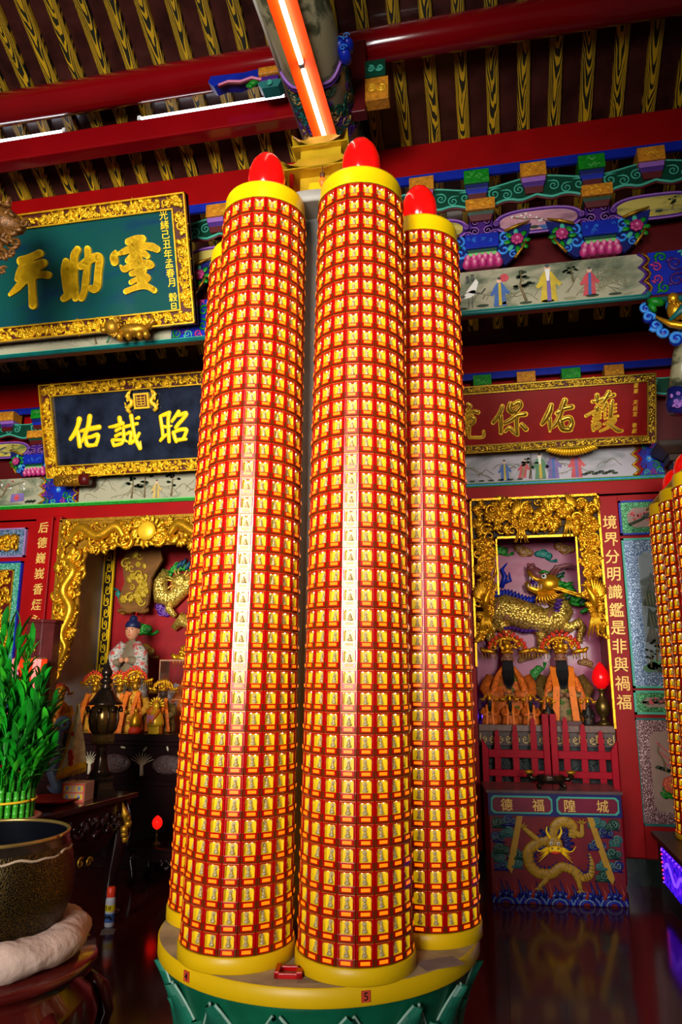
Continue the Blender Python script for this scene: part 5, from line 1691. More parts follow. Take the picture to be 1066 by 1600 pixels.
for pts in ([(-.12, .44), (-.19, .5), (-.25, .55)], [(.13, .53), (.19, .5), (.2, .585)], [(-.06, .23), (-.1, .17), (-.15, .12)], [(.12, .24), (.15, .17), (.16, .11)]):
    m.stube([(a, -.008, b) for a, b in pts], [.028, .022, .014], 8, 0, .4)
    ex, ez = pts[-1]
    for k in range(4):
        a = -PI / 2 + (k - 1.5) * .7 if pts[0][1] < .3 else PI / 2 + (k - 1.5) * .8
        m.tube([(ex, -.008, ez), (ex + .045 * math.cos(a), -.008, ez + .035 * math.sin(a))], [.011, .002], 5, 0)
for k in range(22):
    a = -.5 + 4.1 * k / 21
    m.leaf(-.015 + .105 * math.cos(a), .44 + .085 * math.sin(a), -.008, .1, .02, a + .2 * (-1) ** k, 3, .005)
m.ell((-.015, -.014, .43), (.062, .016, .062), 0, 14, 8)
m.ell((-.015, -.022, .395), (.055, .016, .03), 1, 12, 6)
m.ell((-.015, -.03, .375), (.035, .012, .012), 5, 10, 5)
for sg in (-1, 1):
    m.ell((-.015 + sg * .027, -.028, .44), (.014, .008, .012), 2, 8, 5)
    m.ell((-.015 + sg * .027, -.035, .44), (.006, .004, .006), 4, 6, 4)
    m.ell((-.015 + sg * .022, -.03, .405), (.012, .01, .01), 0, 8, 5)
    m.stube([(-.015 + sg * .03, -.014, .475), (-.015 + sg * .055, -.014, .52), (-.015 + sg * .05, -.014, .56)], [.011, .009, .003], 6, 1)
    m.stube([(-.015 + sg * .05, -.02, .4), (-.015 + sg * .12, -.012, .38), (-.015 + sg * .16, -.01, .42)], [.006, .005, .002], 5, 1)
    for k in range(4):
        m.tube([(-.015 + sg * .05, -.014, .41 - .012 * k), (-.015 + sg * (.1 + .01 * k), -.012, .39 - .03 * k)], [.008, .002], 5, 1)
m.build('painted_dragon', [mat('dragon_ochre', '#a07a1c', .45, var=.3, scale=40), GOLD_Y, WHITE, NAVY, mat('dragon_line', '#3a2a0c', .5), VERM], t)
m = M()
rg = random.Random(9)
for i, (x, z) in enumerate(((-.44, .585), (-.46, .48), (-.36, .52), (-.43, .4), (-.41, .28), (-.46, .34), (.44, .585), (.36, .53), (.46, .47), (.41, .38), (.45, .29), (.35, .3), (-.31, .36), (.3, .44), (-.33, .3), (.34, .22), (-.36, .6), (.31, .6))):
    for dx, dz, q in ((0, 0, .042), (.045, -.012, .03), (-.04, -.018, .028)):
        px, pz = max(-.455, min(.455, x + dx)), z + dz
        m.disc(px, pz, q, q * .8, -.004, -.001, i % 3, 12)
        m.spiral(px, pz, -.005, q * .8, 1.4, rg.uniform(0, 6), (-1) ** i, .12, 3, 12, 4)
    m.tube([(max(-.48, x - .07), -.003, z - .045), (x, -.003, z - .035), (min(.48, x + .08), -.003, z - .05)], [.006, .016, .004], 5, i % 3)
m.build('painted_clouds', [GREEN_D, NAVY, mat('cloud_teal', '#1d5a55', .5), mat('cloud_edge', '#6a8a78', .5)], t)
m = M()
for i in range(5):
    cx = -.4 + i * .2
    for k, r in enumerate((.115, .095, .075, .055, .035)):
        pts = [(max(-.495, min(.495, cx + r * math.cos(PI * j / 14))), -.006 - .001 * k, .004 + r * .75 * math.sin(PI * j / 14)) for j in range(15)]
        m.tube(pts, .0085, 5, k % 2)
for i in range(22):
    x = -.47 + i * .0445
    zt = .13 + .05 * abs(math.sin(i * 1.9))
    m.tube([(x, -.004, .05), (x + .014, -.005, .09), (x - .01, -.005, zt)], [.02, .014, .003], 6, 2 if i % 3 else 3)
m.build('painted_waves', [BLUE, mat('wave_pale', '#5a76a0', .5), NAVY, mat('wave_red', '#8a2a20', .5)], t)
for sg in (-1, 1):
    m = M()
    xa, xb = (-.27, -.36) if sg < 0 else (.26, .385)
    zb = .26 if sg < 0 else .2
    m.prism([(xa - .02, .63), (xa + .025, .63), (xb + .03, zb), (xb + .012, zb - .045), (xb - .02, zb)], -.014, -.002, 0)
    m.build('yellow_strap', mat('strap_yellow', '#a8801c', .5), t)
# censer
t = thing('bronze_censer', 'low bronze censer with animal-head ears on the painted altar table', 'censer', (.40, 6.42, .82), (0, 0, R_(5.7)))
m = M()
m.lathe([(.06, .03), (.1, .04), (.115, .065), (.1, .085), (.105, .095)], n=20, sy=.7, mi=0)
for sg in (-1, 1):
    m.tube([(sg * .07, -.03, .04), (sg * .1, -.05, .02), (sg * .1, -.05, 0)], [.018, .014, .016], 6, 0)
    m.tube([(sg * .07, .04, .04), (sg * .1, .05, .0)], [.018, .014], 6, 0)
    m.tube([(sg * .1, 0, .07), (sg * .14, 0, .06), (sg * .17, 0, .1)], [.02, .022, .025], 7, 0)
m.build('bowl', BRONZE, t)
m = M()
for sg in (-1, 1):
    m.ell((sg * .165, -.0, .115), (.04, .022, .018), 0, 10, 6)
m.build('gilt_ear', GOLD_D, t)
# ================================================================ left shrine
t = thing('gilt_shrine_frame', 'carved gilt frame with a flaming pearl round the left shrine opening', 'carved frame', (-3.45, 6.9, 0))
m = M()
m.box(-1.03, 1.03, -.02, .03, 3.28, 3.31)
m.box(-1.03, -1.0, -.02, .03, 1.35, 3.3)
m.box(1.0, 1.03, -.02, .03, 1.35, 3.3)
m.build('gilt_rails', GOLD_D, t)
m = M()
def keepL(x, z):
    if z > 2.97:
        return True
    w_ = .3 if z > 2.1 else .3 - .2 * min(1, (2.1 - z) / .6)
    return abs(x) > 1.0 - w_ + .04
carve(m, -.98, .98, 3.02, 3.26, 0, 110, .07, 31, 0, None, .05)
carve(m, -.98, .98, 1.48, 2.98, 0, 300, .06, 32, 0, keepL, .05)
for sg in (-1, 1):
    m.stube([(sg * .93, -.03, 2.9), (sg * .8, -.05, 2.75), (sg * .9, -.05, 2.55), (sg * .8, -.05, 2.35), (sg * .88, -.05, 2.1), (sg * .82, -.05, 1.95), (sg * .92, -.04, 1.75)], [.03, .05, .055, .05, .05, .04, .02], 9, 0)
    m.stube([(sg * .9, -.04, 3.05), (sg * .75, -.06, 3.2), (sg * .55, -.06, 3.1), (sg * .35, -.06, 3.2), (sg * .25, -.06, 3.08)], [.02, .055, .05, .055, .03], 9, 0)
    back = [(sg * 1.02, 3.3), (sg * 1.02, 1.42), (sg * .97, 1.5), (sg * .93, 1.65), (sg * .86, 1.85), (sg * .78, 2.05), (sg * .74, 2.3), (sg * .76, 2.6), (sg * .72, 2.85), (sg * .68, 3.0), (0, 3.0), (0, 3.3)]
    m.prism(back, .0, .03, 1)
m.build('scrollwork', [GOLD, GOLD_D], t)
m = M()
m.ell((0, -.06, 3.14), (.1, .04, .1), 0, 18, 10)
for i in range(16):
    a = 2 * PI * i / 16
    m.leaf(.14 * math.cos(a), 3.14 + .14 * math.sin(a), -.05, .08, .03, a + .5, 0)
m.build('flaming_pearl', GOLD_B, t)

t = thing('couplet_board', 'red board with a vertical line of gold characters left of the left shrine', 'couplet', (-4.683, 6.93, 0))
M().box(-.1, .1, -.02, .02, .25, 3.36).build('board', RED, t, bevel=.005)
for i, ch in enumerate('后德巍峩香煙永'):
    glyph(ch, .125, .0, -.026, 3.234 - .165 * i, GOLDTXT, t, 'gold_character', .008, .008, .95, .05)
M().box(-.035, .035, -.015, .02, .25, 3.36).build('red_post', RED, None, (-4.52, 6.93, 0), bevel=.01)
tag(bpy.data.objects['red_post'], 'narrow red post between the left couplet board and the gilt shrine frame', 'post')
def gilt_board(x0, x1, z0, z1, b, edge, glit, n, seed, label):
    t = thing('framed_carving', label, 'framed panel', ((x0 + x1) / 2, 6.945, (z0 + z1) / 2))
    W, H = (x1 - x0) / 2, (z1 - z0) / 2
    m = M()
    for a in ((-W, W, H - .018, H), (-W, W, -H, -H + .018), (-W, -W + .018, -H, H), (W - .018, W, -H, H)):
        m.box(a[0], a[1], -.03, .01, a[2], a[3], 0)
    m.build('edge_moulding', edge, t)
    M().box(-W + .01, W - .01, -.018, .01, -H + .01, H - .01).build('glitter_border', glit, t)
    m = M()
    m.box(-W + b, W - b, -.024, -.01, -H + b, H - b, 1)
    carve(m, -W + b + .03, W - b - .03, -H + b + .03, H - b - .03, -.025, n, .05, seed, 0, None, .03)
    for a in ((-W + b, W - b, H - b - .012, H - b), (-W + b, W - b, -H + b, -H + b + .012), (W - b - .012, W - b, -H + b, H - b), (-W + b, -W + b + .012, -H + b, H - b)):
        m.box(a[0], a[1], -.035, -.01, a[2], a[3], 0)
    m.build('gilt_carving', [GOLD, RED_D], t)
TG = glitter_mat('teal_glitter', '#0c5a46', '#2aa580', '#d0fff0', 220)
gilt_board(-5.75, -4.895, 2.925, 3.245, .08, mat('mauve_moulding', '#8d6a9a', .5), BG, 60, 41, 'blue glitter frame with gilt carving, upper board at the left edge')
gilt_board(-5.75, -4.905, 1.1, 2.88, .09, BLUE, TG, 330, 42, 'tall green glitter frame with gilt carving, lower board at the left edge')

# back wall of the niche: fan, dragon, clouds
t = thing('ceremonial_fan', 'large brown and gold ceremonial fan on a red pole behind the robed lady', 'fan', (-3.93, 7.55, 0))
m = M()
m.prism([(-.1, 2.4), (.12, 2.36), (.2, 2.45), (.22, 2.75), (.34, 2.95), (.3, 3.1), (.12, 3.15), (-.1, 3.12), (-.14, 2.9), (-.1, 2.7), (-.17, 2.5)], -.02, .02, 0)
carve(m, -.1, .18, 2.45, 3.05, -.02, 40, .05, 43, 1, None, .015)
for i in range(14):
    m.ell((-.15 + .026 * i, -.0, 2.39 + .01 * math.sin(i)), (.02, .03, .03), 0, 6, 4)
m.build('fan_blade', [mat('fan_brown', '#6b4312', .5, .2, var=.3, scale=15), mat('fan_yellow', '#a98b1c', .45, .2)], t)
m = M()
m.tube([(.1, 0, 2.5), (.02, -.01, 2.2), (-.1, -.02, 1.3)], .014, 8)
m.build('red_pole', RED, t)
t = thing('dragon_relief', 'gilded dragon relief coiling on the red wall behind the statues', 'relief', (-3.45, 7.78, 0))
m = M()
m.tube([(-.2, -.03, 2.85), (-.24, -.07, 2.7), (-.2, -.08, 2.55), (-.08, -.08, 2.52), (.05, -.06, 2.65), (.2, -.06, 2.75), (.35, -.06, 2.65), (.4, -.06, 2.4), (.25, -.06, 2.2), (.05, -.06, 2.3), (-.05, -.05, 2.2)],
       [.06, .09, .1, .1, .09, .09, .09, .09, .08, .08, .04], 14, 0)
m.tube([(-.1, -.08, 2.55), (-.08, -.14, 2.4), (.0, -.14, 2.33)], [.06, .045, .03], 8, 0)
m.ell((.02, -.1, 2.72), (.11, .08, .09), 0, 12, 8)
for i in range(12):
    m.leaf(.02 + .13 * math.cos(i), 2.72 + .11 * math.sin(i), -.12, .1, .025, i, 0)
m.build('scaled_body', QG, t)
m = M()
for i in range(12):
    m.leaf(-.02 + .05 * i, 2.92 + .02 * math.sin(i * 2), -.05, .13, .04, .9 + .2 * math.sin(i), 0)
m.build('blue_flames', mat('dragon_blue', '#1c4a66', .4), t)
for x, z, r, a, col, lb in ((-3.68, 2.83, .1, 0, 'green', 'green cloud scroll beside the fan on the red niche wall'), (-3.5, 2.9, .11, .2, 'green', 'green cloud scroll above the gilt dragon on the red niche wall'),
                            (-3.67, 2.4, .11, 2.4, 'purple', 'purple cloud scroll under the gilt dragon on the red niche wall'), (-3.93, 2.2, .13, .1, 'green', 'big green cloud scroll beside the lady statue head'),
                            (-4.1, 2.43, .1, .3, 'ochre', 'ochre cloud scroll under the brown fan'), (-4.2, 2.58, .07, 2.6, 'teal', 'teal cloud scroll left of the brown fan'),
                            (-3.85, 1.98, .11, -.3, 'ochre', 'ochre cloud scroll low on the red niche wall right of the lady statue')):
    m = M()
    cloud(m, x, z, 7.775, r, a)
    tag(m.build('cloud_relief', cl_cols[col]), lb, 'relief')

# back altar
t = thing('lacquer_altar', 'dark lacquered altar with pale inlay carrying the crowned statues', 'altar', (-3.35, 6.5, 0))
m = M()
m.box(-.92, .92, .02, .5, 0, 1.06)
m.box(-.95, .95, -.04, .54, 1.1, 1.165)
m.box(-.93, .93, -.01, .52, 1.06, 1.1)
m.box(-.94, .94, -.03, .5, .72, .76)
m.build('altar_body', LACQ, t, bevel=.006)
m = M()
for x in (-.62, -.1, .42):
    m.ell((x, .0, .9), (.16, .03, .085), 0, 16, 8)
    carve(m, x - .1, x + .1, .85, .95, -.02, 10, .03, int(x * 50) + 90, 0, None, .004)
m.build('carved_medallions', mat('medallion', '#4d3a38', .4, var=.4, scale=40), t)
m = M()
IV = CREAM
for x in (-.36, .16):
    m.tube([(x, .01, .8), (x, .0, .9)], [.02, .014], 6, 0)
    for i in range(9):
        a = PI / 2 + (i - 4) * .3
        m.tube([(x, .005, .88), (x + .06 * math.cos(a), 0, .9 + .06 * math.sin(a)), (x + .12 * math.cos(a), .005, .91 + .09 * math.sin(a))], [.005, .004, .002], 4, 0)
for i in range(7):
    m.leaf(-.7 + .22 * i, 1.03 + .01 * (i % 2), .01, .06, .02, i, 0, .006)
m.build('shell_inlay', IV, t)
AZ2 = 1.165
# the standing lady behind the crowned statues
t = thing('lady_statue', 'standing lady statue in a red and white patterned shawl and blue headdress', 'statue', (-3.72, 7.2, 1.02))
m = M()
m.lathe([(.17, 0), (.16, .3), (.13, .6), (.12, .75), (.14, .88), (.1, .98), (.04, 1.02), (.035, 1.06)], n=20, sy=.65, mi=0)
m.ell((.0, -.01, 1.12), (.072, .076, .095), 1, 14, 10)
m.ell((0, -.087, 1.115), (.011, .014, .016), 1, 6, 5)
for sg in (-1, 1):
    m.ell((sg * .027, -.078, 1.14), (.013, .005, .0045), 2, 6, 4)
    m.ell((sg * .066, 0, 1.12), (.012, .02, .028), 1, 6, 5)
    m.ell((sg * .03, -.15, .82), (.03, .03, .03), 1, 8, 6)
m.ell((0, -.08, 1.078), (.016, .006, .005), 3, 6, 4)
m.tube([(-.13, 0, .92), (-.17, -.06, .78), (-.06, -.15, .8)], [.05, .06, .04], 8, 0)
m.tube([(.13, 0, .92), (.16, -.06, .8), (.05, -.15, .82)], [.05, .06, .04], 8, 0)
m.build('robed_body', [mat('robe_taupe', '#6b5a42', .6, var=.2), SKIN, BLACK, VERM], t)
def shawl_mat():
    m, nt, b = base_mat('patterned_shawl')
    L = nt.links.new
    v = coords(nt)
    n = nd(nt, 'ShaderNodeTexNoise')
    n.inputs['Scale'].default_value = 26
    n.inputs['Detail'].default_value = 3
    L(v, n.inputs['Vector'])
    r = ramp(nt, [(.4, lin('#b03a34')), (.47, lin('#a09a90')), (.55, lin('#b8b0a4')), (.62, lin('#5a6a5a'))])
    L(n.outputs['Fac'], r.inputs[0])
    L(r.outputs[0], b.inputs['Base Color'])
    b.inputs['Roughness'].default_value = .7
    return m
m = M()
for sg in (-1, 1):
    m.tube([(sg * .07, -.03, .99), (sg * .14, -.06, .88), (sg * .17, -.1, .65), (sg * .19, -.1, .35), (sg * .2, -.08, .1)], [.05, .075, .075, .08, .07], 10, 0)
m.build('shawl', shawl_mat(), t)
m = M()
m.lathe([(.074, 1.15), (.084, 1.175), (.07, 1.215), (.04, 1.235), (.045, 1.255), (.022, 1.285), (.001, 1.29)], n=16)
m.build('headdress', mat('headdress_navy', '#141a40', .45, var=.2), t)
deity('crowned_deity', 'gold-crowned seated deity with an orange brocade sash, centre of the left altar', (-3.4, 6.72, AZ2), .6, ROBE_Y, VERM, mat('brocade_sash', '#e0701c', .55, var=.35, scale=60), False, wide=.8, face=GOLD_D)
deity('crowned_deity', 'gold-crowned seated deity half behind the bronze pagoda lamp, on its right', (-3.66, 6.9, AZ2), .56, ROBE_P, VERM, ORANGE, False, wide=.75, face=GOLD_D)
deity('crowned_deity', 'gold-crowned seated deity just left of the bronze pagoda lamp', (-3.9, 6.85, AZ2), .56, ROBE_Y, VERM, ORANGE, False, wide=.75, face=GOLD_D)
deity('crowned_deity', 'gold-crowned seated deity in a yellow robe at the far left of the left altar', (-4.17, 6.7, AZ2 - .0), .44, ROBE_Y, VERM, ORANGE, False, face=GOLD_D)
deity('dark_deity', 'dark-faced seated deity in brown brocade with an orange sash, beside the glass case', (-3.12, 6.74, AZ2), .5, ROBE_B, GOLD_D, ORANGE, False, False, wide=.85, face=DARK_FACE)
t = thing('gold_figurine', 'small gold figurine on a round red base at the front of the left altar', 'statue', (-3.3, 6.55, AZ2))
M().lathe([(.06, 0), (.062, .03), (.05, .045), (.05, .055)], n=18).build('red_base', VERM, t)
m = M()
m.lathe([(.05, .055), (.055, .09), (.045, .14), (.03, .17), (.018, .185)], n=14)
m.ell((0, 0, .2), (.022, .022, .027), 0, 10, 6)
m.build('figure', GOLD, t)
t = thing('gold_figurine', 'small gold figurine with a pink paper tag on the left altar', 'statue', (-3.09, 6.53, AZ2))
M().box(-.05, .05, -.04, .04, 0, .07).build('gilt_block', GOLD_B, t, bevel=.004)
m = M()
m.lathe([(.075, .07), (.08, .1), (.06, .17), (.03, .22)], n=16)
m.ell((0, 0, .245), (.03, .03, .035), 0, 10, 6)
for i in range(9):
    a = PI * i / 8
    m.leaf(.06 * math.cos(a), .25 + .06 * math.sin(a), 0, .05, .018, a, 0)
m.build('figure', GOLD_B, t)
M().box(-.04, .025, -.1, -.09, .1, .17).build('pink_tag', PINK_L, t)
m = M()
for sg in (-1, 1):
    m.tube([(sg * .06, -.06, .22), (sg * .02, -.09, .14), (0, -.1, .1)], .012, 6, 0)
m.build('orange_sash', ORANGE, t)
t = thing('glass_case', 'clear glass case with a thin wooden rim between the statues and the tower', 'case', (-3.08, 6.97, AZ2))
def clear_mat():
    m, nt, b = base_mat('clear_glass')
    tr, gl, mx = nd(nt, 'ShaderNodeBsdfTransparent'), nd(nt, 'ShaderNodeBsdfGlossy'), nd(nt, 'ShaderNodeMixShader')
    gl.inputs['Roughness'].default_value = .08
    mx.inputs[0].default_value = .12
    nt.links.new(tr.outputs[0], mx.inputs[1])
    nt.links.new(gl.outputs[0], mx.inputs[2])
    nt.links.new(mx.outputs[0], nt.nodes['Material Output'].inputs['Surface'])
    return m
glassm = clear_mat()
m = M()
m.box(-.15, .15, -.1, -.096, .3, .66)
m.box(-.15, -.146, -.1, .1, .3, .66)
m.build('panes', glassm, t)
m = M()
for (xa, xb, za, zb) in ((-.16, .16, .66, .675), (-.16, .16, .29, .3), (-.16, -.15, .3, .66), (.15, .16, .3, .66)):
    m.box(xa, xb, -.105, .1 if xa < -.15 and xb < 0 else -.09, za, zb)
for x in (-.155, .155):
    m.box(x - .006, x + .006, -.1, -.09, 0, .3)
m.build('wooden_rim', mat('pale_wood', '#9a6a4a', .5), t)
deity('white_deity', 'white-robed figure with a long orange ribbon behind the glass case', (-3.02, 7.35, 1.08), 1.0, mat('white_brocade', '#b9aeb0', .6, var=.4, scale=40), PINK, ORANGE, False, False, face=DARK_FACE)

# ---------------------------------------------------------------- lantern stand, red paper
t = thing('lantern_stand', 'dark red wooden lantern case on a post, behind the bamboo plant', 'stand', (-3.94, 5.95, 0))
m = M()
oct_ = [(-.135, -.05), (-.06, -.12), (.06, -.12), (.135, -.05), (.135, .06), (-.135, .06)]
def vprism(m, poly, z0, z1, mi=0):
    n = len(poly)
    m.add([(x, y, z0) for x, y in poly] + [(x, y, z1) for x, y in poly], [tuple(reversed(range(n))), tuple(range(n, 2 * n))] + [(i, (i + 1) % n, n + (i + 1) % n, n + i) for i in range(n)], mi)
vprism(m, oct_, 1.08, 2.14, 0)
vprism(m, [(x * 1.12, y * 1.12) for x, y in oct_], 2.14, 2.17, 1)
vprism(m, [(x * 1.12, y * 1.12) for x, y in oct_], 1.05, 1.08, 1)
m.build('case', [mat('case_panel', '#4a1a1c', .25, var=.3, coat=.4), RED_D], t, bevel=.004)
m = M()
m.box(-.04, .04, -.06, .02, .06, 1.05)
m.box(-.16, .16, -.16, .1, 0, .06)
m.build('post', RED_D, t)
m = M()
carve(m, -.05, .05, 1.75, 2.05, -.125, 9, .028, 55, 0, None, .003)
m.build('gold_ornament', GOLD_D, t)
t = thing('red_paper', 'shiny orange-red paper sheet hanging before the lantern stand behind the bamboo', 'paper', (-3.9, 5.7, 1.5))
m = M()
n = 10
for i in range(n):
    u0, u1 = i / n, (i + 1) / n
    f_ = lambda u: -.15 + .3 * u
    g_ = lambda u: .02 * math.sin(u * 9)
    m.add([(f_(u0) + .08 * 0, g_(u0), -.38), (f_(u1), g_(u1), -.38), (f_(u1) + .03, g_(u1), .33), (f_(u0) + .0, g_(u0), .33)], [(0, 1, 2, 3)], 0, True)
    m.add([(f_(u0), g_(u0) + .004, -.38), (f_(u1), g_(u1) + .004, -.38), (f_(u1) + .03, g_(u1) + .004, .33), (f_(u0), g_(u0) + .004, .33)], [(3, 2, 1, 0)], 0, True)
m.build('sheet', mat('orange_red_paper', '#e0340c', .3, var=.1), t)
m = M()
m.flower(-.1, .2, -.03, .05, 7, 0, 0)
m.build('printed_flower', PINK_L, t)
m = M()
m.box(-.15, .18, -.005, .02, .325, .335)
m.tube([(0, .01, .33), (0, .1, .5)], .004, 4)
m.build('hanging_rod', BROWN, t)

# ---------------------------------------------------------------- offering table
TR_ = R_(-7)
t = thing('offering_table', 'long dark carved offering table with lion-mask legs on the left', 'table', (-2.7, 5.42, 0), (0, 0, TR_))
M().box(-1.7, .02, -1.75, .02, .79, .83).build('table_top', mat('table_lacquer', '#2a1512', .12, var=.3, scale=8, coat=.5), t, bevel=.008)
m = M()
m.box(-1.66, -.02, -1.7, -.02, .74, .79)
m.box(-.05, -.015, -1.6, -.1, .6, .74)
m.box(-1.6, -.1, -.05, -.015, .6, .74)
carve(m, -1.55, -.12, .62, .72, -1.7, 0, .03, 1, 0)
m.T = Matrix.Rotation(PI / 2, 4, 'Z')
carve(m, -1.55, -.14, .62, .72, .01, 60, .035, 66, 0, None, .01)
m.prism([(-1.5, .6), (-.2, .6), (-.28, .52), (-.5, .47), (-.85, .5), (-1.2, .47), (-1.42, .52)], .015, .04, 0)
m.T = None
m.build('carved_apron', LACQ, t)
m = M()
m.T = Matrix.Rotation(PI / 2, 4, 'Z')
for k in range(9):
    m.spiral(-.5 - .09 * k, .45 + .015 * math.sin(k), .0, .035, 1.3, k, 1, .26, 0, 12, 5)
m.T = None
m.build('gilt_apron_carving', GOLD_D, t)
for lx, ly in ((-.09, -.09), (-.09, -1.62), (-1.58, -.09), (-1.58, -1.62)):
    sg = 1 if lx > -.5 else -1
    m = M()
    m.tube([(lx, ly, .78), (lx + sg * .03, ly, .66), (lx + sg * .035, ly, .55), (lx - sg * .01, ly, .3), (lx - sg * .03, ly, .14), (lx + sg * .0, ly - .01, .07), (lx + sg * .03, ly - .02, .03)], [.07, .085, .08, .055, .045, .05, .04], 12, 0)
    m.ell((lx + sg * .03, ly - .02, .03), (.065, .055, .03), 0, 12, 6)
    lg = m.build('leg', LACQ, t)
    m = M()
    for i in range(6):
        m.ell((lx + sg * .11 + .01 * math.sin(i), ly - .05 + .015 * (i % 3), .7 - .035 * i), (.028, .028, .03), 0, 8, 5)
    m.tube([(lx + sg * .09, ly - .06, .78), (lx + sg * .11, ly - .06, .72), (lx + sg * .12, ly - .05, .66)], [.004, .02, .02], 6, 0)
    m.build('gilt_mask', GOLD_D, lg)
TT = .83
# bronze pagoda lamp
t = thing('pagoda_lamp', 'tall dark bronze pagoda-shaped lamp with hanging bells on the offering table', 'lamp', (-2.915, 5.27, TT))
t.scale = (.86, .86, .9)
m = M()
m.lathe([(.14, 0), (.145, .03), (.13, .05), (.12, .1), (.13, .13), (.1, .15)], n=6, sm=False)
m.lathe([(.1, .15), (.075, .2), (.055, .27), (.045, .33), (.06, .36), (.05, .38), (.07, .4), (.085, .42)], n=24)
m.build('pedestal', BRONZE, t)
m = M()
m.lathe([(.1, .4), (.11, .42), (.11, .47), (.1, .48)], n=6, sm=False)
m.build('square_stage', BRONZE_G, t)
m = M()
m.lathe([(.075, .47), (.11, .52), (.125, .59), (.12, .66), (.1, .7), (.08, .71)], n=32, mi=0)
for k in range(8):
    a = 2 * PI * k / 8
    m.tube([((r_ + .004) * math.cos(a), (r_ + .004) * math.sin(a), z) for r_, z in ((.08, .48), (.111, .52), (.126, .59), (.121, .66), (.1, .7))], .007, 5, 1)
m.build('lamp_body', [mat('lamp_bronze', '#6a4e26', .2, .8, var=.4, scale=9), BRONZE], t)
m = M()
m.lathe([(.15, .715), (.155, .725), (.13, .745), (.1, .78), (.075, .82), (.06, .84)], n=32)
m.lathe([(.045, .84), (.05, .86), (.03, .88), (.055, .9), (.055, .92), (.03, .935), (.045, .96), (.05, .985), (.035, 1.01), (.015, 1.05), (.003, 1.1)], n=24)
m.build('roof_and_finial', BRONZE, t)
for k in range(8):
    a = 2 * PI * k / 8 + .2
    m = M()
    m.lathe([(.017, .655), (.016, .675), (.008, .7), (.002, .705)], (.148 * math.cos(a), .148 * math.sin(a), 0), 8)
    m.tube([(.148 * math.cos(a), .148 * math.sin(a), .7), (.148 * math.cos(a), .148 * math.sin(a), .722)], .002, 4)
    m.build('bell', BRONZE, t)
# card box
t = thing('paper_box', 'small pink and white printed box beside the bronze lamp on the offering table', 'box', (-2.93, 5.0, TT), (0, 0, .12))
bx = M()
bx.box(-.08, .085, -.08, .08, 0, .125, 0)
bx.build('box', mat('box_cream', '#b8937a', .5, var=.1), t, bevel=.002)
m = M()
for (xa, xb, za, zb) in ((-.078, .083, .003, .012), (-.078, .083, .113, .122), (-.078, -.07, .003, .122), (.075, .083, .003, .122), (-.078, .083, .058, .064)):
    m.box(xa, xb, -.0825, -.08, za, zb, 0)
for x in (-.04, .045):
    for z in (.035, .09):
        m.disc(x, z, .028, .02, -.083, -.08, 1, 12)
        m.disc(x, z, .012, .016, -.0845, -.08, 2, 10)
m.build('printed_face', [VERM, GOLD_B, mat('print_blue', '#7a86b0', .5)], t)
# fringed flag
t = thing('fringed_flag', 'yellow-fringed triangular temple flag with red embroidery on a short pole, on the offering table', 'flag', (-3.02, 5.04, TT))
m = M()
m.tube([(.06, 0, .02), (.02, 0, .66)], .007, 8)
m.lathe([(.05, 0), (.05, .015), (.015, .03)], (.06, 0, 0), 14)
m.build('pole', BROWN, t)
def flag_pt(u, v):
    # u across, v down: a cloth hanging from the pole top, folded
    x = .02 - .11 * v + .17 * u * (.2 + v)
    z = .66 - .5 * v + .06 * u * v
    y = -.02 + .03 * math.sin(u * 5 + v * 3)
    return (x, y, z)
m = M()
g = 12
for off in (0, .004):
    for i in range(g):
        for j in range(g):
            q = [flag_pt(i / g, j / g), flag_pt((i + 1) / g, j / g), flag_pt((i + 1) / g, (j + 1) / g), flag_pt(i / g, (j + 1) / g)]
            q = [(x, y + off, z) for x, y, z in q]
            edge = i == 0 or j == g - 1
            m.add(q, [(0, 1, 2, 3) if off else (3, 2, 1, 0)], 1 if edge else 0, True)
m.build('cloth', [mat('flag_cream', '#f0dca4', .7, var=.3, scale=30), mat('flag_yellow', '#eab81c', .7)], t)
m = M()
for c_u, c_v, r in ((.5, .72, .022), (.55, .8, .026), (.55, .88, .022), (.45, .45, .018)):
    x, y, z = flag_pt(c_u, c_v)
    m.ell((x, y - .008, z), (r, .004, r), 0, 10, 5)
m.build('red_embroidery', VERM, t)
m = M()
for i in range(24):
    x, y, z = flag_pt(i / 23, 1)
    m.tube([(x, y, z), (x - .004, y, z - .035)], .004, 4, 0)
for i in range(24):
    x, y, z = flag_pt(0, .3 + .7 * i / 23)
    m.tube([(x, y, z), (x - .02, y, z - .015)], .004, 4, 0)
m.build('fringe', mat('flag_fringe', '#dca41c', .7, var=.2), t)
# grey cloud finial and red dish
t = thing('cloud_finial', 'blue-grey painted cloud-scroll ornament standing behind the flag', 'ornament', (-3.25, 5.25, TT))
m = M()
m.spiral(.02, .49, 0, .06, 1.3, 3.4, -1, .42, 0, 20, 8, .0)
m.tube([(-.02, 0, .46), (-.02, 0, .35), (.0, 0, .25), (-.05, 0, .15), (.02, 0, .06), (.0, 0, .02)], [.035, .03, .04, .045, .06, .08], 10, 0)
m.tube([(-.03, 0, .32), (-.09, 0, .31), (-.11, 0, .27)], [.03, .025, .012], 8, 0)
m.tube([(.0, 0, .15), (.08, 0, .12), (.13, 0, .16)], [.035, .03, .012], 8, 0)
m.build('scroll', mat('blue_grey_paint', '#3e4658', .5, var=.2), t)
t = thing('red_dish', 'shallow red lacquer dish on the offering table behind the bamboo', 'dish', (-3.05, 4.85, TT))
M().lathe([(.1, 0), (.16, .012), (.19, .03), (.195, .034), (.17, .026), (.0, .016)], n=36, cap=False).build('dish', RED, t)

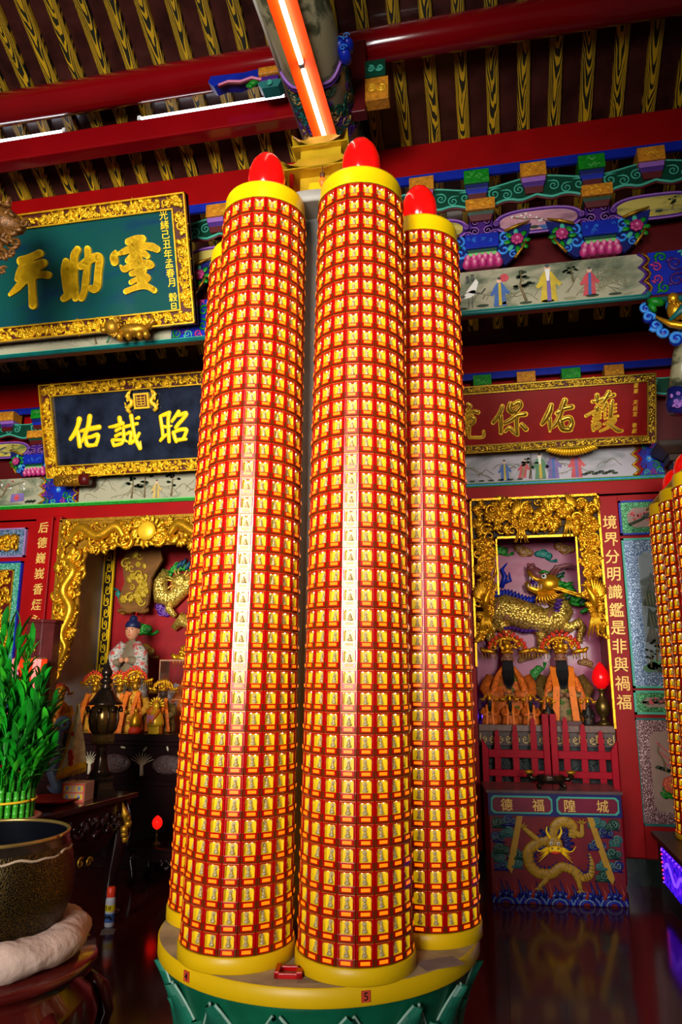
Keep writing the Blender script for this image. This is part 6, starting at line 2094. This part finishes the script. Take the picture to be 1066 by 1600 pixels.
# ---------------------------------------------------------------- lucky bamboo
t = thing('lucky_bamboo', 'bundle of green lucky bamboo with a gold ribbon at the left edge', 'plant', (-2.98, 4.22, TT))
ST = mat('bamboo_green', '#2f8a1c', .35, var=.25, scale=15, coat=.2)
rg = random.Random(77)
m = M()
m.lathe([(.2, 0), (.23, .01), (.24, .03), (.225, .035), (.2, .02), (.0, .02)], n=36, cap=False)
m.build('shallow_pot', mat('pot_pink_brown', '#8a5a4a', .4), t)
stalks = []
for ring, (n, r) in enumerate(((26, .178), (18, .125), (9, .065))):
    for i in range(n):
        a = 2 * PI * (i + .5 * ring) / n
        stalks.append((r * math.cos(a), r * math.sin(a), .19 + .05 * ring + rg.uniform(-.03, .03), ring))
base = None
for x, y, h_, ring in stalks:
    m = M()
    prof = []
    z = .02
    while z < h_:
        prof += [(.0175, z), (.0165, z + .005), (.0165, z + .036), (.0185, z + .04)]
        z += .042
    m.lathe([(r_, z_) for r_, z_ in prof], (x, y, 0), 10, 0)
    m.build('stalk', ST, t)
m = M()
m.tube([(.2 * math.cos(a), .2 * math.sin(a), .125) for a in [k * 2 * PI / 40 for k in range(41)]], .008, 6, 0)
m.build('gold_ribbon', GOLD_B, t)
lf = M()
def bleaf(m, p, d, ln, wd, droop, mi):
    """one lance-shaped leaf along direction d from p"""
    d = Vector(d).normalized()
    s1 = d.cross(Vector((0, 0, 1)))
    if s1.length < 1e-3:
        s1 = Vector((1, 0, 0))
    s1.normalize()
    up = s1.cross(d)
    n = 6
    L, Rr, Cc = [], [], []
    for i in range(n + 1):
        u = i / n
        c = Vector(p) + d * ln * u - Vector((0, 0, 1)) * droop * u * u * ln
        w_ = wd * math.sin(PI * min(1, u * .92 + .08)) ** .8 * (1 if u < .98 else .1)
        L.append(tuple(c - s1 * w_ + up * w_ * .35))
        Rr.append(tuple(c + s1 * w_ + up * w_ * .35))
        Cc.append(tuple(c))
    k = n + 1
    m.add(L + Cc + Rr, [(i, i + 1, k + i + 1, k + i) for i in range(n)] + [(k + i, k + i + 1, 2 * k + i + 1, 2 * k + i) for i in range(n)], mi, True)
for x, y, h_, ring in stalks:
    for sh in range(2):
        H = h_ + (.28 + .2 * ring + rg.uniform(0, .2)) * (1 if sh == 0 else .55)
        tx, ty = x * (1.25 + .35 * rg.random()), y * (1.25 + .35 * rg.random())
        lf.tube([(x, y, h_ - .02), ((x + tx) / 2 + rg.uniform(-.02, .02), (y + ty) / 2, (h_ + H) / 2), (tx, ty, H)], [.007, .006, .004], 5, 0)
        for i in range(9):
            u = .3 + .7 * i / 8
            p = (x + (tx - x) * u, y + (ty - y) * u, h_ + (H - h_) * u)
            a = rg.uniform(0, 2 * PI)
            el = .6 + .7 * u
            d = (math.cos(a) * math.cos(el) + tx * .8, math.sin(a) * math.cos(el) + ty * .8, math.sin(el))
            bleaf(lf, p, d, rg.uniform(.14, .23), rg.uniform(.015, .022), rg.uniform(.05, .45), rg.choice((0, 0, 1, 2)))
lf.build('foliage', [mat('bamboo_leaf', '#0f7414', .35, var=.3, scale=12), mat('bamboo_leaf_dark', '#0f5a14', .35, var=.3, scale=12), mat('bamboo_leaf_light', '#2f9a1c', .35, var=.2, scale=12)], t)

# ---------------------------------------------------------------- bronze bowl bell on its cushion and stand
t = thing('lacquer_stool', 'dark red lacquered drum stool carrying the bronze bowl, cut by the left edge', 'stool', (-2.22, 3.13, 0))
m = M()
m.lathe([(.42, 0), (.44, .02), (.44, .05), (.4, .07), (.43, .12), (.48, .2), (.49, .27), (.45, .35), (.39, .4), (.38, .43), (.42, .45), (.47, .47), (.475, .49), (.46, .505), (.0, .505)], n=64, cap=False)
m.build('drum', mat('stool_lacquer', '#48100d', .16, var=.25, scale=4, coat=.5), t)
for k in range(6):
    a = k * PI / 3 - .35
    m = M()
    m.tube([((r_) * math.cos(a), r_ * math.sin(a), z) for r_, z in ((.44, .36), (.51, .3), (.535, .2), (.5, .1), (.46, .05), (.5, .015))], [.03, .035, .035, .03, .026, .03], 10, 0)
    m.build('leg', mat('stool_lacquer', '#48100d'), t)
t = thing('cushion_ring', 'white fabric-wrapped cushion ring under the bronze bowl', 'cushion', (-2.22, 3.13, .505))
m = M()
n, k_ = 72, 16
vs, fs = [], []
rg = random.Random(4)
for i in range(n):
    a = 2 * PI * i / n
    wr = 1 + .06 * math.sin(a * 9 + 1.3) + .035 * math.sin(a * 23) + rg.uniform(-.02, .02)
    for j in range(k_):
        b = 2 * PI * j / k_
        r = .088 * wr * (1 + .04 * math.sin(b * 3 + a * 11))
        R0 = .345
        z = .072 + r * .8 * math.sin(b)
        vs.append(((R0 + r * math.cos(b)) * math.cos(a), (R0 + r * math.cos(b)) * math.sin(a), max(.0, z)))
for i in range(n):
    for j in range(k_):
        fs.append((i * k_ + j, ((i + 1) % n) * k_ + j, ((i + 1) % n) * k_ + (j + 1) % k_, i * k_ + (j + 1) % k_))
m.add(vs, fs, 0, True)
m.build('wrapped_ring', mat('cream_fabric', '#b89d8e', .8, var=.15, scale=6, bump=.9, bscale=22), t)
t = thing('bronze_bowl', 'big dark hammered bronze bowl bell with a bright rim at the left edge', 'bowl', (-2.22, 3.13, .56))
m = M()
m.lathe([(.0, .0), (.16, .0), (.25, .03), (.315, .09), (.345, .18), (.348, .26), (.335, .34), (.318, .40)], n=72, mi=0, cap=False)
m.lathe([(.318, .40), (.312, .44), (.305, .443)], n=72, mi=1, cap=False)
m.lathe([(.305, .443), (.31, .38), (.325, .26), (.31, .12), (.2, .04), (.0, .03)], n=72, mi=2, cap=False)
def bowl_mat():
    m, nt, b = base_mat('hammered_bronze')
    L = nt.links.new
    v = coords(nt)
    vo = nd(nt, 'ShaderNodeTexVoronoi', feature='DISTANCE_TO_EDGE')
    vo.inputs['Scale'].default_value = 110
    L(v, vo.inputs['Vector'])
    r = ramp(nt, [(0, lin('#6a5220')), (.12, lin('#1c160f')), (.4, lin('#0c0a09'))])
    L(vo.outputs['Distance'], r.inputs[0])
    L(r.outputs[0], b.inputs['Base Color'])
    b.inputs['Metallic'].default_value = .8
    b.inputs['Roughness'].default_value = .32
    bp = nd(nt, 'ShaderNodeBump')
    bp.inputs['Strength'].default_value = .5
    bp.inputs['Distance'].default_value = .006
    L(vo.outputs['Distance'], bp.inputs['Height'])
    L(bp.outputs['Normal'], b.inputs['Normal'])
    return m
m.build('bowl', [bowl_mat(), BRONZE, mat('bowl_inside', '#12141c', .3, .7)], t)
m = M()
m.tube([(.309 * math.cos(a), .309 * math.sin(a), .443) for a in [k * 2 * PI / 72 for k in range(73)]], .008, 8, 0)
m.build('bright_rim', mat('rim_brass', '#a5874a', .3, .8, var=.2), t)
m = M()
pts = [(.3245 * math.cos(a), .3245 * math.sin(a), .375 + .006 * math.sin(a * 7) + .004 * math.sin(a * 17)) for a in [k * 2 * PI / 90 for k in range(91)]]
m.tube(pts, .006, 5, 0)
m.build('worn_line', mat('worn_line', '#a08a72', .6, .2), t)

# ---------------------------------------------------------------- spray can, low table, candlestick lamp
t = thing('spray_can', 'white and yellow spray can with an orange cap standing on the floor', 'can', (-2.685, 5.12, 0))
m = M()
m.lathe([(.03, 0), (.033, .006), (.033, .165), (.03, .18), (.026, .188)], n=24, mi=0)
m.build('can_body', mat('can_white', '#b8bac4', .3, var=.05), t)
m = M()
m.lathe([(.0334, .1), (.0334, .14)], n=24, mi=0, cap=False)
m.lathe([(.0334, .03), (.0334, .085)], n=24, mi=1, cap=False)
for i in range(5):
    m.ell((.01 * (i - 2), -.0325, .06 + .01 * (i % 2)), (.006, .003, .012), 2, 6, 4)
m.tube([(-.012, -.0345, .135), (-.012, -.0345, .112), (-.002, -.0355, .112)], .0022, 4, 2)
m.tube([(.006, -.0345, .135), (.006, -.0345, .112), (.016, -.0325, .112), (.016, -.0325, .135)], .0022, 4, 2)
m.build('printed_label', [mat('label_yellow', '#d8c01c', .35), mat('label_blue', '#3a5a9a', .35, var=.5, scale=80), BLACK], t)
M().lathe([(.029, .188), (.03, .2), (.028, .245), (.022, .252), (.0, .254)], n=24, cap=False).build('orange_cap', mat('cap_orange', '#d8381c', .35), t)
m = M()
m.disc(0, 0, .07, .07, 0, .0, 0, 8)
M().box(-.04, .05, -.05, .05, 0, .003).build('paper_sheet', mat('wet_paper', '#6f6a62', .5), None, (-2.64, 5.01, 0), rotz=.4)
tag(bpy.data.objects['paper_sheet'], 'small crumpled paper on the floor in front of the spray can', 'paper')
t = thing('low_table', 'low dark table in the shadow beneath the left altar', 'table', (-2.55, 6.2, 0))
M().box(-.5, .5, -.2, .2, .28, .31).build('table_top', LACQ, t, bevel=.005)
m = M()
m.box(-.48, .48, -.17, -.14, .2, .28)
carve(m, -.4, .4, .16, .24, -.172, 24, .03, 71, 0, None, .006)
m.build('apron', LACQ, t)
for lx in (-.45, .45):
    for ly in (-.15, .15):
        M().tube([(lx, ly, .28), (lx * 1.03, ly, .2), (lx * .98, ly, .08), (lx * 1.04, ly, .0)], [.035, .04, .025, .03], 10).build('leg', LACQ, t)
t = thing('candlestick_lamp', 'small red candle-shaped bulb on a thin brass stick on the low dark table', 'lamp', (-2.84, 6.14, .31))
m = M()
m.lathe([(.035, 0), (.035, .008), (.01, .02), (.008, .05), (.014, .06), (.007, .07), (.008, .1), (.014, .115), (.01, .12)], n=14)
m.build('brass_stick', BRONZE_G, t)
M().lathe([(.015, .12), (.035, .14), (.043, .165), (.036, .195), (.015, .218), (.001, .226)], n=18).build('red_bulb', mat('lit_red_bulb', '#ff1410', .25, emit='#ff1008', es=1.6), t)
# ================================================================ candle towers built of lit niches
import numpy as np
NW, NH, ND = .0737, .0853, .03
N_RED = mat('niche_red_plastic', '#b00404', .24, var=.05, scale=3, coat=.12)
N_TRAY = mat('niche_brown_tray', '#6e4014', .16, .45, var=.1, scale=3)
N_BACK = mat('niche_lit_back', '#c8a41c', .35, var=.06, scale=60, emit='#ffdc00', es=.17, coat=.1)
N_FIG = mat('niche_figure', '#b09c70', .35, .2, var=.5, scale=150)
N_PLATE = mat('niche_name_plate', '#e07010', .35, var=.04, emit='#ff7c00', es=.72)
N_LED = mat('niche_led', '#ffffff', .3, var=0, emit='#fff2d8', es=8.5)
N_GOLD = mat('niche_gold_line', '#c08a30', .3, .5, var=.1)

def niche_meshes():
    w, h = NW / 2 - .0012, NH
    f = M()
    f.box(-w, -.0245, -.024, 0, .0, h - .001, 0)
    f.box(.0245, w, -.024, 0, .0, h - .001, 0)
    f.box(-.0245, .0245, -.024, 0, .0755, h - .001, 0)
    f.box(-.0245, .0245, -.024, 0, .0, .0275, 0)
    for sg in (-1, 1):                                        # arched corners
        f.prism([(sg * .0245, .0755), (sg * .0245, .066), (sg * .0215, .0715), (sg * .0165, .0755)], -.024, -.008, 6)
    f.box(-.0245, .0245, -.004, 0, .0275, .0755, 2)           # lit back and lining
    f.box(-.0247, -.0237, -.0225, -.004, .0275, .0755, 2)
    f.box(.0237, .0247, -.0225, -.004, .0275, .0755, 2)
    f.box(-.0245, .0245, -.0225, -.004, .0275, .0285, 2)
    # projecting tray with its rim
    f.box(-w + .001, w - .001, -.0275, -.024, .001, .0045, 1)
    f.box(-w + .001, -w + .006, -.0275, -.024, .0045, .028, 1)
    f.box(w - .006, w - .001, -.0275, -.024, .0045, .028, 1)
    f.box(-w + .008, w - .008, -.0295, -.024, .005, .026, 0)
    f.box(-w + .004, w - .004, -.0262, -.024, .0805, .0825, 6)
    f.tube([(-.0275, -.025, .03), (-.0275, -.025, .078)], .0012, 4, 0)
    f.tube([(.0275, -.025, .03), (.0275, -.025, .078)], .0012, 4, 0)
    g = M()
    g.ell((0, -.013, .0355), (.0125, .008, .0075), 0, 8, 4)
    g.ell((0, -.012, .0455), (.0072, .006, .0095), 0, 8, 5)
    g.ell((0, -.012, .0575), (.0042, .0042, .0052), 0, 6, 4)
    g.disc(0, .0605, .0095, .0095, -.0065, -.005, 0, 10)
    p = M()
    p.box(-.0185, .0185, -.031, -.0295, .0095, .022, 0)
    l = M()
    for sg in (-1, 1):
        l.ell((sg * .012, -.011, .0735), (.0035, .0035, .0022), 0, 6, 3)
    return f, g, p, l
_f, _g, _p, _l = niche_meshes()
NMATS = [N_RED, N_TRAY, N_BACK, N_FIG, N_PLATE, N_LED, N_GOLD]
# one template of everything for the uncounted rest
tpl = M()
for src, rm in ((_f, None), (_g, 3), (_p, 4), (_l, 5)):
    o = len(tpl.v)
    tpl.v += src.v
    tpl.f += [tuple(i + o for i in q) for q in src.f]
    tpl.mi += [m_ if rm is None else rm for m_ in src.mi]
    tpl.sm += src.sm
T_V = np.array(tpl.v, dtype=np.float64)
T_L = np.array([i for q in tpl.f for i in q], dtype=np.int64)
T_N = np.array([len(q) for q in tpl.f], dtype=np.int64)
T_M = np.array(tpl.mi, dtype=np.int64)
T_S = np.array(tpl.sm, dtype=bool)

def rest_mesh(name, mats4):
    n = len(mats4)
    V = np.concatenate([T_V @ np.array(A)[:3, :3].T + np.array(A)[:3, 3] for A in mats4])
    Lp = np.concatenate([T_L + i * len(T_V) for i in range(n)])
    N = np.tile(T_N, n)
    me = bpy.data.meshes.new(name)
    me.vertices.add(len(V))
    me.vertices.foreach_set('co', V.ravel().astype(np.float32))
    me.loops.add(len(Lp))
    me.loops.foreach_set('vertex_index', Lp.astype(np.int32))
    me.polygons.add(len(N))
    st = np.concatenate([[0], np.cumsum(N)[:-1]])
    me.polygons.foreach_set('loop_start', st.astype(np.int32))
    for m_ in NMATS:
        me.materials.append(m_)
    me.polygons.foreach_set('material_index', np.tile(T_M, n).astype(np.int32))
    me.polygons.foreach_set('use_smooth', np.tile(T_S, n))
    me.update(calc_edges=True)
    me.validate()
    return me

_proto = {}
def niche_part(parent, A):
    if not _proto:
        fo = _f.build('lamp_niche', NMATS)
        _proto['o'] = [fo, _g.build('figurine', N_FIG), _p.build('name_plate', N_PLATE), _l.build('led_lamps', N_LED)]
        for o in _proto['o']:
            C.objects.unlink(o)
    src = _proto['o']
    fo = src[0].copy()
    C.objects.link(fo)
    fo.parent = parent
    fo.matrix_local = A
    for s_ in src[1:]:
        c = s_.copy()
        C.objects.link(c)
        c.parent = fo
    return fo

def candle(loc, rotz, rows, cols, nrows, label, r0=.24, r1=.2175, scale=1., lean=0., hz=.062, group='candle columns of the middle tower'):
    """one candle: base ring, tapering core, rows x 20 lit niches, cap and red flame bulb.
    cols, nrows: which columns and how many bottom rows are separate niches"""
    t = thing('candle_column', label, 'candle lamp', loc, (0, lean, rotz), group)
    t.scale = (scale,) * 3
    top = hz + rows * NH
    rr = lambda z: r0 + (r1 - r0) * (z - hz) / (40 * NH)
    m = M()
    m.lathe([(r0 + .004, 0), (r0 + .008, .004), (r0 + .008, hz - .004), (r0 + .003, hz)], n=64, mi=0)
    m.build('base_ring', YEL, t)
    m = M()
    m.lathe([(rr(hz) - ND + .001, hz), (rr(top) - ND + .001, top)], n=40, mi=0)
    m.build('core', RED_D, t)
    rt = rr(top)
    m = M()
    m.lathe([(rt + .001, top - .002), (rt + .001, top + .004), (rt * .965, top + .012), (rt * .955, top + .085), (rt * .93, top + .1), (0.0, top + .11)], n=64, mi=0, cap=False)
    m.build('cap', YEL_L, t)
    m = M()
    er = .1
    m.lathe([(.05, top + .1), (.05, top + .145), (er * .7, top + .15), (er * .9, top + .185), (er, top + .245), (er * .95, top + .3), (er * .78, top + .35), (er * .5, top + .388), (er * .2, top + .408), (.001, top + .412)], n=32, mi=0)
    m.build('flame_bulb', RED_SHINE, t)['label'] = 'red egg-shaped flame bulb'
    sl = math.atan((r0 - r1) / (40 * NH))
    rest = []
    for k in range(rows):
        z = hz + k * NH
        for c in range(20):
            a = (c + .5) * 2 * PI / 20                      # 0 = towards local -Y
            rad = rr(z) - ND
            sx = rr(z) / r0
            A = Matrix.Translation((rad * math.sin(a), -rad * math.cos(a), z)) @ Matrix.Rotation(a, 4, 'Z') @ Matrix.Rotation(-sl, 4, 'X') @ Matrix.Diagonal((sx, 1, 1, 1))
            if c in cols and k < nrows:
                niche_part(t, A)
            else:
                rest.append(A)
    o = bpy.data.objects.new('lamp_niches', rest_mesh('lamp_niches', rest))
    C.objects.link(o)
    o.parent = t
    o['kind'] = 'stuff'
    return t

TWR = (-.864, 3.712)
DISC_Z = .55
# lotus base with its turntable
t = thing('lotus_pedestal', 'green lotus pedestal with a dusty yellow-rimmed turntable carrying the candle columns', 'pedestal', (TWR[0], TWR[1], 0))
m = M()
m.lathe([(.5, 0), (.55, .02), (.6, .12), (.66, .3), (.7, .45), (.71, .485)], n=64, mi=0)
m.build('drum', mat('lotus_green', '#0d5a3e', .35, var=.2), t)
m = M()
m.lathe([(.742, DISC_Z - .07), (.745, DISC_Z - .065), (.745, DISC_Z - .004), (.739, DISC_Z)], n=96, mi=0, cap=False)
m.lathe([(.739, DISC_Z), (.0, DISC_Z)], n=96, mi=1, cap=False)
m.lathe([(.0, DISC_Z - .07), (.742, DISC_Z - .07)], n=96, mi=2, cap=False)
m.build('turntable', [YEL, mat('dusty_board', '#a08a68', .65, var=.3, scale=7), GREY], t)
pet = M()
P1 = lambda u, v: (.13 * u * (1 - v * v * .9) * (1. + .3 * (1 - v)), -.0 - .03 * v - .1 * v * v + .05 * u * u, .3 * v)
g = 8
for i in range(g):
    for j in range(g):
        q = [P1(-1 + 2 * i / g, j / g), P1(-1 + 2 * (i + 1) / g, j / g), P1(-1 + 2 * (i + 1) / g, (j + 1) / g), P1(-1 + 2 * i / g, (j + 1) / g)]
        pet.add(q, [(0, 1, 2, 3)], 0, True)
for sg in (-1, 1):
    pet.tube([P1(sg, j / 10) for j in range(11)], .007, 5, 1)
LOT = [mat('petal_green', '#1a6a52', .4, var=.35, scale=6), mat('petal_edge', '#8fb09c', .45, var=.1)]
po = None
for row, (n, rad, z, s_) in enumerate(((16, .655, .14, 1.), (16, .6, .02, 1.05))):
    for i in range(n):
        a = 2 * PI * (i + .5 * row) / n
        if po is None:
            po = o = pet.build('lotus_petal', LOT, t)
        else:
            o = po.copy()
            C.objects.link(o)
        o.location = (rad * math.sin(a), -rad * math.cos(a), z)
        o.rotation_euler = (0, 0, a)
        o.scale = (s_, .8, s_)
for ch, px in (('4', -.40), ('5', .335)):
    aa = math.asin(px / .745) + .0
    o = M().box(-.018, .018, -.0025, 0, -.02, .02).build('number_label', mat('label_red', '#c04028', .5), t, (.746 * math.sin(aa), -.746 * math.cos(aa), DISC_Z - .034), rotz=aa)
    glyph(ch, .04, 0, -.004, 0, BLACK, o, 'numeral', .0015, .004)
# central column, top plate, pagoda crown
t = thing('central_column', 'grey steel column in the middle of the candle tower, seen between the two front candles', 'column', (TWR[0], TWR[1], 0))
m = M()
m.lathe([(.255, DISC_Z), (.25, 4.135)], n=40)
m.build('shaft', GREY, t)
m = M()
m.lathe([(.4, 4.136), (.41, 4.14), (.41, 4.2), (.39, 4.21)], n=64)
m.build('top_plate', mat('plate_grey', '#8d8a80', .5, var=.1), t)
t = thing('small_pagoda', 'small brass two-tier pagoda roof with red lamps crowning the candle tower', 'crown', (TWR[0], TWR[1], 0))
CRN = mat('crown_brass', '#b8961a', .35, .35, var=.15)
m = M()
def pagoda(m, z0, z1, w0, w1, up):
    """a square roof with hollow-curved slopes and raised corners"""
    n = 9
    for sd in range(4):
        R2 = Matrix.Rotation(sd * PI / 2, 3, 'Z')
        G = []
        for j in range(6):
            v = j / 5
            W = w0 + (w1 - w0) * (v ** .6)
            row = []
            for i in range(n):
                u = -1 + 2 * i / (n - 1)
                z = z0 + (z1 - z0) * v ** 1.5 + up * abs(u) ** 3 * (1 - v)
                p = R2 @ Vector((u * W, -W, z))
                row.append((p.x, p.y, p.z))
            G.append(row)
        vs = [p for r_ in G for p in r_]
        fs = [(j * n + i, j * n + i + 1, (j + 1) * n + i + 1, (j + 1) * n + i) for j in range(5) for i in range(n - 1)]
        m.add(vs, fs, 0, True)
        vs2 = [(x, y, z - .012) for x, y, z in vs]
        m.add(vs2, [tuple(reversed(f)) for f in fs], 0, True)
    m.box(-w0 * .98, w0 * .98, -w0 * .98, w0 * .98, z0 - .002, z0 + .006, 0)
pagoda(m, 4.5, 4.62, .21, .13, .06)
pagoda(m, 4.68, 4.8, .165, .08, .08)
m.box(-.12, .12, -.12, .12, 4.6, 4.68, 0)
m.build('pagoda_roofs', CRN, t)
m = M()
m.box(-.12, .12, -.12, .12, 4.21, 4.5, 0)
for k in range(4):
    a = k * PI / 2
    m.T = Matrix.Rotation(a, 4, 'Z')
    m.prism([(-.1, 4.23), (.1, 4.23), (.06, 4.45), (-.06, 4.45)], -.135, -.12, 1)
    m.T = None
m.build('pagoda_body', [CRN, YEL], t)
for sx in (-1, 1):
    for sy in (-1, 1):
        M().tube([(sx * .16, sy * .16, 4.21), (sx * .16, sy * .16, 4.51)], .014, 8).build('red_post', RED, t)
FLB = mat('small_lamp_glow', '#ff4a10', .3, emit='#ff4010', es=3.)
for sx, sy in ((-.2, -.17), (.03, -.2), (.2, .17), (-.2, .17)):
    m = M()
    m.lathe([(.004, 4.36), (.018, 4.385), (.02, 4.4), (.012, 4.42)], (sx, sy, 0), 10)
    o = m.build('corner_lamp', FLB, t)
    m = M()
    m.lathe([(.013, 4.42), (.016, 4.45), (.004, 4.455)], (sx, sy, 0), 10)
    m.tube([(sx, sy, 4.45), (sx, sy, 4.51)], .003, 5)
    m.build('lamp_cap', BROWN, o)
# the six columns
SEL_L = {17, 18, 19, 16, 0, 1, 2, 3}
cl = [(0, SEL_L, 12, 'front lit candle column of the middle tower, with the widest face, above the label 5'),
      (1, {0, 1, 2, 3, 4, 19}, 16, 'lit candle column at the right back of the middle tower'),
      (2, set(), 0, 'lit candle column glimpsed through the gap between the two front ones'),
      (3, set(), 0, 'lit candle column at the very back of the middle tower, hidden by the others'),
      (4, {15, 16, 17}, 32, 'lit candle column at the left back of the middle tower, mostly hidden behind its neighbour'),
      (5, SEL_L, 12, 'lit candle column at the front left of the middle tower, above the label 4')]
RC = .512
A5 = .3149
rtv = Vector((math.cos(.2032), math.sin(.2032)))
hdv = Vector((-math.sin(.2032), math.cos(.2032)))
for k, cols, nr, lb in cl:
    a = A5 + k * PI / 3
    p = Vector(TWR) + RC * (rtv * math.sin(a) - hdv * math.cos(a))
    candle((p.x, p.y, DISC_Z), math.atan2(-p.x, p.y), 40, cols, nr, lb, lean=.0105)
# things left lying on the turntable
def on_disc(px, py):
    return (TWR[0] + px, TWR[1] + py, DISC_Z)
t = thing('spare_niche_frame', 'loose red plastic niche frame lying on the turntable between the two front candle columns', 'frame', (-.84, 3.09, DISC_Z), (0, 0, .15))
m = M()
m.box(-.055, .055, -.045, -.03, 0, .02)
m.box(-.055, .055, .03, .045, 0, .02)
m.box(-.055, -.035, -.045, .045, 0, .026)
m.box(.03, .055, -.045, .045, 0, .026)
m.build('frame', N_RED, t, bevel=.003)
M().box(.034, .051, .005, .035, .026, .0275).build('dark_slot', BLACK, t)
M().box(-.04, .04, -.025, .025, 0, .0012).build('paper_card', mat('dusty_card', '#8a7258', .7), None, (-.755, 3.045, DISC_Z), rotz=.25)
tag(bpy.data.objects['paper_card'], 'dusty paper card lying on the turntable right of the loose red frame', 'card')
M().box(-.09, .09, -.05, .05, 0, .001).build('paper_scrap', mat('grey_scrap', '#7a6a66', .7), None, (-.27, 3.33, DISC_Z), rotz=.6)
tag(bpy.data.objects['paper_scrap'], 'grey torn paper stuck on the turntable at the right, beside the front candle column', 'paper')

# ---------------------------------------------------------------- second tower at the right edge
t = thing('lamp_tower_plinth', 'dark wooden plinth with a glowing violet panel at the right edge', 'plinth', (1.19, 5.9, 0))
m = M()
m.box(.02, 1.2, -1.0, .74, 0, .44)
m.build('plinth_body', mat('plinth_black', '#120605', .5, var=.3), t)
M().box(-.02, 1.22, -1.03, .77, .44, .48).build('top_board', mat('dark_board', '#2c1812', .35, var=.2), t, bevel=.005)
def led_mat():
    m, nt, b = base_mat('violet_led_panel')
    L = nt.links.new
    v = coords(nt, (1, 6, 9))
    n = nd(nt, 'ShaderNodeTexNoise')
    n.inputs['Scale'].default_value = 1.6
    n.inputs['Detail'].default_value = 5
    n.inputs['Distortion'].default_value = 1.5
    L(v, n.inputs['Vector'])
    r = ramp(nt, [(.3, lin('#10028a')), (.48, lin('#1c06d8')), (.56, lin('#8020f0')), (.6, lin('#2a0ae0')), (.8, lin('#1404b0'))])
    L(n.outputs['Fac'], r.inputs[0])
    L(r.outputs[0], b.inputs['Emission Color'])
    b.inputs['Emission Strength'].default_value = .9
    b.inputs['Base Color'].default_value = lin('#180830')
    return m
M().box(.0, .03, -.95, .5, .16, .415).build('violet_panel', led_mat(), t)
m = M()
for i in range(16):
    m.ell((-.004, -.92 + .093 * i, .408), (.006, .008, .006), 0, 6, 4)
for i in range(9):
    m.ell((-.004, .49, .17 + .028 * i), (.006, .008, .006), i % 2, 6, 4)
m.build('led_dots', [mat('led_violet', '#b060ff', .3, emit='#9040ff', es=1.6), mat('led_red', '#ff3050', .3, emit='#ff2040', es=3.)], t)
m = M()
pts = [(-.001, .4 - .06 * i, .29 + .05 * math.sin(i * .9)) for i in range(20)]
m.tube(pts, .012, 6, 0)
m.build('etched_dragon', mat('etched_glow', '#8060ff', .3, emit='#7a40ff', es=1.1), t)
for i, (x, y, lb) in enumerate(((1.55, 6.42, 'lit candle column of the right tower, the left and farthest one'), (1.53, 5.93, 'lit candle column of the right tower, the middle one of the three in view'),
                               (1.52, 5.44, 'lit candle column of the right tower, cut by the right edge'))):
    candle((x, y, .48), math.atan2(-x, y), 30, {14, 15, 16, 17}, 24, lb, scale=.97, r1=.232, hz=.04, group='candle columns of the right tower')
m = M()
m.box(1.36, 2.35, 5.1, 6.72, 3.115, 3.133)
o = m.build('tower_top_plate', mat('plate_yellow_grey', '#a89a58', .5, var=.1), bevel=.005)
tag(o, 'thin plate joining the tops of the right tower candle columns', 'plate')
